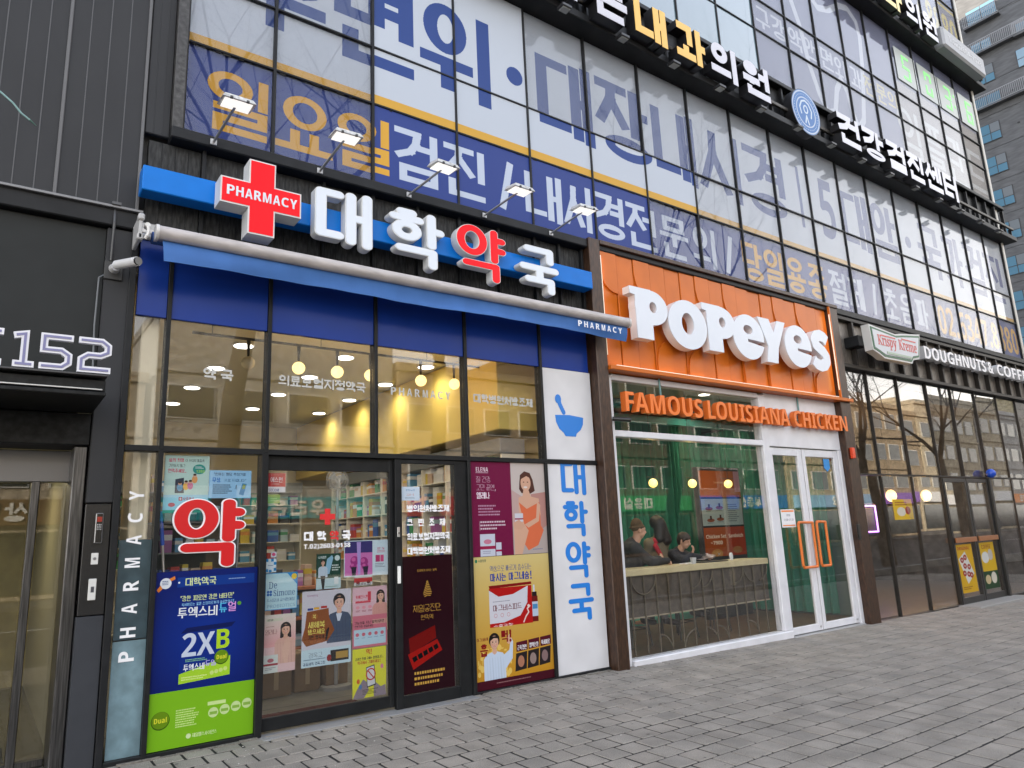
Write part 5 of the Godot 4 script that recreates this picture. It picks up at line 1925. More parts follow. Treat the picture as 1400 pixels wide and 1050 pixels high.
	put(mb, "screen", sheet_mesh(1.18, 1.56), mm, Vector3(11.18, 1.87, -1.929))
	# food tray, cups and wrappers on the counter
	var tr := thing("food_tray", "black food tray with crumpled wrapper on the window counter", "tray", Vector3(8.65, 1.116, -0.35))
	bx(tr, "tray", 8.40, 8.95, 1.117, 1.13, -0.5, -0.18, M("tray_black", 0.02, 0.02, 0.02, 0.4), 0.004)
	var wb := Build.new()
	var r := RandomNumberGenerator.new()
	r.seed = 3
	for i in 14:
		var c0 := Vector3(8.72 + r.randfn(0, 0.07), 1.15 + r.randf() * 0.05, -0.34 + r.randfn(0, 0.04))
		wb.flat(c0, c0 + Vector3(r.randfn(0, 0.06), r.randf_range(0, 0.06), r.randfn(0, 0.05)), c0 + Vector3(r.randfn(0, 0.06), r.randf_range(0, 0.06), r.randfn(0, 0.05)), Vector3(0, 0.5, 1))
	put(tr, "wrapper", wb.done(), M("wrapper_pale", 0.6, 0.5, 0.45, 0.6))
	for q in [[8.22, 0.045, 0.085, "small clear plastic cup standing on the counter by the tray", 0.45, 0.47, 0.47], [9.06, 0.05, 0.03, "white round paper disc propped on the window counter", 0.7, 0.72, 0.74]]:
		var b := Build.new()
		if q[2] > 0.05:
			b.bar(Vector3(q[0], 1.117, -0.22), Vector3(q[0], 1.117 + q[2], -0.22), q[1] * 0.75, q[1], 16)
		else:
			b.bar(Vector3(q[0], 1.175, -0.22), Vector3(q[0] + 0.008, 1.176, -0.2), 0.056, 0.056, 20)
		var c := put(self, "paper_cup" if q[2] > 0.05 else "paper_disc", b.done(), M("cup%d" % int(q[0] * 10), q[4], q[5], q[6], 0.4))
		tag(c, q[3], "cup" if q[2] > 0.05 else "paper disc")
	var nk := Build.new()
	for i in 5:
		var c0 := Vector3(8.0 + i * 0.05, 1.118, -0.26 + (i % 2) * 0.05)
		nk.flat(c0, c0 + Vector3(0.11, 0.02, 0.02), c0 + Vector3(0.05, 0.012, -0.08), Vector3.UP)
	var nn := put(self, "paper_napkin", nk.done(), M("napkin", 0.7, 0.7, 0.7, 0.7))
	tag(nn, "crumpled white napkins on the counter by the adult's hands", "napkin")

# cloth in folds between two corners, its folds running upright
func pleats(b: Build, a: Vector3, c: Vector3) -> void:
	var n := int((c.x - a.x) / 0.022)
	var mid := (a.z + c.z) * 0.5
	var amp := (c.z - a.z) * 0.5
	var at := func(i: int) -> Vector3:
		var x := lerpf(a.x, c.x, float(i) / n)
		var w := sin(x * 38.0 + 1.3 * sin(x * 5.0)) * (0.7 + 0.3 * sin(x * 11.0))
		return Vector3(x, 0, mid + amp * w)
	for i in n:
		var p: Vector3 = at.call(i)
		var q: Vector3 = at.call(i + 1)
		var p0: Vector3 = at.call(maxi(i - 1, 0))
		var q1: Vector3 = at.call(mini(i + 2, n))
		var np := Vector3(-(q.z - p0.z), 0, q.x - p0.x).normalized()
		var nq := Vector3(-(q1.z - p.z), 0, q1.x - p.x).normalized()
		var lo := Vector3(0, a.y, 0)
		var hi := Vector3(0, c.y, 0)
		b.smooth(p + lo, q + lo, q + hi, np, nq, nq)
		b.smooth(p + lo, q + hi, p + hi, np, nq, np)

# ---------------------------------------------------------------- doughnut shop
func build_doughnut_shop() -> void:
	var o := thing("doughnut_shopfront", "dark framed doughnut shop front of tall glass panes", "shop front", Vector3(17, -0.12, 0))
	var fr := MT("bronze_frame", 0.035, 0.031, 0.028, 0.4, "cloud", Vector3(0.6, 0.6, 0.6), 0.3)
	var gl := glass("bronze_glass", 0.10, 0.03, 0.028, 0.022, 0.7)
	var up := [12.44, 13.41, 14.58, 15.82, 16.95, 18.15, 19.35, 20.5, 21.5]
	var r := RandomNumberGenerator.new()
	r.seed = 8
	for i in up.size() - 1:
		put(o, "glass_pane", box_mesh(Vector3(up[i + 1] - up[i] - 0.02, 1.93, 0.01), 0.0), gl, Vector3((up[i] + up[i + 1]) * 0.5, 3.415, -0.03), Basis.from_euler(Vector3(r.randfn(0, 0.004), r.randfn(0, 0.006), 0)))
		if i < 3 or i > 4:
			put(o, "glass_pane", box_mesh(Vector3(up[i + 1] - up[i] - 0.02, 2.51, 0.01), 0.0), gl, Vector3((up[i] + up[i + 1]) * 0.5, 1.165, -0.03), Basis.from_euler(Vector3(r.randfn(0, 0.004), r.randfn(0, 0.006), 0)))
			bx(o, "base_rail", up[i] + 0.01, up[i + 1] - 0.01, -0.2, -0.09, -0.08, 0.02, fr, 0.004)
	for x in up:
		bx(o, "mullion", x - 0.012, x + 0.012, 2.45, 4.39, -0.07, 0.005, fr, 0.003)
		if x < 15.9 or x > 18.0:
			bx(o, "mullion", x - 0.012, x + 0.012, -0.2, 2.41, -0.07, 0.005, fr, 0.003)
	bx(o, "transom", 12.43, 21.5, 2.415, 2.447, -0.07, 0.01, fr, 0.003)
	bx(o, "head_rail", 12.43, 21.68, 4.385, 4.46, -0.10, 0.09, fr, 0.008)
	# ribbed band over the glass
	var tan_ := MT("band_tan", 0.26, 0.23, 0.20, 0.45, "rough", Vector3(3.0, 0.4, 3.0), 0.4)
	var x := 12.43
	while x < 21.6:
		bx(o, "band_panel", x + 0.03, minf(x + 0.565, 21.68), 4.47, 5.30, -0.09, -0.01, tan_, 0.004)
		bx(o, "band_fin", x - 0.028, x + 0.028, 4.462, 5.36, -0.09, 0.08, fr, 0.004)
		x += 0.595
	bx(o, "band_rail", 12.43, 21.68, 5.305, 5.375, -0.09, 0.09, fr, 0.006)
	# doors
	for L in [[15.85, 16.90], [16.93, 17.98]]:
		var a: float = L[0]
		var b: float = L[1]
		var d := bx(o, "door", a, a + 0.07, -0.1, 2.40, -0.06, 0.015, M("door_dark", 0.014, 0.013, 0.012, 0.4), 0.004)
		bx(d, "door_stile", b - 0.07, b, -0.1, 2.40, -0.06, 0.015, M("door_dark", 0.014, 0.013, 0.012, 0.4), 0.004)
		bx(d, "door_rail", a + 0.071, b - 0.071, 2.32, 2.40, -0.058, 0.013, M("door_dark", 0.014, 0.013, 0.012, 0.4), 0.004)
		bx(d, "door_rail", a + 0.071, b - 0.071, -0.1, 0.02, -0.058, 0.013, M("door_dark", 0.014, 0.013, 0.012, 0.4), 0.004)
		bx(d, "glass_pane", a + 0.071, b - 0.071, 0.021, 2.319, -0.03, -0.02, gl, 0.0)
		bx(d, "push_bar", a + 0.03, b - 0.08, 1.09, 1.19, 0.04, 0.075, MT("bar_wood", 0.36, 0.14, 0.05, 0.4, "fine", Vector3(0.6, 4.0, 4.0)), 0.008)
		bx(d, "bar_mount", a + 0.10, a + 0.13, 1.12, 1.16, 0.015, 0.04, M("door_dark", 0.014, 0.013, 0.012, 0.4), 0.0)
	bx(o, "door_post", 18.0, 18.10, -0.2, 2.42, -0.08, 0.06, M("door_dark", 0.014, 0.013, 0.012, 0.4), 0.005)
	bx(o, "card_reader", 18.11, 18.22, 1.32, 1.55, 0.0, 0.05, M("reader_black", 0.01, 0.01, 0.01, 0.3), 0.01)
	bx(o, "door_ramp", 15.6, 18.3, -0.2, -0.1, -0.05, 0.42, MT("ramp_stone", 0.34, 0.33, 0.31, 0.7, "fine", Vector3(2, 2, 2)), 0.01)
	var bl := Build.new()
	bl.ball(Vector3(18.03, 2.52, 0.1), Vector3(0.10, 0.10, 0.10), 16)
	var bo := put(self, "round_sensor", bl.done(), M("sensor_blue", 0.01, 0.06, 0.42, 0.25))
	tag(bo, "round blue dome lamp above the doughnut shop door post", "sensor")
	# ---- room
	var room := thing("doughnut_room", "dim brown doughnut shop interior behind tall glass", "room", Vector3(17, 0, -4))
	bx(room, "floor", 12.48, 21.5, -0.4, -0.1, -7.0, -0.09, M("donut_floor", 0.16, 0.14, 0.12, 0.4), 0.0)
	bx(room, "ceiling", 12.48, 21.5, 4.0, 4.2, -7.0, -0.11, M("donut_ceiling", 0.10, 0.09, 0.08, 0.8), 0.0)
	bx(room, "back_wall", 12.48, 21.5, -0.1, 4.0, -7.1, -6.95, MT("donut_wall", 0.2, 0.13, 0.08, 0.7, "blotch", Vector3(0.5, 0.5, 0.5)), 0.0)
	bx(room, "counter", 14.0, 20.0, -0.1, 1.0, -5.0, -4.4, M("donut_counter", 0.3, 0.2, 0.12, 0.5), 0.02)
	bx(room, "back_shelf", 13.0, 20.0, 1.5, 1.56, -6.94, -6.6, M("donut_counter", 0.3, 0.2, 0.12, 0.5), 0.01)
	for q in [[13.3, 1.98, -1.2], [16.9, 2.15, -1.6], [18.6, 2.15, -1.6], [15.2, 2.1, -2.6]]:
		var t := thing("amber_pendant", "amber glowing pendant lamp hanging inside the doughnut shop", "lamp", Vector3(q[0], q[1] + 0.3, q[2]), "pendant lamps in the doughnut shop")
		var c := Build.new()
		c.bar(Vector3(q[0], q[1] + 0.1, q[2]), Vector3(q[0], 3.99, q[2]), 0.006, 0.006, 6)
		put(t, "lamp_wire", c.done(), M("track_black", 0.02, 0.02, 0.02, 0.5))
		c = Build.new()
		c.ball(Vector3(q[0], q[1], q[2]), Vector3(0.12, 0.14, 0.12), 14)
		put(t, "lamp_globe", c.done(), glow("amber_glow", 1.0, 0.60, 0.16, 1.2))
		var l := OmniLight3D.new()
		l.name = "amber_source"
		l.light_energy = 0.45
		l.light_size = 0.08
		l.light_color = Color(1.0, 0.75, 0.4)
		l.omni_range = 10.0
		l.omni_attenuation = 2.0
		l.shadow_enabled = true
		t.add_child(l)
		l.position = Vector3(0, -0.3, 0)
	var ne := thing("neon_sign", "purple neon tube frame glowing inside the doughnut shop", "neon sign", Vector3(16.2, 1.4, -2.2))
	var nb := Build.new()
	for k in 2:
		var a := 15.9 + k * 0.75
		nb.path([Vector3(a, 1.35, -2.2), Vector3(a + 0.6, 1.35, -2.2), Vector3(a + 0.6, 1.95, -2.2), Vector3(a, 1.95, -2.2), Vector3(a, 1.35, -2.2)], 0.02, 8)
	put(ne, "neon_tube", nb.done(), glow("neon_purple", 0.55, 0.2, 1.0, 1.2))
	bx(ne, "back_board", 15.85, 17.3, 1.28, 2.02, -2.27, -2.23, M("neon_board", 0.03, 0.02, 0.04, 0.6), 0.0)
	var nl := AreaLight3D.new()
	nl.name = "neon_light"
	nl.area_size = Vector2(1.3, 0.6)
	nl.light_energy = 0.12
	nl.light_color = Color(0.7, 0.4, 1.0)
	nl.shadow_enabled = true
	add_child(nl)
	nl.position = Vector3(16.57, 1.65, -2.15)
	nl.rotation_degrees = Vector3(0, 180, 0)
	# row of small warm bulbs along the counter
	var gb := thing("bulb_string", "string of small warm bulbs over the doughnut counter", "string lights", Vector3(15, 1.9, -4.2))
	var gw := Build.new()
	var gg := Build.new()
	for k in 22:
		gg.ball(Vector3(13.0 + k * 0.32, 1.86 - 0.03 * (k % 2), -4.2), Vector3(0.03, 0.03, 0.03), 8)
	gw.bar(Vector3(12.6, 1.92, -4.2), Vector3(20.2, 1.92, -4.2), 0.006, 0.006, 6)
	put(gb, "wire", gw.done(), M("track_black", 0.02, 0.02, 0.02, 0.5))
	put(gb, "bulbs", gg.done(), glow("string_glow", 1.0, 0.62, 0.2, 1.6))
	for q in [[13.6, -1.0, 0], [14.9, -1.6, 1], [19.0, -1.2, 2]]:
		var t := thing("cafe_table", ["round cafe table just inside the doughnut shop window", "round cafe table deeper in the doughnut shop", "round cafe table right of the doughnut shop door"][q[2]], "table", Vector3(q[0], -0.1, q[1]), "tables in the doughnut shop")
		var c := Build.new()
		c.bar(Vector3(q[0], 0.62, q[1]), Vector3(q[0], 0.65, q[1]), 0.32, 0.32, 24)
		put(t, "tabletop", c.done(), M("table_dark", 0.05, 0.035, 0.025, 0.4))
		c = Build.new()
		c.bar(Vector3(q[0], -0.08, q[1]), Vector3(q[0], 0.62, q[1]), 0.03, 0.03, 10)
		c.bar(Vector3(q[0], -0.1, q[1]), Vector3(q[0], -0.07, q[1]), 0.2, 0.19, 20)
		put(t, "leg", c.done(), M("stool_leg", 0.03, 0.03, 0.03, 0.4, 0.5))

# ---------------------------------------------------------------- signs
# a row of single Latin letters, each a mesh of its own, squeezed to run from x0 to x1
func letter_row(p: Node, text: String, x0: float, x1: float, y: float, h: float, z: float, depth: float, m: Material, font: Font, face: Material = null) -> void:
	var total := 0.0
	for ch in text:
		total += advance(ch, h, 0.9, font)
	var k := (x1 - x0) / total
	var at := x0
	for ch in text:
		var a := advance(ch, h, 0.9, font) * k
		if ch != " ":
			var o := put(p, "letter", solid_letter(ch, h, k, depth, font), m, Vector3(at, y, z))
			if face:
				put(o, "face", solid_letter(ch, h, k, 0.003, font), face, Vector3(at, y, z + depth + 0.0006))
		at += a

func solid_letter(ch: String, h: float, k: float, depth: float, font: Font) -> ArrayMesh:
	var tm := TextMesh.new()
	tm.font = font
	tm.font_size = 64
	tm.pixel_size = 1.0 / 64.0
	tm.depth = 1.0
	tm.curve_step = 1.0
	tm.text = ch
	tm.horizontal_alignment = HORIZONTAL_ALIGNMENT_LEFT
	tm.vertical_alignment = VERTICAL_ALIGNMENT_BOTTOM
	var arr := tm.get_mesh_arrays()
	var vs: PackedVector3Array = arr[Mesh.ARRAY_VERTEX]
	var low := foot(font)
	var e := h / 0.714
	var z0 := 1e9
	for v in vs:
		z0 = minf(z0, v.z)
	for i in vs.size():
		vs[i] = Vector3(vs[i].x * e * k, (vs[i].y - low) * e, (vs[i].z - z0) * depth)
	arr[Mesh.ARRAY_VERTEX] = vs
	var m := ArrayMesh.new()
	m.add_surface_from_arrays(Mesh.PRIMITIVE_TRIANGLES, arr)
	return m

func plus_shape(x0: float, x1: float, y0: float, y1: float, ax0: float, ax1: float, ay0: float, ay1: float) -> PackedVector2Array:
	return PackedVector2Array([Vector2(ax0, y0), Vector2(ax1, y0), Vector2(ax1, ay0), Vector2(x1, ay0), Vector2(x1, ay1), Vector2(ax1, ay1), Vector2(ax1, y1), Vector2(ax0, y1), Vector2(ax0, ay1), Vector2(x0, ay1), Vector2(x0, ay0), Vector2(ax0, ay0)])

func build_signs() -> void:
	pharmacy_sign()
	restaurant_sign()
	doughnut_sign()
	clinic_sign()
	dental_sign()

func pharmacy_sign() -> void:
	var o := thing("pharmacy_sign", "blue sign board with red cross box and raised white syllables", "sign", Vector3(3.5, 4.7, 0.1))
	bx(o, "board", 0.87, 6.20, 4.73, 4.965, 0.06, 0.25, MT("sign_blue", 0.004, 0.16, 0.58, 0.3, "clean", Vector3(0.5, 0.5, 0.5)), 0.008)
	for x in [1.2, 2.4, 3.6, 4.8, 5.9]:
		bx(o, "bracket", x, x + 0.05, 4.80, 4.9, -0.02, 0.06, M("black_metal", 0.018, 0.019, 0.021, 0.42), 0.0)
	# red cross light box
	var white := MT("sign_white_edge", 0.62, 0.63, 0.63, 0.35, "clean", Vector3(0.8, 0.8, 0.8))
	var b := Build.new()
	b.slab([pierced(plus_shape(1.475, 2.222, 4.43, 5.175, 1.725, 1.972, 4.685, 4.94), [])], 0.255, 0.45)
	var c := put(o, "cross_box", b.done(), white)
	b = Build.new()
	b.slab([pierced(plus_shape(1.489, 2.208, 4.444, 5.161, 1.739, 1.958, 4.699, 4.926), [])], 0.4505, 0.455)
	var red := M("sign_red", 0.75, 0.008, 0.015, 0.25)
	red.metallic_specular = 0.25
	red.emission_enabled = true
	red.emission = lin(0.9, 0.01, 0.015)
	red.emission_energy_multiplier = 0.05
	put(c, "red_face", b.done(), red)
	var lw := M("sign_white_face", 0.52, 0.56, 0.62, 0.25)
	lw.emission_enabled = true
	lw.emission = lin(0.72, 0.82, 1.0)
	lw.emission_energy_multiplier = 0.045
	var word := "PHARMACY"
	var at := 1.53
	for i in 8:
		var w := 0.082 if word[i] != "M" else 0.095
		put(c, "letter", latin_mesh(word[i], w * 0.82, 0.095, 0.006, bold), lw, Vector3(at, 4.765, 0.4555))
		at += w * 0.99
	# four raised syllables
	var spots := [["대", 2.39, 3.01, 4.545, 5.15], ["학", 3.20, 3.88, 4.475, 5.12], ["약", 4.03, 4.72, 4.47, 5.13], ["국", 4.91, 5.52, 4.465, 5.06]]
	for s in spots:
		var w: float = s[2] - s[1]
		var h: float = s[4] - s[3]
		var g := put(o, "letter", korean_mesh(s[0], w, h, 0.122, 0.115, true, 0.70), white, Vector3(s[1], s[3], 0.255))
		put(g, "face", korean_mesh(s[0], w, h, 0.122, 0.004, true, 0.70, 0.102), red if s[0] == "약" else lw, Vector3(s[1], s[3], 0.3706))

func blob(loop: PackedVector2Array, cuts: Array) -> Array:
	var res: Array = [loop]
	for c in cuts:
		var nxt: Array = []
		for q in res:
			for z in Geometry2D.clip_polygons(q, c):
				if not Geometry2D.is_polygon_clockwise(z):
					nxt.append(z)
		res = nxt
	return res

func fat_letter(ch: String, w: float, h: float) -> Array:
	var S := func(pts: Array) -> PackedVector2Array:
		var l := PackedVector2Array()
		for i in pts.size() / 2:
			l.append(Vector2(pts[i * 2] * w, pts[i * 2 + 1] * h))
		return l
	var E := func(cx: float, cy: float, rx: float, ry: float) -> PackedVector2Array:
		return ring_loop(Vector2(cx * w, cy * h), Vector2(rx * w, ry * h), 48)
	match ch:
		"P":
			return shapes_of([S.call([0.13, 0.0, 0.56, 0.0, 0.56, 1.0, 0.0, 1.0, 0.0, 0.86, 0.13, 0.84]), E.call(0.56, 0.645, 0.44, 0.345), S.call([0.3, 0.5, 0.56, 0.5, 0.56, 0.995, 0.3, 0.995])], [E.call(0.60, 0.655, 0.10, 0.11)])
		"O":
			return shapes_of([E.call(0.5, 0.5, 0.5, 0.5)], [E.call(0.5, 0.52, 0.16, 0.22)])
		"e":
			var outer: PackedVector2Array = E.call(0.5, 0.5, 0.5, 0.5)
			var parts := blob(outer, [S.call([0.46, 0.39, 1.1, 0.32, 1.1, 0.435, 0.46, 0.455])])
			return shapes_of(parts, [E.call(0.5, 0.665, 0.15, 0.10)])
		"Y":
			return shapes_of([S.call([0.0, 1.0, 0.29, 0.36, 0.20, 0.0, 0.58, 0.0, 0.66, 0.36, 1.0, 1.0, 0.70, 1.0, 0.54, 0.70, 0.40, 1.0])], [])
		"S":
			var pts := PackedVector2Array()
			for q in [[0.84, 0.76], [0.72, 0.84], [0.55, 0.87], [0.36, 0.83], [0.26, 0.73], [0.30, 0.62], [0.46, 0.55], [0.62, 0.48], [0.74, 0.38], [0.74, 0.27], [0.62, 0.17], [0.44, 0.13], [0.26, 0.16], [0.14, 0.24]]:
				pts.append(Vector2(q[0] * w, q[1] * h) * 1000.0)
			var out: Array = []
			for z in Geometry2D.offset_polyline(pts, 135.0 * h, Geometry2D.JOIN_ROUND, Geometry2D.END_BUTT):
				out.append(z)
			return shapes_of(out, [], 0.001)
	return []

func restaurant_sign() -> void:
	var o := thing("restaurant_sign", "big orange fascia of upright strips with fat white letters", "sign", Vector3(9.4, 3.7, 0.1))
	var org := MT("sign_orange", 0.56, 0.135, 0.012, 0.32, "clean", Vector3(0.4, 0.4, 0.4))
	org.metallic_specular = 0.35
	var r := RandomNumberGenerator.new()
	r.seed = 14
	var x0 := 6.48
	var n := 17
	var w := (12.10 - x0) / n
	for k in n:
		var a := x0 + k * w
		var b := Build.new()
		var z := 0.075 + (0.016 if k % 2 else 0.0) + r.randf_range(-0.003, 0.003)
		# each strip is cut at the top or the foot by a quarter circle that stands proud of its lower half
		b.box(Vector3(a + 0.007, 3.76, 0.0), Vector3(a + w - 0.007, 5.45, z), 0.006)
		var strip := put(o, "strip", b.done(), org)
		if k % 3 != 1:
			var top := k % 2 == 0
			var q := Build.new()
			var cx := a + 0.006 if r.randf() < 0.5 else a + w - 0.006
			var arc := PackedVector2Array()
			var y := r.randf_range(4.93, 5.03) if top else r.randf_range(4.02, 4.10)
			var rad := w - 0.012
			if top:
				arc.append(Vector2(a + 0.006, 5.446))
				arc.append(Vector2(a + w - 0.006, 5.446))
			else:
				arc.append(Vector2(a + 0.006, 3.764))
				arc.append(Vector2(a + w - 0.006, 3.764))
			for i in 11:
				var f := i / 10.0
				var xx := lerpf(a + w - 0.006, a + 0.006, f)
				var dx := absf(xx - cx)
				var hh := sqrt(maxf(rad * rad - dx * dx, 0.0))
				arc.append(Vector2(xx, y + 0.16 - hh) if top else Vector2(xx, y - 0.16 + hh))
			if Geometry2D.is_polygon_clockwise(arc):
				arc.reverse()
			q.slab([pierced(arc, [])], z + 0.0005, z + 0.028)
			put(strip, "raised_arc", q.done(), org)
	bx(o, "foot_ledge", 6.478, 12.44, 3.695, 3.755, -0.05, 0.20, org, 0.008)
	bx(o, "side_edge", 12.101, 12.13, 3.76, 5.45, 0.0, 0.17, org, 0.006)
	# light strips tucked behind the ledge and the side edges
	var led := glow("led_strip", 1.0, 0.72, 0.36, 0.18)
	for L in [[6.6, 12.0, 3.757, 3.765, 0.165, 0.185, 0.0], [6.481, 6.489, 3.9, 5.3, 0.125, 0.140, 1.0], [12.091, 12.099, 3.9, 5.3, 0.145, 0.16, 2.0]]:
		bx(o, "led_strip", L[0], L[1], L[2], L[3], L[4], L[5], led, 0.0)
		var al := AreaLight3D.new()
		al.name = "strip_light"
		al.light_color = Color(1.0, 0.82, 0.55)
		al.shadow_enabled = true
		al.light_energy = 0.10 if L[6] == 0.0 else 0.03
		al.area_size = Vector2(5.4, 0.015) if L[6] == 0.0 else Vector2(1.4, 0.012)
		o.add_child(al)
		var mid := Vector3((L[0] + L[1]) * 0.5, (L[2] + L[3]) * 0.5, (L[4] + L[5]) * 0.5)
		if L[6] == 0.0:
			al.position = mid + Vector3(0, 0.006, 0) - o.position
			al.rotation_degrees = Vector3(60, 0, 0)
		else:
			var sx := 1.0 if L[6] == 1.0 else -1.0
			al.position = mid + Vector3(0.006 * sx, 0, 0) - o.position
			al.basis = Basis(Vector3.UP, Vector3(0, 0, 1).cross(Vector3.UP) * 0.0 + Vector3(-0.5, 0, -0.866 * sx), Vector3(-0.866 * sx, 0, 0.5)).orthonormalized()
	# letters
	var face := M("letter_white", 0.50, 0.53, 0.58, 0.28)
	face.emission_enabled = true
	face.emission = lin(0.78, 0.86, 1.0)
	face.emission_energy_multiplier = 0.045
	var side := M("letter_side", 0.70, 0.66, 0.66, 0.35)
	var rows := [["P", 6.79, 7.52, 4.14, 4.86], ["O", 7.52, 8.345, 4.10, 4.83], ["P", 8.27, 9.02, 4.14, 4.86], ["e", 8.96, 9.74, 4.11, 4.83], ["Y", 9.62, 10.36, 4.12, 4.84], ["e", 10.30, 11.06, 4.12, 4.84], ["S", 11.02, 11.68, 4.12, 4.86]]
	for i in rows.size():
		var L: Array = rows[i]
		var ww: float = L[2] - L[1]
		var hh: float = L[4] - L[3]
		var sh := fat_letter(L[0], ww, hh)
		var b := Build.new()
		b.slab(sh, 0.0, 0.12)
		var g := put(o, "letter", b.done(), side, Vector3(L[1], L[3], 0.20 + 0.002 * (i % 3)))
		b = Build.new()
		b.slab(sh, 0.0, 0.012)
		put(g, "face", b.done(), face, Vector3(L[1], L[3], 0.3208 + 0.002 * (i % 3)))
	# tagline hung on two rods below
	var t := thing("tagline_sign", "row of thin orange capitals hanging below the orange fascia", "sign", Vector3(9.4, 3.16, 0.1))
	var om := M("tagline_orange", 0.72, 0.16, 0.018, 0.35)
	var om2 := M("tagline_orange_side", 0.62, 0.13, 0.016, 0.4)
	letter_row(t, "FAMOUS", 6.71, 8.33, 3.165, 0.262, 0.05, 0.09, om2, bold, om)
	letter_row(t, "LOUISIANA", 8.39, 10.47, 3.165, 0.262, 0.05, 0.09, om2, bold, om)
	letter_row(t, "CHICKEN", 10.58, 12.24, 3.165, 0.262, 0.05, 0.09, om2, bold, om)
	bx(t, "rail", 6.73, 12.2, 3.285, 3.300, 0.03, 0.049, M("rail_teal", 0.12, 0.25, 0.25, 0.4), 0.0)
	for x in [7.55, 10.92]:
		var q := Build.new()
		q.bar(Vector3(x, 3.30, 0.04), Vector3(x, 3.70, 0.04), 0.014, 0.014, 8)
		put(t, "rod", q.done(), M("rail_teal", 0.12, 0.25, 0.25, 0.4))

func doughnut_sign() -> void:
	var o := thing("doughnut_logo_sign", "bow tie shaped white sign box with green border and red script", "sign", Vector3(13.7, 4.55, 0.2))
	var edge := PackedVector2Array([Vector2(12.97, 4.68), Vector2(13.2, 4.62), Vector2(13.37, 4.56), Vector2(14.43, 4.57), Vector2(14.5, 4.65), Vector2(14.76, 4.70), Vector2(14.94, 5.23), Vector2(14.15, 5.14), Vector2(13.9, 5.1), Vector2(12.94, 5.17)])
	var lay := [[0.0, 0.27, 0.42, M("logo_white_box", 0.52, 0.52, 0.51, 0.4)], [-0.035, 0.4205, 0.43, M("logo_green", 0.01, 0.09, 0.035, 0.4)], [-0.075, 0.4305, 0.436, M("logo_face", 0.50, 0.51, 0.54, 0.4)]]
	for i in 3:
		var sh: Array = []
		for q in Geometry2D.offset_polygon(edge, lay[i][0]):
			sh.append(pierced(q, []))
		var b := Build.new()
		b.slab(sh, lay[i][1], lay[i][2])
		put(o, ["box", "green_border", "face"][i], b.done(), lay[i][3])
	bx(o, "bracket", 12.8, 13.1, 4.78, 4.98, -0.02, 0.269, M("black_metal", 0.018, 0.019, 0.021, 0.42), 0.01)
	var red := M("logo_red", 0.55, 0.09, 0.08, 0.4)
	put(o, "lettering", latin_mesh("Krispy", 0.70, 0.27, 0.006, serif), red, Vector3(13.17, 4.74, 0.4365))
	put(o, "lettering", latin_mesh("Kreme", 0.70, 0.20, 0.006, serif), red, Vector3(13.96, 4.80, 0.4365))
	bx(o, "letter_bar", 13.3, 13.85, 4.985, 5.01, 0.4365, 0.442, red, 0.0)
	bx(o, "letter_bar", 14.1, 14.66, 5.01, 5.035, 0.4365, 0.442, red, 0.0)
	bx(o, "green_ribbon", 13.45, 14.4, 4.655, 4.70, 0.4365, 0.444, M("logo_ribbon", 0.35, 0.42, 0.33, 0.5), 0.0)
	var t := thing("doughnut_lettering", "row of raised silver white capitals beside the bow tie sign", "sign", Vector3(18, 4.88, 0.1))
	var sm := M("silver_side", 0.45, 0.45, 0.46, 0.4)
	var sf := M("silver_face", 0.68, 0.67, 0.68, 0.35)
	letter_row(t, "DOUGHNUTS", 15.36, 18.42, 4.83, 0.26, 0.10, 0.16, sm, bold, sf)
	letter_row(t, "&", 18.5, 18.78, 4.83, 0.26, 0.10, 0.16, sm, bold, sf)
	letter_row(t, "COFFEE", 18.98, 21.2, 4.83, 0.26, 0.10, 0.16, sm, bold, sf)
	bx(t, "rail", 15.36, 21.45, 4.95, 4.99, 0.081, 0.0995, M("black_metal", 0.018, 0.019, 0.021, 0.42), 0.0)

func block_letters(o: Node3D, rows: Array, lo: float, hi: float, t: float, z0: float, z1: float, face: Material, side: Material) -> void:
	for L in rows:
		var w: float = L[2] - L[1]
		var g := put(o, "letter", korean_mesh(L[0], w, hi - lo, t, z1 - z0), side, Vector3(L[1], lo, z0))
		put(g, "face", korean_mesh(L[0], w, hi - lo, t, 0.004), face, Vector3(L[1], lo, z1 + 0.0006))

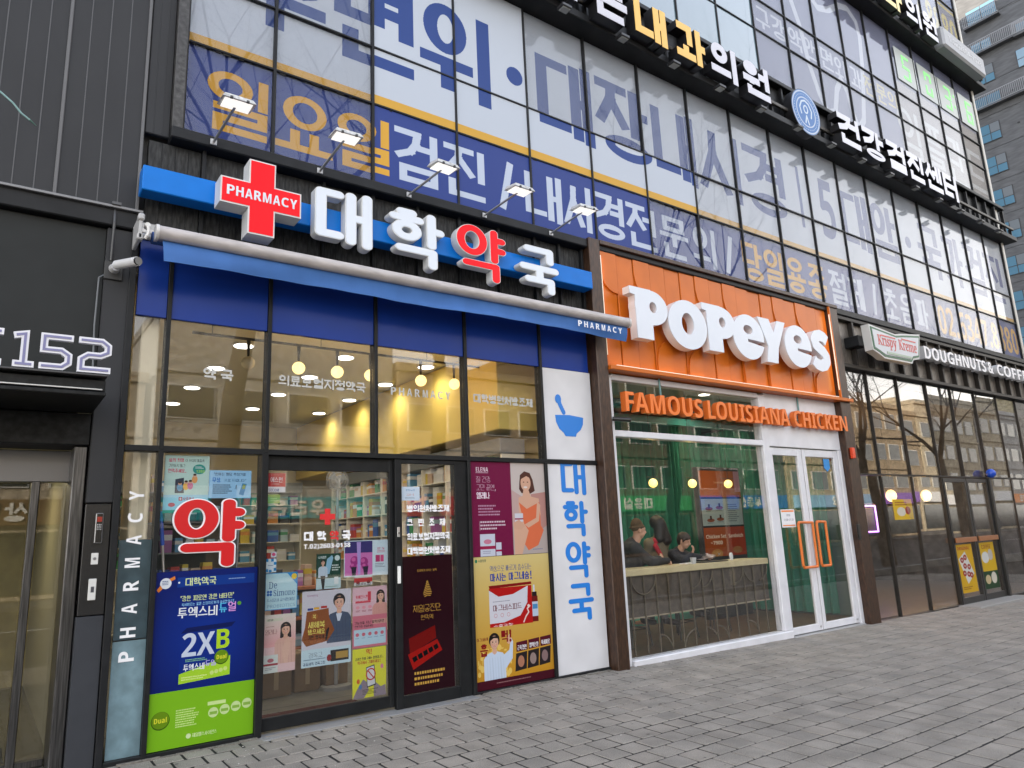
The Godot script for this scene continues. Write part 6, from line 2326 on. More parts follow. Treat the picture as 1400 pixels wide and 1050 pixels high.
func clinic_sign() -> void:
	var side := M("letter_black_side", 0.012, 0.012, 0.014, 0.4)
	var white := M("clinic_white", 0.50, 0.50, 0.56, 0.2)
	var gold := M("clinic_gold", 0.72, 0.42, 0.06, 0.3)
	var o := thing("clinic_name_sign", "white and gold block syllables with black sides on the lower ledge", "sign", Vector3(8, 8.8, 0.3))
	block_letters(o, [["바", 5.5, 6.18], ["른", 6.36, 7.06]], 8.85, 9.5, 0.13, 0.30, 0.48, white, side)
	block_letters(o, [["내", 7.22, 7.92], ["과", 8.14, 8.84]], 8.85, 9.5, 0.13, 0.30, 0.48, gold, side)
	block_letters(o, [["의", 8.98, 9.66], ["원", 9.84, 10.58]], 8.85, 9.5, 0.13, 0.30, 0.48, white, side)
	var e := thing("clinic_emblem", "round light blue emblem disc with white ring on the ledge", "sign", Vector3(11.95, 8.8, 0.3))
	var b := Build.new()
	b.bar(Vector3(11.93, 9.22, 0.20), Vector3(11.93, 9.22, 0.36), 0.47, 0.47, 48)
	put(e, "disc", b.done(), side)
	var im := Image.create(256, 256, false, Image.FORMAT_RGB8)
	im.fill(Color(0.30, 0.50, 0.76))
	fill_loops(im, [ring_loop(Vector2(128, 128), Vector2(124, 124)), ring_loop(Vector2(128, 128), Vector2(116, 116))], Color(0.80, 0.85, 0.92))
	fill_loops(im, [ring_loop(Vector2(128, 128), Vector2(88, 88)), ring_loop(Vector2(128, 128), Vector2(81, 81))], Color(0.80, 0.85, 0.92))
	fill_loops(im, [ring_loop(Vector2(128, 112), Vector2(22, 26)), ring_loop(Vector2(128, 112), Vector2(13, 17))], Color(0.85, 0.90, 0.95))
	curve(im, [84, 150, 74, 110, 96, 72, 128, 60, 160, 72, 182, 110, 172, 150], 10, Color(0.85, 0.90, 0.95))
	curve(im, [112, 196, 128, 150, 144, 196], 10, Color(0.85, 0.90, 0.95))
	for i in 40:
		var f := TAU * i / 40.0
		rect(im, 128 + cos(f) * 102 - 3, 128 + sin(f) * 102 - 3, 6, 6, Color(0.72, 0.80, 0.90))
	var q := Build.new()
	for i in 48:
		var f0 := TAU * i / 48
		var f1 := TAU * (i + 1) / 48
		q.tri(Vector3(0, 0, 0), Vector3(cos(f0) * 0.46, sin(f0) * 0.46, 0), Vector3(cos(f1) * 0.46, sin(f1) * 0.46, 0), Vector3.BACK, Vector2(0.5, 0.5), Vector2(0.5 + cos(f0) * 0.5, 0.5 - sin(f0) * 0.5), Vector2(0.5 + cos(f1) * 0.5, 0.5 - sin(f1) * 0.5))
	put(e, "face", q.done(), image_mat("emblem_print", im, 0.3), Vector3(11.93, 9.22, 0.362))
	var c := thing("checkup_sign", "white block syllables with black sides right of the round emblem", "sign", Vector3(15.5, 8.8, 0.3))
	block_letters(c, [["건", 12.83, 13.62], ["강", 13.76, 14.58], ["검", 14.74, 15.5], ["진", 15.62, 16.32], ["센", 16.44, 17.22], ["터", 17.32, 18.02]], 8.85, 9.5, 0.125, 0.30, 0.48, white, side)

func dental_sign() -> void:
	var side := M("letter_black_side", 0.012, 0.012, 0.014, 0.4)
	var white := M("clinic_white", 0.50, 0.50, 0.56, 0.2)
	var gold := M("dental_gold", 0.62, 0.52, 0.20, 0.3)
	var o := thing("dental_sign", "gold and white block syllables with black sides on the upper ledge", "sign", Vector3(17, 13.4, 0.3))
	block_letters(o, [["치", 15.0, 15.75], ["과", 15.95, 16.85]], 13.45, 14.15, 0.13, 0.30, 0.46, gold, side)
	block_letters(o, [["의", 17.05, 17.80], ["원", 17.95, 18.68]], 13.45, 14.15, 0.13, 0.30, 0.46, white, side)
	var b := thing("grey_box_sign", "long pale grey sign box at the right end of the upper ledge", "sign", Vector3(20, 13.4, 0.3))
	bx(b, "box", 18.82, 21.35, 13.42, 14.0, 0.18, 0.55, M("grey_box", 0.26, 0.27, 0.29, 0.4), 0.05)
	put(b, "lettering", latin_mesh("T.02)2604-7528", 2.0, 0.22, 0.004, bold), M("grey_box_ink", 0.38, 0.39, 0.41, 0.4), Vector3(19.1, 13.6, 0.551))
	# lit time display behind the third storey glass
	var c := thing("clock_display", "pale lit panels with green digits behind the upper windows", "clock", Vector3(19.4, 12.1, 0.01))
	var pm := M("clock_panel", 0.34, 0.37, 0.36, 0.3)
	var gm := glow("clock_green_led", 0.34, 1.0, 0.30, 0.20)
	gm.albedo_color = lin(0.1, 0.4, 0.1)
	var seg := {"5": "afgcd", "0": "abcdef", "3": "abgcd", "1": "bc"}
	var xs := [17.10, 18.28, 19.40, 20.62]
	var words := [["5"], ["0"], ["3"], ["1", "5"]]
	for i in 4:
		var a: float = xs[i]
		var p := bx(c, "display_panel", a, a + 1.06, 12.12, 13.02, 0.003, 0.012, pm, 0.0)
		for j in words[i].size():
			var n: int = words[i].size()
			var dw := 0.36
			var cx: float = a + 0.33 if n == 1 else a + 0.10 + j * 0.30
			var q := Build.new()
			var t := 0.075
			var y0 := 12.24
			var y1 := 12.90
			var ym := 12.57
			var R := {"a": [cx, cx + dw, y1 - t, y1], "g": [cx, cx + dw, ym - t * 0.5, ym + t * 0.5], "d": [cx, cx + dw, y0, y0 + t], "f": [cx, cx + t, ym + t, y1 - t], "e": [cx, cx + t, y0 + t, ym - t], "b": [cx + dw - t, cx + dw, ym + t, y1 - t], "c": [cx + dw - t, cx + dw, y0 + t, ym - t]}
			for ch in seg[words[i][j]]:
				var v: Array = R[ch]
				q.box(Vector3(v[0], v[2], 0.0125), Vector3(v[1], v[3], 0.018))
			put(p, "led_digit", q.done(), gm)
		if i == 2:
			var q := Build.new()
			for yy in [12.4, 12.72]:
				q.box(Vector3(a + 0.85, yy, 0.0125), Vector3(a + 0.92, yy + 0.07, 0.018))
			put(p, "led_colon", q.done(), gm)

# ---------------------------------------------------------------- awning over the pharmacy
func build_awning() -> void:
	var o := thing("roller_awning", "rolled up awning with cream bar and blue valance over the pharmacy", "awning", Vector3(3.8, 4.1, 0.3))
	var cream := MT("awning_bar", 0.52, 0.48, 0.47, 0.4, "cloud", Vector3(0.5, 1.5, 1.5))
	# front bar with a rounded section
	var prof := PackedVector2Array([Vector2(-0.045, 4.225), Vector2(0.035, 4.22), Vector2(0.058, 4.24), Vector2(0.062, 4.30), Vector2(0.045, 4.335), Vector2(0.0, 4.35), Vector2(-0.04, 4.345), Vector2(-0.055, 4.32)])
	var b := Build.new()
	section(b, prof, 1.0, 6.62, 0.40)
	put(o, "front_bar", b.done(), cream)
	b = Build.new()
	section(b, prof, 0.975, 0.999, 0.40, 1.12)
	section(b, prof, 6.621, 6.64, 0.40, 1.12)
	put(o, "end_cap", b.done(), M("awning_cap", 0.55, 0.54, 0.53, 0.4))
	# roller behind and its rail on the wall
	b = Build.new()
	b.bar(Vector3(0.98, 4.31, 0.20), Vector3(6.60, 4.31, 0.20), 0.055, 0.055, 20)
	put(o, "roller", b.done(), M("roller_blue", 0.02, 0.07, 0.25, 0.7))
	bx(o, "wall_rail", 0.86, 6.26, 4.385, 4.432, 0.036, 0.10, M("awning_rail", 0.42, 0.41, 0.40, 0.4, 0.4), 0.006)
	# bracket with gear at the left end
	b = Build.new()
	b.box(Vector3(0.845, 4.20, 0.10), Vector3(0.875, 4.42, 0.42), 0.012)
	b.box(Vector3(0.835, 4.36, 0.36), Vector3(0.885, 4.42, 0.44), 0.014)
	b.box(Vector3(0.835, 4.19, 0.34), Vector3(0.885, 4.25, 0.42), 0.014)
	b.bar(Vector3(0.86, 4.31, 0.20), Vector3(0.97, 4.31, 0.20), 0.028, 0.028, 14)
	put(o, "bracket", b.done(), M("bracket_grey", 0.36, 0.36, 0.36, 0.4))
	b = Build.new()
	b.bar(Vector3(0.915, 4.335, 0.34), Vector3(0.915, 4.34, 0.40), 0.022, 0.022, 12)
	b.path([Vector3(0.915, 4.33, 0.40), Vector3(0.925, 4.27, 0.41), Vector3(0.91, 4.23, 0.41), Vector3(0.90, 4.21, 0.40)], 0.014, 8)
	put(o, "crank_eye", b.done(), M("crank_white", 0.6, 0.59, 0.57, 0.4))
	# folded arms below
	b = Build.new()
	b.bar(Vector3(2.3, 4.16, 0.22), Vector3(4.0, 4.16, 0.26), 0.018, 0.018, 8)
	b.bar(Vector3(5.6, 4.16, 0.22), Vector3(4.1, 4.16, 0.26), 0.018, 0.018, 8)
	put(o, "folding_arm", b.done(), M("bracket_grey", 0.36, 0.36, 0.36, 0.4))
	# valance: blue cloth that swings a little, deeper at the ends
	var cloth := MT("valance_blue", 0.04, 0.13, 0.37, 0.8, "clean", Vector3(1.2, 0.5, 0.5))
	b = Build.new()
	var n := 150
	var m := 8
	var at := func(i: int, j: int) -> Vector3:
		var f := float(i) / n
		var g := float(j) / m
		var x := lerpf(1.035, 6.61, f)
		var drop := 0.175 + 0.010 * sin(x * 2.1) + (0.012 * exp(-(x - 1.0) * 3.0))
		var z := 0.405 + 0.022 * g * sin(x * 1.7 + 0.4) + 0.012 * g * sin(x * 4.3 + g * 2.0) + 0.02 * sin(g * PI) * sin(x * 0.9 + 1.0) + 0.006 * g * sin(x * 13.0)
		return Vector3(x + 0.015 * g * (1.0 - f), 4.222 - drop * g, z)
	for i in n:
		for j in m:
			var p00: Vector3 = at.call(i, j)
			var p10: Vector3 = at.call(i + 1, j)
			var p11: Vector3 = at.call(i + 1, j + 1)
			var p01: Vector3 = at.call(i, j + 1)
			var N := func(ii: int, jj: int) -> Vector3:
				var dx: Vector3 = at.call(mini(ii + 1, n), jj) - at.call(maxi(ii - 1, 0), jj)
				var dy: Vector3 = at.call(ii, maxi(jj - 1, 0)) - at.call(ii, mini(jj + 1, m))
				return dx.cross(dy).normalized()
			var n00: Vector3 = N.call(i, j)
			var n10: Vector3 = N.call(i + 1, j)
			var n11: Vector3 = N.call(i + 1, j + 1)
			var n01: Vector3 = N.call(i, j + 1)
			b.smooth(p00, p10, p11, n00, n10, n11)
			b.smooth(p00, p11, p01, n00, n11, n01)
	var va := put(o, "valance", b.done(), cloth)
	# stitched hem and lettering
	b = Build.new()
	for i in n:
		var p: Vector3 = at.call(i, m)
		var q: Vector3 = at.call(i + 1, m)
		b.bar(p, q, 0.004, 0.004, 6, false)
	put(va, "hem", b.done(), cloth)
	var word := "PHARMACY"
	for i in 8:
		var x := 5.72 + i * 0.099
		put(va, "letter", latin_mesh(word[i], 0.062, 0.075, 0.002, bold), M("valance_white", 0.72, 0.73, 0.76, 0.7), Vector3(x, 4.105, 0.446 - 0.001 * i), Basis(Vector3.UP, 0.02))

# an outline in the zy plane drawn out along x
func section(b: Build, prof: PackedVector2Array, x0: float, x1: float, z: float, grow_ := 1.0) -> void:
	var k := prof.size()
	var mid := Vector2.ZERO
	for p in prof:
		mid += p / k
	var q := PackedVector2Array()
	for p in prof:
		q.append(mid + (p - mid) * grow_)
	for i in k:
		var a := q[i]
		var c := q[(i + 1) % k]
		var out := ((a + c) * 0.5 - mid)
		var na := Vector3(0, a.y - mid.y, a.x - mid.x).normalized()
		var nc := Vector3(0, c.y - mid.y, c.x - mid.x).normalized()
		b.smooth(Vector3(x0, a.y, z + a.x), Vector3(x0, c.y, z + c.x), Vector3(x1, c.y, z + c.x), na, nc, nc)
		b.smooth(Vector3(x0, a.y, z + a.x), Vector3(x1, c.y, z + c.x), Vector3(x1, a.y, z + a.x), na, nc, na)
		for s in [[x0, Vector3.LEFT], [x1, Vector3.RIGHT]]:
			b.tri(Vector3(s[0], mid.y, z + mid.x), Vector3(s[0], a.y, z + a.x), Vector3(s[0], c.y, z + c.x), s[1])

# ---------------------------------------------------------------- floodlights over the pharmacy sign
func build_floodlights() -> void:
	var xs := [1.47, 2.53, 3.57, 4.60, 5.64]
	var first: Node3D
	var lab := ["above the red cross", "above the first white syllable", "above the second white syllable", "above the red syllable", "above the last white syllable"]
	for i in xs.size():
		if i == 0:
			first = floodlight(xs[0])
			first.set_meta("label", "white floodlight on a thin arm " + lab[0])
			continue
		var c: Node3D = first.duplicate()
		c.name = numbered("floodlight")
		add_child(c)
		c.position = first.position + Vector3(xs[i] - xs[0], 0, 0)
		c.rotation.y = [0.0, -0.04, 0.06, 0.03, -0.05][i]
		c.set_meta("label", "white floodlight on a thin arm " + lab[i])
	# small black spot lamps under the lower ledge
	var proto: Node3D
	var k := 0
	var x := 4.77
	while x < 21.5:
		if proto == null:
			proto = thing("ledge_spot_lamp", "small black spot lamp with glass face under the lower sign ledge", "lamp", Vector3(x, 8.80, 0.36), "spot lamps under the sign ledge")
			var b := Build.new()
			b.box(Vector3(x - 0.085, 8.70, 0.33), Vector3(x + 0.085, 8.755, 0.47), 0.01)
			put(proto, "lamp_body", b.done(), M("spot_black", 0.02, 0.02, 0.022, 0.4))
			b = Build.new()
			b.box(Vector3(x - 0.065, 8.692, 0.35), Vector3(x + 0.065, 8.6995, 0.45))
			put(proto, "lamp_glass", b.done(), M("spot_glass", 0.35, 0.36, 0.33, 0.1))
			b = Build.new()
			b.box(Vector3(x - 0.02, 8.755, 0.30), Vector3(x + 0.02, 8.79, 0.4))
			put(proto, "lamp_mount", b.done(), M("spot_black", 0.02, 0.02, 0.022, 0.4))
		else:
			var c: Node3D = proto.duplicate()
			c.name = numbered("ledge_spot_lamp")
			add_child(c)
			c.position = proto.position + Vector3(1.12 * k, 0, 0)
		k += 1
		x += 1.12

func floodlight(x: float) -> Node3D:
	var o := thing("floodlight", "", "lamp", Vector3(x, 5.42, 0.10), "floodlights over the pharmacy sign")
	var b := Build.new()
	b.bar(Vector3(x, 5.43, 0.10), Vector3(x + 0.03, 5.475, 0.74), 0.013, 0.013, 10)
	put(o, "arm", b.done(), M("arm_grey", 0.34, 0.34, 0.34, 0.35, 0.5))
	bx(o, "base_plate", x - 0.03, x + 0.03, 5.40, 5.46, 0.121, 0.135, M("arm_grey", 0.34, 0.34, 0.34, 0.35, 0.5), 0.003)
	# housing: a flat tray that is wider below
	b = Build.new()
	var c := Vector3(x + 0.035, 5.515, 0.77)
	var lo := [Vector3(-0.145, -0.02, -0.10), Vector3(0.145, -0.02, -0.10), Vector3(0.145, -0.045, 0.11), Vector3(-0.145, -0.045, 0.11)]
	var hi := [Vector3(-0.12, 0.025, -0.08), Vector3(0.12, 0.025, -0.08), Vector3(0.12, 0.0, 0.09), Vector3(-0.12, 0.0, 0.09)]
	for i in 4:
		var j := (i + 1) % 4
		var out: Vector3 = lo[i] + lo[j]
		b.flat(c + lo[i], c + lo[j], c + hi[j], out)
		b.flat(c + lo[i], c + hi[j], c + hi[i], out)
	b.flat(c + hi[0], c + hi[1], c + hi[2], Vector3.UP)
	b.flat(c + hi[0], c + hi[2], c + hi[3], Vector3.UP)
	b.flat(c + lo[0], c + lo[1], c + lo[2], Vector3.DOWN)
	b.flat(c + lo[0], c + lo[2], c + lo[3], Vector3.DOWN)
	put(o, "lamp_housing", b.done(), MT("flood_white", 0.70, 0.70, 0.68, 0.35, "blotch", Vector3(2, 2, 2)))
	b = Build.new()
	b.box(Vector3(c.x - 0.12, c.y - 0.046, c.z - 0.075), Vector3(c.x + 0.12, c.y - 0.040, c.z + 0.085))
	var g := put(o, "lamp_glass", b.done(), glow("flood_glow", 1.0, 0.97, 0.9, 0.3))
	g.transform.basis = Basis(Vector3.RIGHT, 0.0)
	var sp := SpotLight3D.new()
	sp.name = "flood_source"
	sp.light_energy = 0.02
	sp.light_size = 0.08
	sp.spot_angle = 60.0
	sp.spot_range = 6.0
	sp.spot_attenuation = 2.0
	sp.light_color = Color(1.0, 0.97, 0.9)
	sp.shadow_enabled = true
	o.add_child(sp)
	sp.position = c + Vector3(0, -0.06, 0) - o.position
	sp.rotation_degrees = Vector3(-90, 0, 0)
	for s in [-1.0, 1.0]:
		bx(o, "clip", c.x + s * 0.07 - 0.012, c.x + s * 0.07 + 0.012, c.y - 0.052, c.y - 0.03, c.z + 0.095, c.z + 0.118, M("clip_dark", 0.05, 0.05, 0.05, 0.5), 0.002)
	b = Build.new()
	var pts := []
	for i in 9:
		var f := PI * i / 8.0
		pts.append(c + Vector3(cos(f) * 0.03, 0.025 + sin(f) * 0.03, 0.0))
	b.path(pts, 0.004, 6)
	put(o, "cable", b.done(), M("cable_black", 0.01, 0.01, 0.01, 0.6))
	return o

# ---------------------------------------------------------------- small things on the walls
func build_small_things() -> void:
	# bullet camera by the awning
	var c := thing("security_camera", "white bullet camera with dark lens on the black corner post", "security camera", Vector3(0.70, 4.02, 0.03))
	bx(c, "back_box", 0.655, 0.80, 3.93, 4.10, -0.02, 0.03, M("camera_box", 0.02, 0.02, 0.02, 0.5), 0.006)
	var b := Build.new()
	b.bar(Vector3(0.73, 4.03, 0.03), Vector3(0.735, 4.03, 0.09), 0.045, 0.035, 18)
	put(c, "mount", b.done(), M("camera_white", 0.55, 0.55, 0.56, 0.35))
	b = Build.new()
	b.bar(Vector3(0.735, 4.03, 0.13), Vector3(0.86, 4.01, 0.36), 0.040, 0.040, 18)
	put(c, "body", b.done(), M("camera_white", 0.55, 0.55, 0.56, 0.35))
	b = Build.new()
	b.bar(Vector3(0.861, 4.01, 0.362), Vector3(0.868, 4.009, 0.375), 0.036, 0.034, 18)
	put(c, "lens", b.done(), M("camera_lens", 0.01, 0.01, 0.012, 0.1))
	b = Build.new()
	b.path([Vector3(0.67, 3.98, 0.0), Vector3(0.62, 3.93, 0.03), Vector3(0.615, 3.5, 0.03), Vector3(0.63, 3.1, 0.03), Vector3(0.66, 2.95, 0.03)], 0.007, 8)
	var cb := put(self, "camera_cable", b.done(), M("cable_grey", 0.12, 0.13, 0.14, 0.5))
	tag(cb, "thin grey cable running down the wall beside the camera", "cable")
	b = Build.new()
	b.path([Vector3(0.70, 4.62, 0.03), Vector3(0.70, 4.44, 0.075), Vector3(0.70, 4.1, 0.03)], 0.012, 8)
	b.box(Vector3(0.67, 4.60, 0.02), Vector3(0.74, 4.625, 0.1))
	var pp := put(self, "wall_conduit", b.done(), M("conduit_dark", 0.05, 0.052, 0.056, 0.4))
	tag(pp, "short dark conduit rising over the ledge above the camera", "conduit")
	# loose cable end hanging at the left
	b = Build.new()
	b.path([Vector3(-0.45, 5.30, 0.30), Vector3(-0.30, 5.29, 0.34), Vector3(-0.19, 5.22, 0.38), Vector3(-0.10, 5.14, 0.40), Vector3(-0.04, 5.07, 0.40), Vector3(0.02, 5.03, 0.40)], 0.008, 8)
	var w := put(self, "loose_cable", b.done(), M("cable_teal", 0.16, 0.28, 0.27, 0.4))
	tag(w, "loose teal cable end sticking out in front of the dark cladding", "cable")
	b = Build.new()
	b.bar(Vector3(0.02, 5.03, 0.40), Vector3(0.065, 4.995, 0.40), 0.008, 0.004, 8)
	put(w, "cut_end", b.done(), M("cable_cut", 0.02, 0.07, 0.05, 0.5))
	# door intercom, doorbell and card reader on the black pilaster
	var i := thing("door_intercom", "black keypad intercom with red display and silver edges", "intercom", Vector3(0.76, 1.7, 0.02))
	bx(i, "case", 0.735, 0.79, 1.695, 1.935, 0.013, 0.038, M("intercom_case", 0.25, 0.25, 0.26, 0.3, 0.6), 0.006)
	bx(i, "front", 0.741, 0.784, 1.702, 1.928, 0.0385, 0.041, M("intercom_front", 0.012, 0.012, 0.012, 0.2), 0.002)
	bx(i, "display", 0.745, 0.780, 1.865, 1.905, 0.0415, 0.0425, M("intercom_red", 0.25, 0.02, 0.01, 0.3), 0.0)
	for ry in 4:
		for rx in 3:
			bx(i, "key", 0.746 + rx * 0.012, 0.754 + rx * 0.012, 1.800 + ry * 0.013, 1.808 + ry * 0.013, 0.0415, 0.0435, M("key_grey", 0.3, 0.3, 0.3, 0.5), 0.001)
	var bl := thing("door_bell", "small white square doorbell plate under the keypad", "doorbell", Vector3(0.75, 1.53, 0.02))
	bx(bl, "plate", 0.725, 0.775, 1.53, 1.62, 0.013, 0.024, M("plate_white", 0.55, 0.55, 0.53, 0.4), 0.004)
	b = Build.new()
	b.bar(Vector3(0.75, 1.575, 0.0245), Vector3(0.75, 1.575, 0.029), 0.012, 0.010, 14)
	put(bl, "button", b.done(), M("bell_button", 0.15, 0.15, 0.15, 0.3))
	var sw := thing("exit_switch", "tall white switch plate with dark label on the pilaster", "switch", Vector3(0.75, 1.25, 0.02))
	bx(sw, "plate", 0.72, 0.775, 1.255, 1.42, 0.013, 0.03, M("plate_white", 0.55, 0.55, 0.53, 0.4), 0.005)
	bx(sw, "label", 0.738, 0.760, 1.315, 1.36, 0.0305, 0.032, M("label_dark", 0.04, 0.04, 0.05, 0.5), 0.0)
	# restaurant: wall box, camera, red lamp, card reader
	var rc := thing("mini_camera", "small black camera on a steel plate by the restaurant's left post", "security camera", Vector3(6.58, 3.05, 0.05))
	bx(rc, "plate", 6.53, 6.57, 2.98, 3.16, 0.031, 0.045, M("handle_steel", 0.55, 0.55, 0.56, 0.3, 0.9), 0.003)
	b = Build.new()
	b.bar(Vector3(6.57, 3.06, 0.05), Vector3(6.74, 3.03, 0.22), 0.028, 0.03, 14)
	put(rc, "body", b.done(), M("reader_black", 0.01, 0.01, 0.01, 0.3))
	var rb := bx(self, "red_alarm_box", 12.16, 12.25, 2.68, 2.87, 0.141, 0.20, M("alarm_red", 0.62, 0.05, 0.01, 0.35), 0.01)
	tag(rb, "small orange red alarm box on the brown column", "alarm")
	var cr := bx(self, "wall_card_reader", 12.03, 12.11, 1.30, 1.56, 0.141, 0.175, M("reader_black", 0.01, 0.01, 0.01, 0.3), 0.008)
	tag(cr, "black card reader on the brown column beside the glass doors", "card reader")

# ---------------------------------------------------------------- posters
func poster(called: String, label: String, x0: float, x1: float, y0: float, y1: float, z: float, im: Image, rough := 0.35, group := "") -> MeshInstance3D:
	var o := put(self, called, sheet_mesh(x1 - x0, y1 - y0), image_mat(called + str(taken.get(called, 0)), im, rough), Vector3((x0 + x1) * 0.5, (y0 + y1) * 0.5, z))
	tag(o, label, "poster", group)
	return o

func paper(w: int, h: int, c: Color) -> Image:
	var im := Image.create(w, h, false, Image.FORMAT_RGB8)
	im.fill(c)
	return im

func shade_rows(im: Image, y0: int, y1: int, a: Color, b: Color) -> void:  # printed colour run
	for y in range(y0, y1):
		im.fill_rect(Rect2i(0, y, im.get_width(), 1), a.lerp(b, float(y - y0) / maxi(1, y1 - y0)))

# a printed half figure: head at (cx, cy) of radius s
func figure(im: Image, cx: float, cy: float, s: float, hair: Color, long_hair: bool, top: Color, skin: Color) -> void:
	if long_hair:
		poly(im, [cx - s * 0.95, cy - s * 0.3, cx - s * 1.05, cy + s * 1.5, cx - s * 0.4, cy + s * 1.7, cx + s * 0.5, cy + s * 1.7, cx + s * 1.1, cy + s * 1.5, cx + s * 0.95, cy - s * 0.3], hair)
	poly(im, [cx - s * 2.0, cy + s * 2.4, cx - s * 1.5, cy + s * 1.75, cx - s * 0.4, cy + s * 1.45, cx + s * 0.4, cy + s * 1.45, cx + s * 1.5, cy + s * 1.75, cx + s * 2.0, cy + s * 2.4, cx + s * 2.0, cy + s * 6.0, cx - s * 2.0, cy + s * 6.0], top)
	for i in 7:  # folds in the cloth
		var fx := cx + s * (-1.5 + 0.5 * i)
		poly(im, [fx, cy + s * 2.2, fx + s * 0.12, cy + s * 2.3, fx + s * 0.3, cy + s * 6.0, fx + s * 0.05, cy + s * 6.0], top.darkened(0.03 + 0.02 * (i % 3)))
	poly(im, [cx - s * 0.32, cy + s * 0.6, cx + s * 0.32, cy + s * 0.6, cx + s * 0.42, cy + s * 1.6, cx, cy + s * 1.9, cx - s * 0.42, cy + s * 1.6], skin)
	oval(im, cx, cy - s * 0.2, s * 1.0, s * 1.05, hair)
	for i in 5:  # strands
		curve(im, [cx - s * (0.8 - 0.35 * i), cy - s * 0.9, cx - s * (0.9 - 0.4 * i), cy + s * 0.1], maxf(1.0, s * 0.05), hair.lightened(0.14))
	oval(im, cx, cy + s * 0.12, s * 0.76, s * 0.98, skin.darkened(0.10))
	oval(im, cx + s * 0.06, cy + s * 0.10, s * 0.68, s * 0.92, skin)
	oval(im, cx + s * 0.16, cy + s * 0.0, s * 0.42, s * 0.6, skin.lightened(0.10))
	for e in [-1.0, 1.0]:
		oval(im, cx + e * s * 0.38, cy + s * 0.42, s * 0.17, s * 0.12, skin.lerp(Color(0.85, 0.42, 0.38), 0.3))
	poly(im, [cx - s * 0.85, cy - s * 0.1, cx - s * 0.5, cy - s * 0.75, cx + s * 0.6, cy - s * 0.75, cx + s * 0.85, cy - s * 0.05, cx + s * 0.62, cy - s * 0.42, cx - s * 0.1, cy - s * 0.5], hair)
	for e in [-1.0, 1.0]:
		oval(im, cx + e * s * 0.3, cy + s * 0.1, s * 0.12, s * 0.07, hair)
		rect(im, cx + e * s * 0.3 - s * 0.16, cy - s * 0.1, s * 0.32, maxf(1.0, s * 0.06), hair.lerp(skin, 0.3))
	poly(im, [cx - s * 0.05, cy + s * 0.1, cx + s * 0.1, cy + s * 0.42, cx - s * 0.1, cy + s * 0.42], skin.darkened(0.12))
	oval(im, cx, cy + s * 0.68, s * 0.24, s * 0.1, Color(0.72, 0.30, 0.28))
	rect(im, cx - s * 0.18, cy + s * 0.64, s * 0.36, maxf(1.0, s * 0.06), Color(0.93, 0.9, 0.88))

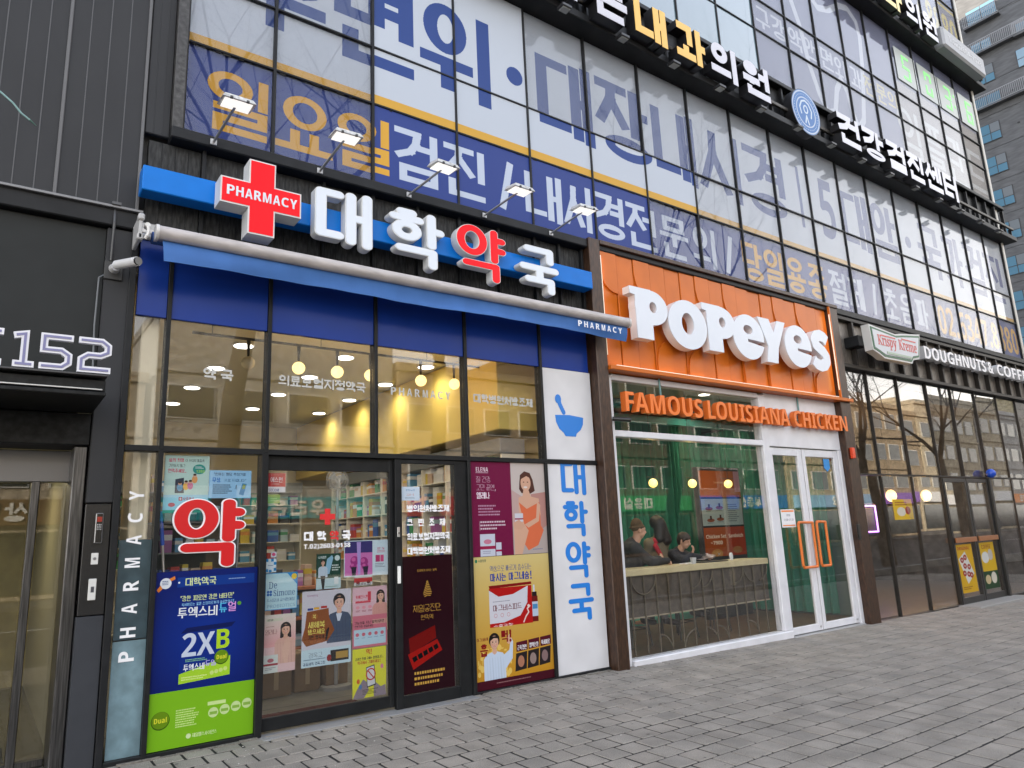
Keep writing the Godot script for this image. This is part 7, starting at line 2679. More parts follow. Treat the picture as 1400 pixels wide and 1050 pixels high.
func build_posters() -> void:
	var gz := -0.0665
	var black := Color(0.12, 0.12, 0.14)
	var white := Color(0.94, 0.95, 0.96)
	var skin := Color(0.86, 0.68, 0.58)
	# 1. tall blue and green vitamin board
	var im := paper(640, 1072, Color(0.03, 0.12, 0.42))
	for i in 30:
		var f := i / 30.0
		fill_loops(im, [ring_loop(Vector2(330, 420), Vector2(420, 400) * (1.0 - f), 40)], Color(0.03, 0.12, 0.42).lerp(Color(0.04, 0.20, 0.58), f))
	rect(im, 0, 735, 640, 340, Color(0.50, 0.74, 0.12))
	rect(im, 130, 40, 490, 62, Color(0.05, 0.22, 0.55))
	oval(im, 60, 72, 34, 34, Color(0.88, 0.90, 0.93))
	poly(im, [8, 110, 30, 82, 42, 104, 20, 126], Color(0.88, 0.5, 0.2))
	poly(im, [80, 44, 112, 28, 116, 48, 92, 60], Color(0.88, 0.5, 0.2))
	tiny(im, 40, 56, 40, 30, 3, Color(0.2, 0.3, 0.5), 2)
	oval(im, 140, 72, 6, 6, white)
	write(im, "대학약국", 178, 46, 50, Color(0.88, 0.92, 0.66), 0.14, 0.98)
	tiny(im, 450, 64, 130, 12, 1, Color(0.6, 0.7, 0.85), 3)
	write(im, "'강한 피로엔 강한 비타민'", 150, 158, 34, Color(0.88, 0.92, 0.62), 0.12, 0.9, 340)
	write(im, "육체피로는 물론 신경피로까지 하루한알로!", 160, 204, 19, Color(0.6, 0.82, 0.95), 0.12, 0.9, 330)
	write(im, "투엑스비", 140, 232, 66, white, 0.14, 0.9, 250)
	write(im, "듀", 395, 222, 62, Color(0.35, 0.75, 0.92), 0.14)
	write(im, "얼", 452, 218, 62, Color(0.88, 0.62, 0.88), 0.14)
	oval(im, 525, 232, 13, 13, Color(0.35, 0.62, 0.2))
	# the carton
	poly(im, [165, 392, 200, 360, 505, 348, 478, 378], Color(0.03, 0.10, 0.34))
	poly(im, [165, 392, 478, 378, 478, 680, 165, 700], Color(0.04, 0.17, 0.52))
	poly(im, [165, 640, 478, 560, 478, 680, 165, 700], Color(0.66, 0.84, 0.20))
	write(im, "2X", 168, 398, 140, Color(0.80, 0.84, 0.92), 0.2, 0.9, 210)
	write(im, "B", 372, 390, 120, Color(0.72, 0.86, 0.16), 0.2, 0.9, 105)
	write(im, "투엑스비", 190, 585, 42, white, 0.14, 0.9, 130)
	write(im, "듀얼", 322, 575, 36, Color(0.75, 0.7, 0.95), 0.14, 0.9, 70)
	tiny(im, 200, 555, 140, 20, 2, Color(0.6, 0.85, 0.6), 5)
	for q in [[422, 565, 46], [72, 900, 54]]:
		oval(im, q[0], q[1], q[2], q[2], Color(0.22, 0.36, 0.05))
		oval(im, q[0], q[1] - 3, q[2] - 4, q[2] - 4, Color(0.42, 0.58, 0.08))
		write(im, "Dual", q[0] - q[2] * 0.72, q[1] - q[2] * 0.32, q[2] * 0.55, Color(0.93, 0.92, 0.25), 0.13, 0.9, q[2] * 1.44)
	for i in 4:
		oval(im, 365 + i * 28, 655 - i * 5, 13, 13, Color(0.80, 0.90, 0.5))
		oval(im, 385 + i * 70, 900 - i * 8, 31, 31, Color(0.80, 0.90, 0.62))
		rect(im, 362 + i * 70, 894 - i * 8, 46, 18, Color(0.55, 0.72, 0.3))
	tiny(im, 182, 660, 160, 26, 2, Color(0.88, 0.95, 0.6), 6)
	rect(im, 348, 832, 112, 22, Color(0.82, 0.92, 0.6))
	tiny(im, 160, 852, 140, 110, 8, Color(0.85, 0.94, 0.62), 8)
	oval(im, 240, 1016, 15, 15, Color(0.85, 0.93, 0.7))
	write(im, "제일헬스사이언스", 262, 1004, 24, Color(0.85, 0.93, 0.7), 0.12, 0.9, 150)
	poster("vitamin_board", "tall blue and lime green vitamin advert board below the red syllable", 1.212, 2.048, 0.04, 1.437, -0.0085, im)
	# 2. big red syllable on the glass
	var y := thing("red_syllable_sign", "big red syllable with white outline stuck on the left pharmacy window", "sign", Vector3(1.62, 1.45, 0.0))
	put(y, "white_outline", korean_mesh("약", 0.60, 0.59, 0.118, 0.012, true, 0.66, 0.138), M("vinyl_white", 0.75, 0.75, 0.77, 0.5), Vector3(1.325, 1.455, -0.0245))
	put(y, "red_face", korean_mesh("약", 0.60, 0.59, 0.118, 0.006, true, 0.66, 0.110), M("syllable_red", 0.52, 0.004, 0.008, 0.3), Vector3(1.325, 1.455, -0.0120))
	# 3. pale green care poster
	im = paper(370, 500, Color(0.76, 0.88, 0.85))
	rect(im, 0, 345, 370, 130, Color(0.66, 0.84, 0.92))
	rect(im, 0, 475, 370, 25, Color(0.28, 0.62, 0.50))
	write(im, "삶의 희망", 30, 26, 32, Color(0.82, 0.18, 0.35), 0.14)
	write(im, "이 보이지 않을때", 165, 30, 26, black, 0.09, 0.9, 160)
	write(im, "고민하지 말고", 28, 78, 26, black, 0.09, 0.9, 140)
	write(im, "연락주세요.", 28, 118, 34, Color(0.82, 0.18, 0.35), 0.14, 0.9, 150)
	oval(im, 285, 120, 54, 44, Color(0.18, 0.60, 0.56))
	write(im, "1393", 258, 126, 24, Color(0.7, 0.9, 0.35), 0.13)
	tiny(im, 250, 96, 70, 22, 2, white, 3)
	poly(im, [90, 210, 160, 195, 165, 330, 90, 330], Color(0.22, 0.25, 0.32))
	for q in [[130, 280, 0.35, 0.6, 0.75], [180, 270, 0.95, 0.75, 0.35], [215, 265, 0.85, 0.5, 0.65], [250, 210, 0.9, 0.65, 0.4]]:
		oval(im, q[0], q[1], 24, 34, Color(q[2], q[3], q[4]))
		oval(im, q[0], q[1] - 34, 15, 15, skin)
		oval(im, q[0], q[1] - 42, 14, 9, Color(0.25, 0.18, 0.15))
	oval(im, 70, 430, 28, 18, Color(0.85, 0.30, 0.35))
	rect(im, 125, 365, 30, 30, Color(0.80, 0.15, 0.15))
	rect(im, 137, 370, 6, 20, white)
	rect(im, 130, 377, 20, 6, white)
	write(im, "사랑약국", 160, 366, 26, Color(0.80, 0.2, 0.25), 0.13)
	poster("care_poster", "pale green poster with cartoon family and speech bubble in the left window", 1.237, 1.603, 1.93, 2.43, -0.0385, im)
	# 4. light blue meter poster
	im = paper(380, 250, Color(0.60, 0.80, 0.94))
	write(im, "'원하는 혈당 측정기를", 40, 22, 26, Color(0.15, 0.2, 0.3), 0.12, 0.9, 290)
	write(im, "무상", 28, 66, 42, Color(0.05, 0.42, 0.78), 0.15)
	write(im, "으로 드립니다'", 135, 78, 24, Color(0.15, 0.3, 0.45), 0.12, 0.9, 200)
	tiny(im, 36, 128, 160, 90, 5, Color(0.12, 0.18, 0.25), 12)
	poly(im, [270, 215, 300, 115, 340, 122, 312, 228], Color(0.25, 0.55, 0.75))
	poly(im, [295, 165, 306, 125, 332, 130, 322, 170], Color(0.55, 0.65, 0.35))
	curve(im, [235, 170, 245, 130, 250, 172], 4, Color(0.25, 0.3, 0.35))
	poster("meter_poster", "light blue blood sugar meter poster in the left window", 1.605, 1.975, 2.055, 2.305, -0.0385, im)
	# 5. red security sticker
	im = paper(256, 224, Color(0.74, 0.03, 0.05))
	rect(im, 0, 160, 256, 64, Color(0.88, 0.88, 0.90))
	write(im, "에스원", 36, 46, 62, white, 0.12, 0.95)
	tiny(im, 60, 124, 130, 14, 1, Color(0.9, 0.8, 0.8), 3)
	write(im, "SECOM", 14, 182, 34, Color(0.15, 0.2, 0.5), 0.13, 0.9, 150)
	poster("security_sticker", "red and white security sticker at the door's top corner", 2.137, 2.305, 2.11, 2.29, gz, im)
	im = paper(128, 96, Color(0.55, 0.66, 0.20))
	tiny(im, 30, 40, 80, 40, 2, Color(0.8, 0.86, 0.5), 5)
	poster("green_sticker", "small lime green sticker below the red sticker on the door", 2.14, 2.255, 2.005, 2.09, gz, im)
	# 6. pink and white health poster
	im = paper(640, 464, Color(0.80, 0.88, 0.92))
	rect(im, 10, 10, 400, 440, Color(0.80, 0.45, 0.72))
	rect(im, 10, 10, 400, 150, Color(0.20, 0.16, 0.45))
	for q in [[150, 260, 60, 60], [285, 280, 60, 62], [130, 330, 50, 40], [300, 340, 50, 40]]:
		oval(im, q[0], q[1], q[2], q[3], Color(0.62, 0.16, 0.50))
		oval(im, q[0] - 15, q[1] - 18, q[2] * 0.5, q[3] * 0.45, Color(0.80, 0.36, 0.64))
	poly(im, [180, 20, 240, 20, 232, 440, 200, 440], Color(0.70, 0.60, 0.86))
	for x in [100, 270]:
		poly(im, [x, 340, x + 80, 340, x + 64, 450, x + 16, 450], Color(0.14, 0.08, 0.20))
	write(im, "지친 그날", 480, 100, 32, Color(0.78, 0.25, 0.4), 0.13, 0.9, 110)
	tiny(im, 480, 140, 120, 36, 2, Color(0.8, 0.4, 0.5), 9)
	rect(im, 455, 200, 66, 90, Color(0.72, 0.18, 0.42))
	rect(im, 528, 200, 50, 90, Color(0.82, 0.30, 0.52))
	tiny(im, 450, 310, 150, 60, 3, Color(0.5, 0.5, 0.55), 10)
	poster("pink_health_poster", "wide pink and white health poster high on the sliding door", 2.90, 3.372, 1.285, 1.632, gz, im)
	# 7. dark green poster of a man
	im = paper(300, 400, Color(0.08, 0.26, 0.20))
	rect(im, 0, 280, 300, 120, Color(0.72, 0.82, 0.84))
	poly(im, [130, 60, 190, 20, 205, 50, 160, 230, 100, 240], Color(0.55, 0.74, 0.84))
	figure(im, 80, 100, 28, Color(0.1, 0.08, 0.08), false, Color(0.75, 0.82, 0.88), skin)
	poly(im, [50, 250, 110, 250, 96, 400, 74, 400], Color(0.08, 0.08, 0.10))
	write(im, "속쓰림엔", 20, 26, 30, Color(0.85, 0.9, 0.9), 0.13, 0.9, 100)
	oval(im, 255, 54, 32, 32, Color(0.80, 0.88, 0.88))
	tiny(im, 190, 130, 90, 80, 3, Color(0.85, 0.9, 0.88), 3)
	rect(im, 220, 270, 50, 80, Color(0.85, 0.88, 0.88))
	tiny(im, 110, 372, 150, 14, 1, Color(0.3, 0.5, 0.45), 6)
	poster("green_remedy_poster", "dark green poster of a man in a pale shirt on the door", 2.62, 2.868, 1.19, 1.52, gz - 0.002, im)
	# 8. small stickers by the left stile
	im = paper(128, 160, Color(0.86, 0.92, 0.95))
	for q in [[0, 0], [64, 0], [96, 40], [0, 120], [40, 130], [96, 110]]:
		rect(im, q[0], q[1], 32, 34, Color(0.12, 0.55, 0.80))
	tiny(im, 28, 76, 70, 14, 1, Color(0.2, 0.4, 0.6), 5)
	poster("checked_sticker", "small white and blue checked card above the round cornered sign", 2.138, 2.236, 1.378, 1.50, gz, im)
	im = paper(64, 64, Color(0.85, 0.88, 0.92))
	oval(im, 32, 30, 22, 20, Color(0.85, 0.30, 0.50))
	poster("heart_sticker", "tiny sticker with a pink heart near the door's left edge", 2.185, 2.235, 1.512, 1.562, gz, im)
	im = paper(240, 128, Color(0.80, 0.80, 0.80))
	rect(im, 0, 20, 240, 60, Color(0.72, 0.08, 0.12))
	oval(im, 50, 80, 24, 24, Color(0.55, 0.05, 0.1))
	oval(im, 190, 80, 24, 24, Color(0.55, 0.05, 0.1))
	write(im, "실비보험", 20, 84, 40, black, 0.14, 0.95, 200)
	poster("red_car_sticker", "small red and white sticker below the wide pink poster", 3.005, 3.20, 1.195, 1.283, gz, im)
	# 9. probiotics sign with round corners
	im = paper(460, 500, Color(0.72, 0.86, 0.90))
	fill_loops(im, [PackedVector2Array([Vector2(300, 0), Vector2(460, 0), Vector2(460, 180)])], Color(0.15, 0.55, 0.80))
	oval(im, 410, 60, 40, 40, Color(0.92, 0.80, 0.25))
	write(im, "De", 50, 120, 90, Color(0.10, 0.28, 0.52), 0.08, 0.9, 120, serif)
	for q in [[28, 236], [66, 236], [28, 274], [66, 274]]:
		oval(im, q[0] + 16, q[1] + 16, 18, 18, Color(0.10, 0.40, 0.70))
	write(im, "Simone", 115, 232, 80, Color(0.10, 0.28, 0.52), 0.08, 0.9, 310, serif)
	write(im, "드시모네 공식판매점", 30, 345, 42, Color(0.14, 0.30, 0.50), 0.1, 0.9, 390)
	write(im, "PROBIOTICS", 30, 425, 42, Color(0.45, 0.62, 0.72), 0.06, 0.9, 400)
	for q in [[0, 0, 10, 500], [0, 490, 460, 10], [450, 0, 10, 500], [0, 0, 460, 10]]:
		rect(im, q[0], q[1], q[2], q[3], Color(0.16, 0.55, 0.80))
	poster("probiotics_sign", "pale blue probiotics sign with dark blue lettering on the door", 2.138, 2.44, 1.04, 1.37, gz, im)
	# 10. pink poster of a woman resting her chin
	im = paper(440, 750, Color(0.88, 0.76, 0.76))
	shade_rows(im, 0, 420, Color(0.86, 0.84, 0.80), Color(0.90, 0.66, 0.66))
	figure(im, 300, 200, 74, Color(0.13, 0.10, 0.10), true, Color(0.86, 0.70, 0.64), skin)
	poly(im, [300, 330, 345, 300, 365, 420, 330, 640, 280, 640, 250, 480], Color(0.87, 0.72, 0.64))
	write(im, "엘레나", 20, 190, 66, Color(0.45, 0.22, 0.22), 0.06, 0.85, 170)
	tiny(im, 30, 150, 120, 14, 1, Color(0.5, 0.35, 0.35), 2)
	rect(im, 30, 50, 230, 36, Color(0.80, 0.82, 0.74))
	write(im, "유한양행", 45, 56, 24, black, 0.1, 0.9, 80)
	rect(im, 0, 520, 200, 230, Color(0.82, 0.86, 0.84))
	oval(im, 100, 590, 44, 26, Color(0.70, 0.40, 0.45))
	rect(im, 0, 630, 200, 26, Color(0.62, 0.18, 0.24))
	tiny(im, 30, 680, 140, 40, 2, Color(0.5, 0.5, 0.55), 4)
	poster("chin_pose_poster", "pink poster of a dark haired woman resting her chin on the door", 2.138, 2.43, 0.50, 1.0, gz, im)
	# 11. new year poster: man with a big brown pouch
	im = paper(640, 880, Color(0.80, 0.80, 0.84))
	figure(im, 480, 150, 80, Color(0.09, 0.08, 0.09), false, Color(0.26, 0.32, 0.42), skin)
	poly(im, [440, 290, 520, 290, 490, 380, 460, 380], Color(0.82, 0.86, 0.92))
	poly(im, [60, 240, 340, 215, 350, 330, 420, 480, 330, 600, 60, 640, 0, 560, 40, 420], Color(0.55, 0.30, 0.10))
	rect(im, 70, 200, 70, 26, Color(0.15, 0.25, 0.55))
	rect(im, 150, 194, 70, 26, Color(0.86, 0.66, 0.18))
	rect(im, 240, 186, 80, 26, Color(0.72, 0.16, 0.14))
	oval(im, 160, 300, 40, 40, Color(0.62, 0.38, 0.12))
	write(im, "복", 138, 276, 50, Color(0.90, 0.84, 0.45), 0.13)
	write(im, "새해복", 80, 360, 76, Color(0.90, 0.86, 0.42), 0.14, 0.9, 220)
	write(im, "받으세요", 80, 448, 60, Color(0.90, 0.86, 0.42), 0.14, 0.9, 220)
	write(im, "귀한 행복에", 80, 520, 46, Color(0.12, 0.08, 0.05), 0.13, 0.9, 210)
	write(im, "받으세요", 110, 578, 36, Color(0.70, 0.40, 0.2), 0.12, 0.9, 160)
	poly(im, [310, 480, 340, 440, 350, 460, 322, 590, 300, 590], Color(0.10, 0.09, 0.10))
	rect(im, 0, 680, 640, 200, Color(0.76, 0.86, 0.90))
	write(im, "경옥고", 90, 720, 56, Color(0.15, 0.15, 0.18), 0.06, 0.9, 180)
	tiny(im, 30, 790, 280, 20, 1, Color(0.3, 0.4, 0.5), 6)
	write(im, "광동제약 경옥고정", 24, 826, 34, Color(0.1, 0.2, 0.35), 0.13, 0.9, 280)
	rect(im, 370, 716, 240, 130, Color(0.10, 0.09, 0.09))
	rect(im, 440, 740, 160, 80, Color(0.68, 0.55, 0.24))
	oval(im, 352, 800, 30, 40, Color(0.55, 0.08, 0.10))
	write(im, "XJ kangdong", 60, 40, 22, Color(0.6, 0.3, 0.5), 0.06, 0.9, 140)
	poster("new_year_poster", "poster of a man in a grey suit holding a brown lucky pouch", 2.487, 2.975, 0.50, 1.18, gz, im)
	# 12. pink poster of a woman looking over her shoulder
	im = paper(480, 740, Color(0.86, 0.72, 0.76))
	rect(im, 0, 350, 480, 390, Color(0.80, 0.45, 0.52))
	figure(im, 390, 120, 58, Color(0.12, 0.09, 0.09), true, Color(0.84, 0.62, 0.58), skin)
	rect(im, 0, 350, 480, 60, Color(0.80, 0.45, 0.52))
	write(im, "카베진스캔", 40, 100, 40, Color(0.80, 0.16, 0.28), 0.14, 0.9, 170)
	rect(im, 210, 60, 44, 110, Color(0.78, 0.20, 0.28))
	rect(im, 40, 170, 210, 26, Color(0.80, 0.16, 0.28))
	for i in 3:
		oval(im, 70 + i * 85, 250, 26, 20, Color(0.90, 0.60, 0.66))
		tiny(im, 44 + i * 85, 284, 60, 26, 2, Color(0.6, 0.3, 0.35), 20 + i)
	write(im, "기능성을 지닌 알약이라면", 30, 420, 36, Color(0.16, 0.1, 0.12), 0.14, 0.9, 410)
	write(im, "전문가와 상담하세요", 30, 466, 30, Color(0.16, 0.1, 0.12), 0.14, 0.9, 260)
	rect(im, 20, 520, 440, 190, Color(0.72, 0.84, 0.90))
	for i in 5:
		oval(im, 66 + i * 86, 580, 24, 22, Color(0.80, 0.40, 0.48))
		tiny(im, 40 + i * 86, 620, 56, 12, 1, Color(0.3, 0.4, 0.5), 30 + i)
	poster("over_shoulder_poster", "pink poster of a long haired woman looking over her shoulder", 2.99, 3.358, 0.61, 1.18, gz, im)
	# 13. yellow poster of hands with a phone
	im = paper(480, 610, Color(0.86, 0.86, 0.20))
	write(im, "약!", 190, 14, 66, Color(0.75, 0.20, 0.08), 0.15)
	write(im, "온라인 판매 구매는 불법입니다.", 40, 110, 34, black, 0.13, 0.9, 400)
	write(im, "약국에서 구매하세요!", 70, 156, 40, Color(0.70, 0.20, 0.08), 0.14, 0.9, 330)
	poly(im, [0, 610, 60, 500, 150, 380, 200, 420, 230, 520, 160, 610], Color(0.55, 0.50, 0.55))
	poly(im, [300, 610, 300, 480, 330, 440, 400, 500, 470, 480, 480, 610], Color(0.55, 0.50, 0.55))
	poly(im, [190, 240, 310, 216, 330, 470, 205, 490], Color(0.10, 0.10, 0.12))
	poly(im, [198, 250, 302, 230, 320, 456, 212, 476], Color(0.82, 0.84, 0.86))
	fill_loops(im, [ring_loop(Vector2(258, 330), Vector2(70, 76)), ring_loop(Vector2(258, 330), Vector2(54, 60))], Color(0.75, 0.12, 0.10))
	stroke_seg(im, Vector2(215, 280), Vector2(305, 385), 14, Color(0.75, 0.12, 0.10))
	for q in [[80, 400, 0.8, 0.4, 0.15], [420, 250, 0.85, 0.5, 0.6], [110, 470, 0.3, 0.5, 0.7]]:
		oval(im, q[0], q[1], 22, 30, Color(q[2], q[3], q[4]))
	tiny(im, 140, 510, 220, 66, 4, Color(0.25, 0.22, 0.05), 9)
	poster("yellow_phone_poster", "yellow poster of hands holding a phone with a red ban ring", 2.992, 3.345, 0.15, 0.603, gz, im)
	# 14. small white notice on the fixed leaf
	im = paper(256, 192, Color(0.80, 0.86, 0.92))
	write(im, "문화누리", 60, 36, 26, Color(0.3, 0.5, 0.7), 0.12, 0.9, 130)
	write(im, "2.24 ~ 토", 70, 96, 30, Color(0.80, 0.40, 0.25), 0.1, 0.9, 110)
	tiny(im, 50, 146, 160, 24, 2, Color(0.5, 0.55, 0.6), 7)
	poster("white_notice", "small white paper notice taped on the fixed door leaf", 3.508, 3.722, 2.02, 2.165, -0.0145, im, 0.6)
	# 15. magenta poster of a woman in an orange dress
	im = paper(806, 800, Color(0.46, 0.06, 0.26))
	rect(im, 428, 0, 378, 800, Color(0.80, 0.76, 0.74))
	poly(im, [428, 240, 600, 330, 806, 280, 806, 560, 428, 640], Color(0.78, 0.66, 0.64))
	poly(im, [428, 560, 806, 500, 806, 800, 428, 800], Color(0.72, 0.67, 0.65))
	poly(im, [640, 280, 806, 260, 806, 560, 700, 620], Color(0.74, 0.55, 0.52))
	# hair, face, shoulders, dress, arms, legs
	poly(im, [520, 180, 530, 110, 580, 75, 640, 90, 670, 150, 690, 250, 640, 275, 540, 270, 515, 235], Color(0.33, 0.20, 0.17))
	oval(im, 590, 180, 56, 72, skin)
	poly(im, [530, 150, 560, 96, 620, 92, 652, 140, 600, 118], Color(0.33, 0.20, 0.17))
	for e in [568, 612]:
		oval(im, e, 172, 9, 4, Color(0.2, 0.12, 0.1))
	oval(im, 586, 218, 22, 9, Color(0.90, 0.86, 0.84))
	poly(im, [560, 245, 620, 245, 640, 300, 730, 320, 745, 460, 700, 560, 540, 560, 500, 420, 505, 310, 550, 295], skin)
	poly(im, [505, 350, 590, 410, 735, 350, 740, 560, 770, 600, 700, 730, 590, 770, 540, 700, 530, 620, 560, 560], Color(0.88, 0.45, 0.30))
	poly(im, [710, 340, 745, 380, 720, 520, 600, 575, 560, 545, 690, 490], skin)
	poly(im, [440, 560, 560, 545, 600, 600, 520, 800, 440, 800], skin)
	rect(im, 455, 448, 90, 72, Color(0.84, 0.84, 0.88))
	rect(im, 455, 490, 90, 12, Color(0.6, 0.15, 0.3))
	poly(im, [436, 530, 500, 500, 560, 560, 520, 590, 440, 580], Color(0.84, 0.66, 0.56))
	write(im, "ELENA", 60, 48, 38, Color(0.90, 0.82, 0.86), 0.13, 0.9, 130)
	tiny(im, 60, 92, 130, 12, 1, Color(0.85, 0.75, 0.8), 4)
	write(im, "질 건강", 62, 128, 50, Color(0.88, 0.78, 0.84), 0.06, 0.9, 150)
	write(im, "고민 끝엔,", 62, 196, 50, Color(0.88, 0.78, 0.84), 0.06, 0.9, 205)
	write(im, "엘레나", 62, 262, 56, Color(0.93, 0.88, 0.92), 0.15, 0.88, 140)
	tiny(im, 76, 372, 220, 100, 4, Color(0.75, 0.58, 0.68), 5)
	rect(im, 84, 508, 3, 80, Color(0.85, 0.75, 0.8))
	tiny(im, 92, 508, 250, 84, 3, Color(0.88, 0.80, 0.85), 6)
	rect(im, 84, 616, 152, 200, Color(0.80, 0.82, 0.88))
	rect(im, 84, 716, 152, 26, Color(0.62, 0.12, 0.30))
	oval(im, 160, 680, 40, 20, Color(0.80, 0.50, 0.60))
	rect(im, 244, 690, 56, 126, Color(0.80, 0.82, 0.88))
	rect(im, 244, 750, 56, 16, Color(0.62, 0.12, 0.30))
	tiny(im, 110, 756, 100, 30, 2, Color(0.6, 0.6, 0.68), 7)
	tiny(im, 640, 760, 130, 14, 1, Color(0.4, 0.45, 0.6), 8)
	poster("magenta_poster", "magenta and beige poster of a woman in an orange dress", 4.353, 5.414, 1.403, 2.45, -0.0035, im)
	# 16. gold magnesium poster
	im = paper(806, 1040, Color(0.80, 0.62, 0.22))
	shade_rows(im, 0, 1040, Color(0.86, 0.78, 0.52), Color(0.78, 0.55, 0.12))
	rect(im, 0, 972, 806, 68, Color(0.28, 0.05, 0.12))
	oval(im, 36, 32, 12, 14, Color(0.15, 0.5, 0.35))
	write(im, "수출양행", 56, 20, 22, Color(0.2, 0.35, 0.3), 0.12, 0.9, 80)
	write(im, "액상으로 빠르게 흡수되는", 172, 78, 48, Color(0.10, 0.25, 0.58), 0.07, 0.9, 440)
	write(im, "마시는 마그네슘!", 172, 140, 66, Color(0.06, 0.22, 0.62), 0.15, 0.9, 440)
	poly(im, [152, 238, 600, 230, 600, 252, 160, 262], Color(0.52, 0.05, 0.06))
	rect(im, 154, 260, 446, 310, Color(0.72, 0.08, 0.08))
	fill_loops(im, [PackedVector2Array([Vector2(154, 275), Vector2(250, 330), Vector2(400, 320), Vector2(560, 262), Vector2(548, 400), Vector2(470, 500), Vector2(300, 540), Vector2(154, 540)])], Color(0.84, 0.84, 0.88))
	write(im, "마그비스피드", 190, 396, 50, Color(0.42, 0.10, 0.12), 0.12, 0.85, 300)
	tiny(im, 190, 366, 210, 12, 1, Color(0.5, 0.5, 0.55), 3)
	for i in 3:
		fill_loops(im, [ring_loop(Vector2(214 + i * 66, 480), Vector2(16, 16), 20), ring_loop(Vector2(214 + i * 66, 480), Vector2(13, 13), 20)], Color(0.8, 0.4, 0.4))
	curve(im, [500, 560, 530, 510, 560, 480, 545, 450, 575, 430], 12, Color(0.93, 0.85, 0.82))
	oval(im, 560, 428, 12, 13, Color(0.93, 0.85, 0.82))
	write(im, "수출양행", 190, 552, 18, white, 0.12, 0.9, 200)
	rect(im, 618, 260, 16, 60, Color(0.80, 0.84, 0.90))
	rect(im, 602, 318, 52, 40, Color(0.16, 0.10, 0.12))
	rect(im, 600, 354, 62, 210, Color(0.44, 0.08, 0.08))
	rect(im, 600, 400, 62, 120, Color(0.75, 0.80, 0.88))
	rect(im, 604, 420, 54, 40, Color(0.30, 0.55, 0.75))
	# splashing milk, man in a white shirt
	var r := RandomNumberGenerator.new()
	r.seed = 4
	for i in 60:
		var a := r.randf() * TAU
		var d := r.randf_range(130, 190)
		oval(im, 190 + cos(a) * d * 0.9, 860 + sin(a) * d * 0.75, r.randf_range(4, 22), r.randf_range(4, 26), Color(0.92, 0.78, 0.40))
	figure(im, 190, 680, 54, Color(0.10, 0.08, 0.08), false, Color(0.80, 0.86, 0.94), skin)
	poly(im, [270, 800, 340, 760, 350, 700, 320, 660, 345, 640, 380, 700, 370, 830, 300, 900], Color(0.80, 0.86, 0.94))
	oval(im, 338, 680, 24, 34, skin)
	rect(im, 0, 972, 806, 68, Color(0.28, 0.05, 0.12))
	write(im, "마그네슘에", 20, 640, 26, Color(0.45, 0.08, 0.10), 0.12, 0.9, 110)
	write(im, "흡", 48, 690, 96, Color(0.52, 0.05, 0.08), 0.16, 0.85)
	write(im, "뻑!", 262, 604, 92, Color(0.52, 0.05, 0.08), 0.16, 0.8)
	var caps := ["근육경련", "혈액순환", "육체피로"]
	for i in 3:
		var x := 412 + i * 128
		poly(im, [x, 712 - i * 8, x + 118, 704 - i * 8, x + 118, 780 - i * 8, x, 788 - i * 8], Color(0.34, 0.06, 0.14))
		write(im, caps[i], x + 10, 738 - i * 8, 38, white, 0.14, 0.8, 98)
		poly(im, [x - 6, 800 - i * 8, x + 112, 792 - i * 8, x + 100, 930 - i * 8, x - 20, 940 - i * 8], Color(0.16, 0.13, 0.14))
		oval(im, x + 44, 866 - i * 8, 34, 46, [Color(0.70, 0.48, 0.38), Color(0.60, 0.52, 0.50), Color(0.55, 0.45, 0.45)][i])
	tiny(im, 200, 998, 420, 16, 1, Color(0.6, 0.45, 0.45), 5)
	poster("gold_poster", "gold magnesium drink poster with a man in a white shirt", 4.353, 5.414, 0.024, 1.398, -0.0035, im)
	# 17. posters in the doughnut shop
	im = paper(256, 400, Color(0.84, 0.66, 0.08))
	poly(im, [30, 120, 140, 60, 236, 250, 120, 330], Color(0.85, 0.85, 0.82))
	for q in [[80, 130], [130, 110], [110, 180], [170, 190], [150, 250], [190, 260], [90, 240]]:
		fill_loops(im, [ring_loop(Vector2(q[0], q[1]), Vector2(26, 24), 24), ring_loop(Vector2(q[0], q[1]), Vector2(8, 8), 16)], Color(0.62, 0.15, 0.10))
	write(im, "ORIGINAL", 30, 20, 26, Color(0.6, 0.1, 0.08), 0.13, 0.9, 190)
	tiny(im, 40, 350, 170, 30, 2, Color(0.5, 0.3, 0.05), 3)
	poster("ring_doughnut_poster", "yellow poster of ring doughnuts on the left doughnut shop door", 15.93, 16.70, 0.10, 1.05, -0.0185, im)
	im = paper(256, 400, Color(0.84, 0.68, 0.08))
	rect(im, 0, 250, 256, 150, Color(0.08, 0.25, 0.12))
	oval(im, 90, 130, 60, 50, Color(0.85, 0.85, 0.83))
	oval(im, 180, 110, 40, 50, Color(0.75, 0.72, 0.68))
	oval(im, 80, 320, 44, 40, Color(0.80, 0.72, 0.55))
	oval(im, 180, 310, 46, 50, Color(0.85, 0.82, 0.75))
	write(im, "COFFEE", 50, 22, 34, Color(0.5, 0.15, 0.05), 0.13, 0.9, 150)
	poster("coffee_poster", "yellow and green coffee poster on the right doughnut shop door", 17.02, 17.78, 0.10, 1.05, -0.0185, im)
	im = paper(256, 180, Color(0.86, 0.70, 0.12))
	oval(im, 100, 110, 60, 40, Color(0.85, 0.82, 0.75))
	oval(im, 190, 100, 36, 36, Color(0.6, 0.15, 0.1))
	tiny(im, 30, 24, 190, 40, 2, Color(0.5, 0.15, 0.05), 3)
	poster("small_yellow_poster", "small yellow poster on the glass left of the doughnut shop door", 13.72, 14.45, 1.60, 1.98, -0.024, im)

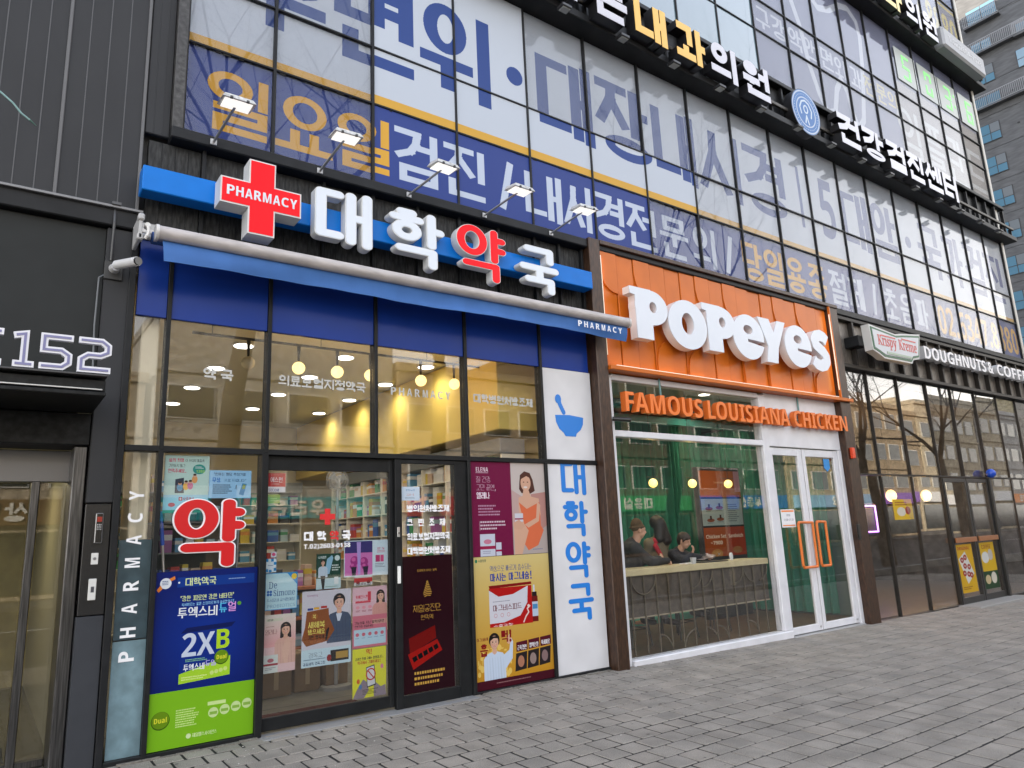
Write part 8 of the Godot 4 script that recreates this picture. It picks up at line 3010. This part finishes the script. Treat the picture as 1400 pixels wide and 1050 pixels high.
# ---------------------------------------------------------------- people: smooth joined limbs on a grid
class Field:
	var cell := 0.014
	var lo: Vector3
	var dim: Vector3i
	var f := PackedFloat32Array()
	func setup(bones: Array, c: float, k: float) -> void:
		cell = c
		lo = Vector3.INF
		var hi := -Vector3.INF
		for b in bones:
			var r: float = maxf(b[2], b[3]) + k + c * 3.0
			lo = lo.min((b[0] as Vector3).min(b[1]) - Vector3.ONE * r)
			hi = hi.max((b[0] as Vector3).max(b[1]) + Vector3.ONE * r)
		dim = Vector3i(((hi - lo) / c).ceil()) + Vector3i.ONE
		f.resize(dim.x * dim.y * dim.z)
		f.fill(1.0)
		for b in bones:
			add(b[0], b[1], b[2], b[3], k)
	func add(a: Vector3, b: Vector3, ra: float, rb: float, k: float) -> void:
		var r := maxf(ra, rb) + k + cell * 2.0
		var p0 := Vector3i(((a.min(b) - Vector3.ONE * r - lo) / cell).floor()).clamp(Vector3i.ZERO, dim - Vector3i.ONE)
		var p1 := Vector3i(((a.max(b) + Vector3.ONE * r - lo) / cell).ceil()).clamp(Vector3i.ZERO, dim - Vector3i.ONE)
		var ab := b - a
		var l2 := maxf(ab.length_squared(), 1e-9)
		for z in range(p0.z, p1.z + 1):
			for y in range(p0.y, p1.y + 1):
				var row := (z * dim.y + y) * dim.x
				for x in range(p0.x, p1.x + 1):
					var p := lo + Vector3(x, y, z) * cell
					var t := clampf((p - a).dot(ab) / l2, 0.0, 1.0)
					var d := p.distance_to(a + ab * t) - lerpf(ra, rb, t)
					var o := f[row + x]
					var h := maxf(k - absf(d - o), 0.0) / k
					f[row + x] = minf(d, o) - h * h * k * 0.25
	func at(x: int, y: int, z: int) -> float:
		return f[(z * dim.y + y) * dim.x + x]
	func mesh_into(b: Build) -> void:
		var ids := {}
		var pos := PackedVector3Array()
		var nor := PackedVector3Array()
		for z in dim.z - 1:
			for y in dim.y - 1:
				for x in dim.x - 1:
					var base := (z * dim.y + y) * dim.x + x
					var s0 := f[base] < 0.0
					var mixed := false
					for q in [1, dim.x, dim.x + 1, dim.x * dim.y, dim.x * dim.y + 1, dim.x * dim.y + dim.x, dim.x * dim.y + dim.x + 1]:
						if (f[base + q] < 0.0) != s0:
							mixed = true
							break
					if not mixed:
						continue
					var sum := Vector3.ZERO
					var n := 0
					for e in [[0, 0, 0, 0], [0, 1, 0, 0], [0, 0, 1, 0], [0, 1, 1, 0], [1, 0, 0, 0], [1, 0, 0, 1], [1, 1, 0, 0], [1, 1, 0, 1], [2, 0, 0, 0], [2, 0, 0, 1], [2, 0, 1, 0], [2, 0, 1, 1]]:
						# edge along axis e[0]; other two offsets
						var o := Vector3i.ZERO
						var d := Vector3i.ZERO
						if e[0] == 0:
							o = Vector3i(0, e[1], e[2])
							d = Vector3i(1, 0, 0)
						elif e[0] == 1:
							o = Vector3i(e[1], 0, e[3])
							d = Vector3i(0, 1, 0)
						else:
							o = Vector3i(e[2], e[3], 0)
							d = Vector3i(0, 0, 1)
						var v0 := at(x + o.x, y + o.y, z + o.z)
						var v1 := at(x + o.x + d.x, y + o.y + d.y, z + o.z + d.z)
						if (v0 < 0.0) != (v1 < 0.0):
							sum += Vector3(o) + Vector3(d) * (v0 / (v0 - v1))
							n += 1
					ids[base] = pos.size()
					pos.append(lo + (Vector3(x, y, z) + sum / maxi(n, 1)) * cell)
					var g := Vector3(at(x + 1, y, z) + at(x + 1, y + 1, z + 1) - at(x, y, z) - at(x, y + 1, z + 1), at(x, y + 1, z) + at(x + 1, y + 1, z + 1) - at(x, y, z) - at(x + 1, y, z + 1), at(x, y, z + 1) + at(x + 1, y + 1, z + 1) - at(x, y, z) - at(x + 1, y + 1, z))
					nor.append(g.normalized())
		var sx := 1
		var sy := dim.x
		var sz := dim.x * dim.y
		for z in range(1, dim.z - 1):
			for y in range(1, dim.y - 1):
				for x in range(1, dim.x - 1):
					var base := (z * dim.y + y) * dim.x + x
					var s := f[base] < 0.0
					for ax in [[sx, sy, sz], [sy, sx, sz], [sz, sx, sy]]:
						if (f[base + ax[0]] < 0.0) != s:
							var q := [base, base - ax[1], base - ax[1] - ax[2], base - ax[2]]
							var ok := true
							for i in q:
								if not ids.has(i):
									ok = false
							if ok:
								var a: int = ids[q[0]]
								var c: int = ids[q[1]]
								var d: int = ids[q[2]]
								var e: int = ids[q[3]]
								b.smooth(pos[a], pos[c], pos[d], nor[a], nor[c], nor[d])
								b.smooth(pos[a], pos[d], pos[e], nor[a], nor[d], nor[e])

# the skull, jaw, nose and ears of a head of height h; turned by basis, facing its own +z
func head_bones(c: Vector3, bs: Basis, h: float) -> Array:
	var s := h / 0.23
	var out := []
	for b in [
		[0, 0.035, -0.018, 0, 0.03, 0.012, 0.082, 0.078], [0, -0.01, 0.0, 0, -0.05, 0.03, 0.066, 0.05], [0, -0.06, 0.035, 0, -0.085, 0.045, 0.045, 0.03],
		[0, 0.012, 0.088, 0, -0.022, 0.104, 0.010, 0.014], [-0.014, -0.024, 0.092, 0.014, -0.024, 0.092, 0.010, 0.010],
		[-0.028, 0.03, 0.076, 0.028, 0.03, 0.076, 0.014, 0.014], [-0.022, -0.055, 0.078, 0.022, -0.055, 0.078, 0.010, 0.010],
		[0.076, 0.02, -0.008, 0.082, -0.025, -0.004, 0.012, 0.010], [-0.076, 0.02, -0.008, -0.082, -0.025, -0.004, 0.012, 0.010],
		[0, -0.06, -0.02, 0, -0.15, -0.035, 0.052, 0.056]]:
		out.append([c + bs * Vector3(b[0], b[1], b[2]) * s, c + bs * Vector3(b[3], b[4], b[5]) * s, b[6] * s, b[7] * s])
	return out

# palm and five bent fingers; x to the thumb side, y along the fingers, z out of the back of the hand
func hand_bones(c: Vector3, bs: Basis, k: float, curl: float) -> Array:
	var out := []
	var add := func(a: Vector3, b: Vector3, r0: float, r1: float) -> void:
		out.append([c + bs * a * k, c + bs * b * k, r0 * k, r1 * k])
	add.call(Vector3(-0.028, 0.02, 0), Vector3(-0.030, 0.075, 0), 0.013, 0.012)
	add.call(Vector3(0.0, 0.0, 0), Vector3(0.0, 0.08, 0), 0.016, 0.013)
	add.call(Vector3(0.022, 0.02, 0), Vector3(0.026, 0.078, 0), 0.014, 0.012)
	var base := [Vector3(0.030, 0.085, 0), Vector3(0.010, 0.09, 0), Vector3(-0.011, 0.086, 0), Vector3(-0.032, 0.078, 0)]
	var lens := [0.068, 0.076, 0.07, 0.055]
	for i in 4:
		var p: Vector3 = base[i]
		var ang := 0.15
		for j in 3:
			ang += curl * (0.6 + 0.25 * j)
			var d := Vector3((0.012 - 0.012 * i) * 1.5, cos(ang), -sin(ang)).normalized()
			var q: Vector3 = p + d * lens[i] * [0.45, 0.32, 0.25][j]
			add.call(p, q, 0.0095 - 0.0008 * j, 0.009 - 0.0008 * j)
			p = q
	add.call(Vector3(0.026, 0.015, -0.004), Vector3(0.052, 0.045, -0.016), 0.014, 0.0105)
	add.call(Vector3(0.052, 0.045, -0.016), Vector3(0.060, 0.078, -0.024), 0.0105, 0.0085)
	return out

func surface(bones: Array, cell: float, k: float) -> Build:
	var b := Build.new()
	var f := Field.new()
	f.setup(bones, cell, k)
	f.mesh_into(b)
	return b

func more(b: Build, bones: Array, cell: float, k: float) -> void:
	var f := Field.new()
	f.setup(bones, cell, k)
	f.mesh_into(b)

func face_marks(p: Node, c: Vector3, bs: Basis, h: float, hair: Material) -> void:
	var s := h / 0.23
	var eye := Build.new()
	var brow := Build.new()
	for e in [-1.0, 1.0]:
		eye.ball(c + bs * Vector3(e * 0.031, 0.012, 0.083) * s, Vector3(0.009, 0.006, 0.009) * s, 8)
		brow.bar(c + bs * Vector3(e * 0.018, 0.031, 0.092) * s, c + bs * Vector3(e * 0.047, 0.033, 0.080) * s, 0.004 * s, 0.003 * s, 6)
	put(p, "eyes", eye.done(), M("eye_dark", 0.02, 0.015, 0.012, 0.2))
	put(p, "eyebrows", brow.done(), hair)
	var lip := Build.new()
	lip.bar(c + bs * Vector3(-0.020, -0.053, 0.087) * s, c + bs * Vector3(0.020, -0.053, 0.087) * s, 0.005 * s, 0.005 * s, 6)
	put(p, "lips", lip.done(), M("lip_red", 0.32, 0.10, 0.08, 0.5))

func build_people() -> void:
	var skin := M("skin", 0.52, 0.30, 0.20, 0.55)
	var dark := M("coat_dark", 0.018, 0.018, 0.02, 0.85)
	var hairm := M("hair_black", 0.012, 0.009, 0.008, 0.55)
	var jeans := M("trousers_grey", 0.20, 0.20, 0.21, 0.85)
	var shoe := M("shoe_black", 0.012, 0.012, 0.012, 0.5)
	# --- adult in a knit hat, sitting sideways and looking towards the child
	var a := thing("person", "adult in tan knit hat and dark coat seated at the window counter", "person", Vector3(7.62, 0.75, -0.95))
	var hc := Vector3(7.70, 1.615, -0.74)
	var hb := Basis.from_euler(Vector3(0.12, 1.05, 0.0))
	var bones := []
	var sh := [Vector3(7.52, 1.36, -0.66), Vector3(7.66, 1.36, -1.04)]
	var el := [Vector3(7.70, 1.17, -0.52), Vector3(7.90, 1.15, -0.98)]
	var wr := [Vector3(7.98, 1.175, -0.46), Vector3(8.10, 1.20, -0.72)]
	bones += [[Vector3(7.60, 0.84, -0.92), Vector3(7.60, 1.10, -0.88), 0.15, 0.15], [Vector3(7.60, 1.10, -0.88), Vector3(7.61, 1.32, -0.85), 0.15, 0.14], [sh[0], sh[1], 0.075, 0.075], [Vector3(7.62, 1.35, -0.82), hc + Vector3(0, -0.1, -0.02), 0.06, 0.055]]
	for i in 2:
		bones += [[sh[i], el[i], 0.052, 0.042], [el[i], wr[i], 0.042, 0.028]]
	var hip := [Vector3(7.58, 0.83, -0.80), Vector3(7.62, 0.83, -1.02)]
	var kn := [Vector3(7.98, 0.80, -0.66), Vector3(8.0, 0.78, -1.0)]
	var an := [Vector3(8.02, 0.36, -0.66), Vector3(7.95, 0.34, -1.0)]
	var toe := [Vector3(8.20, 0.30, -0.62), Vector3(8.13, 0.29, -1.0)]
	for i in 2:
		bones += [[hip[i], kn[i], 0.085, 0.06], [kn[i], an[i], 0.058, 0.036], [an[i], toe[i], 0.035, 0.03]]
	var bd := surface(bones, 0.016, 0.04)
	more(bd, head_bones(hc, hb, 0.23), 0.006, 0.025)
	more(bd, hand_bones(wr[0], Basis.looking_at(Vector3(0.2, 1, 0.2), Vector3(1, 0.1, 0.2)).rotated(Vector3.FORWARD, 1.2), 1.0, 0.35), 0.004, 0.006)
	more(bd, hand_bones(wr[1], Basis.from_euler(Vector3(-0.4, 0.3, -1.2)), 1.0, 0.4), 0.004, 0.006)
	put(a, "body", bd.done(), skin)
	var coat := []
	coat += [[Vector3(7.60, 0.80, -0.92), Vector3(7.60, 1.10, -0.88), 0.19, 0.178], [Vector3(7.60, 1.10, -0.88), Vector3(7.61, 1.33, -0.85), 0.178, 0.155], [sh[0], sh[1], 0.098, 0.098], [Vector3(7.61, 1.36, -0.83), Vector3(7.63, 1.45, -0.81), 0.085, 0.08]]
	for i in 2:
		coat += [[sh[i], el[i], 0.075, 0.065], [el[i], el[i].lerp(wr[i], 0.93), 0.065, 0.045]]
	put(a, "coat", surface(coat, 0.016, 0.04).done(), dark)
	var tr := []
	for i in 2:
		tr += [[hip[i], kn[i], 0.10, 0.075], [kn[i], an[i].lerp(kn[i], 0.06), 0.073, 0.052]]
	put(a, "trousers", surface(tr, 0.018, 0.03).done(), jeans)
	var sb := []
	for i in 2:
		sb += [[an[i] + Vector3(0, -0.02, 0), toe[i] + Vector3(0.02, -0.01, 0), 0.048, 0.04], [an[i], an[i] + Vector3(0.0, 0.05, 0), 0.044, 0.044]]
	put(a, "shoes", surface(sb, 0.014, 0.02).done(), shoe)
	# hat: dome over the skull with a thick rim
	var hat := Build.new()
	more(hat, [[hc + hb * Vector3(0, 0.055, -0.022), hc + hb * Vector3(0, 0.075, -0.03), 0.096, 0.088], [hc + hb * Vector3(0, 0.10, -0.035), hc + hb * Vector3(0, 0.115, -0.04), 0.07, 0.055]], 0.008, 0.03)
	for i in 20:
		var f0 := TAU * i / 20
		var f1 := TAU * (i + 1) / 20
		hat.bar(hc + hb * Vector3(cos(f0) * 0.094, 0.042 + sin(f0) * 0.016, -0.02 + sin(f0) * 0.098), hc + hb * Vector3(cos(f1) * 0.094, 0.042 + sin(f1) * 0.016, -0.02 + sin(f1) * 0.098), 0.016, 0.016, 8, false)
	put(a, "knit_hat", hat.done(), MT("hat_tan", 0.20, 0.12, 0.045, 0.95, "speck", Vector3(6, 6, 6)))
	face_marks(a, hc, hb, 0.23, hairm)
	# --- person with long black hair behind, back turned
	var p := thing("person", "person with long black hair and red collar seen from behind", "person", Vector3(8.80, 0.75, -1.45))
	var pc := Vector3(8.80, 1.70, -1.40)
	var pb := Basis.from_euler(Vector3(0, 2.6, 0))
	var pbones := [[Vector3(8.82, 0.80, -1.45), Vector3(8.82, 1.15, -1.45), 0.14, 0.14], [Vector3(8.82, 1.15, -1.45), Vector3(8.82, 1.38, -1.44), 0.14, 0.12], [Vector3(8.64, 1.40, -1.44), Vector3(9.0, 1.40, -1.46), 0.07, 0.07], [Vector3(8.82, 1.42, -1.44), pc + Vector3(0, -0.1, 0), 0.055, 0.05]]
	pbones += [[Vector3(8.64, 1.40, -1.44), Vector3(8.60, 1.15, -1.5), 0.05, 0.042], [Vector3(8.60, 1.15, -1.5), Vector3(8.7, 1.08, -1.75), 0.04, 0.028], [Vector3(9.0, 1.40, -1.46), Vector3(9.03, 1.15, -1.5), 0.05, 0.042], [Vector3(9.03, 1.15, -1.5), Vector3(8.95, 1.08, -1.75), 0.04, 0.028]]
	for s in [-0.09, 0.09]:
		pbones += [[Vector3(8.82 + s, 0.78, -1.45), Vector3(8.82 + s, 0.62, -1.80), 0.085, 0.06], [Vector3(8.82 + s, 0.62, -1.80), Vector3(8.82 + s, 0.18, -1.78), 0.055, 0.036], [Vector3(8.82 + s, 0.18, -1.78), Vector3(8.82 + s, 0.15, -1.95), 0.035, 0.03]]
	var pbd := surface(pbones, 0.02, 0.04)
	more(pbd, head_bones(pc, pb, 0.225), 0.009, 0.025)
	put(p, "body", pbd.done(), skin)
	put(p, "coat", surface([[Vector3(8.82, 0.78, -1.45), Vector3(8.82, 1.15, -1.45), 0.175, 0.168], [Vector3(8.82, 1.15, -1.45), Vector3(8.82, 1.38, -1.44), 0.168, 0.14], [Vector3(8.64, 1.40, -1.44), Vector3(9.0, 1.40, -1.46), 0.092, 0.092], [Vector3(8.64, 1.40, -1.44), Vector3(8.60, 1.15, -1.5), 0.072, 0.065], [Vector3(9.0, 1.40, -1.46), Vector3(9.03, 1.15, -1.5), 0.072, 0.065], [Vector3(8.60, 1.15, -1.5), Vector3(8.69, 1.085, -1.72), 0.06, 0.045], [Vector3(9.03, 1.15, -1.5), Vector3(8.96, 1.085, -1.72), 0.06, 0.045]], 0.02, 0.04).done(), M("coat_khaki", 0.16, 0.13, 0.08, 0.85))
	put(p, "collar", surface([[Vector3(8.70, 1.44, -1.36), Vector3(8.86, 1.47, -1.33), 0.05, 0.05], [Vector3(8.66, 1.36, -1.33), Vector3(8.72, 1.22, -1.29), 0.04, 0.035]], 0.012, 0.03).done(), M("collar_red", 0.45, 0.012, 0.03, 0.8))
	put(p, "hair", surface([[pc + Vector3(0, 0.035, 0.0), pc + Vector3(0.0, 0.02, 0.04), 0.112, 0.108], [pc + Vector3(-0.02, -0.02, 0.06), pc + Vector3(-0.05, -0.22, 0.08), 0.09, 0.075], [pc + Vector3(0.03, -0.02, 0.06), pc + Vector3(0.10, -0.25, 0.08), 0.09, 0.095], [pc + Vector3(0.06, -0.05, 0.03), pc + Vector3(0.17, -0.24, 0.04), 0.06, 0.06]], 0.012, 0.03).done(), hairm)
	face_marks(p, pc, pb, 0.225, hairm)
	var ptr := []
	for s in [-0.09, 0.09]:
		ptr += [[Vector3(8.82 + s, 0.78, -1.45), Vector3(8.82 + s, 0.62, -1.80), 0.10, 0.075], [Vector3(8.82 + s, 0.62, -1.80), Vector3(8.82 + s, 0.20, -1.78), 0.07, 0.055]]
	put(p, "trousers", surface(ptr, 0.022, 0.03).done(), dark)
	# seat under that person
	var st := thing("bar_stool", "bar stool under the person with long black hair", "stool", Vector3(8.82, 0.01, -1.5), "stools at the window counter")
	bx(st, "seat", 8.64, 9.0, 0.60, 0.64, -1.66, -1.30, M("stool_seat", 0.10, 0.07, 0.045, 0.5), 0.01)
	for e in [[8.66, -1.64], [8.98, -1.64], [8.98, -1.32], [8.66, -1.32]]:
		var lb := Build.new()
		lb.bar(Vector3(e[0], 0.012, e[1]), Vector3(e[0], 0.60, e[1]), 0.012, 0.012, 8)
		put(st, "leg", lb.done(), M("stool_leg", 0.03, 0.03, 0.03, 0.4, 0.5))
	# --- child with short hair, hand at the mouth
	var c := thing("person", "child with short dark hair leaning on the counter, hand at mouth", "person", Vector3(8.62, 0.75, -0.95))
	var cc := Vector3(8.66, 1.425, -0.74)
	var cbs := Basis.from_euler(Vector3(0.28, 0.35, 0.05))
	var cs := [Vector3(8.50, 1.24, -0.84), Vector3(8.80, 1.22, -0.90)]
	var ce := [Vector3(8.47, 1.15, -0.60), Vector3(8.92, 1.15, -0.62)]
	var cw := [Vector3(8.60, 1.24, -0.55), Vector3(8.82, 1.15, -0.42)]
	var cbones := [[Vector3(8.63, 0.80, -0.95), Vector3(8.64, 1.02, -0.93), 0.12, 0.115], [Vector3(8.64, 1.02, -0.93), Vector3(8.65, 1.20, -0.88), 0.115, 0.10], [cs[0], cs[1], 0.055, 0.055], [Vector3(8.65, 1.24, -0.86), cc + Vector3(0, -0.08, -0.03), 0.046, 0.042]]
	for i in 2:
		cbones += [[cs[i], ce[i], 0.04, 0.034], [ce[i], cw[i], 0.034, 0.024]]
	for s in [-0.08, 0.08]:
		cbones += [[Vector3(8.63 + s, 0.80, -0.95), Vector3(8.66 + s, 0.77, -0.62), 0.07, 0.05], [Vector3(8.66 + s, 0.77, -0.62), Vector3(8.66 + s, 0.42, -0.64), 0.046, 0.03], [Vector3(8.66 + s, 0.42, -0.64), Vector3(8.66 + s, 0.39, -0.50), 0.03, 0.026]]
	var cbd := surface(cbones, 0.015, 0.035)
	more(cbd, head_bones(cc, cbs, 0.215), 0.006, 0.024)
	more(cbd, hand_bones(cw[0], Basis.from_euler(Vector3(0.3, 0.4, -0.3)), 0.82, 0.5), 0.0038, 0.005)
	more(cbd, hand_bones(cw[1], Basis.from_euler(Vector3(1.2, 0.4, 0.9)), 0.82, 0.35), 0.0038, 0.005)
	put(c, "body", cbd.done(), skin)
	var cco := [[Vector3(8.63, 0.79, -0.95), Vector3(8.64, 1.02, -0.93), 0.15, 0.142], [Vector3(8.64, 1.02, -0.93), Vector3(8.65, 1.21, -0.88), 0.142, 0.12], [cs[0], cs[1], 0.078, 0.078], [Vector3(8.65, 1.25, -0.87), Vector3(8.65, 1.30, -0.84), 0.07, 0.062]]
	for i in 2:
		cco += [[cs[i], ce[i], 0.062, 0.055], [ce[i], ce[i].lerp(cw[i], 0.9), 0.054, 0.038]]
	put(c, "jacket", surface(cco, 0.015, 0.035).done(), M("jacket_navy", 0.014, 0.015, 0.022, 0.85))
	var ctr := []
	for s in [-0.08, 0.08]:
		ctr += [[Vector3(8.63 + s, 0.80, -0.95), Vector3(8.66 + s, 0.77, -0.62), 0.084, 0.062], [Vector3(8.66 + s, 0.77, -0.62), Vector3(8.66 + s, 0.45, -0.64), 0.06, 0.045]]
	put(c, "trousers", surface(ctr, 0.018, 0.03).done(), dark)
	put(c, "shoes", surface([[Vector3(8.58, 0.40, -0.64), Vector3(8.58, 0.38, -0.47), 0.042, 0.036], [Vector3(8.74, 0.40, -0.64), Vector3(8.74, 0.38, -0.47), 0.042, 0.036]], 0.014, 0.02).done(), shoe)
	put(c, "hair", surface([[cc + cbs * Vector3(0, 0.05, -0.025), cc + cbs * Vector3(0, 0.055, 0.0), 0.086, 0.082], [cc + cbs * Vector3(0, 0.0, -0.05), cc + cbs * Vector3(0, -0.03, -0.045), 0.066, 0.055], [cc + cbs * Vector3(-0.04, 0.062, 0.058), cc + cbs * Vector3(0.04, 0.062, 0.058), 0.026, 0.026], [cc + cbs * Vector3(-0.066, 0.03, 0.015), cc + cbs * Vector3(-0.07, 0.0, 0.01), 0.018, 0.012], [cc + cbs * Vector3(0.066, 0.03, 0.015), cc + cbs * Vector3(0.07, 0.0, 0.01), 0.018, 0.012]], 0.007, 0.02).done(), M("hair_brown", 0.035, 0.02, 0.012, 0.55))
	face_marks(c, cc, cbs, 0.215, hairm)
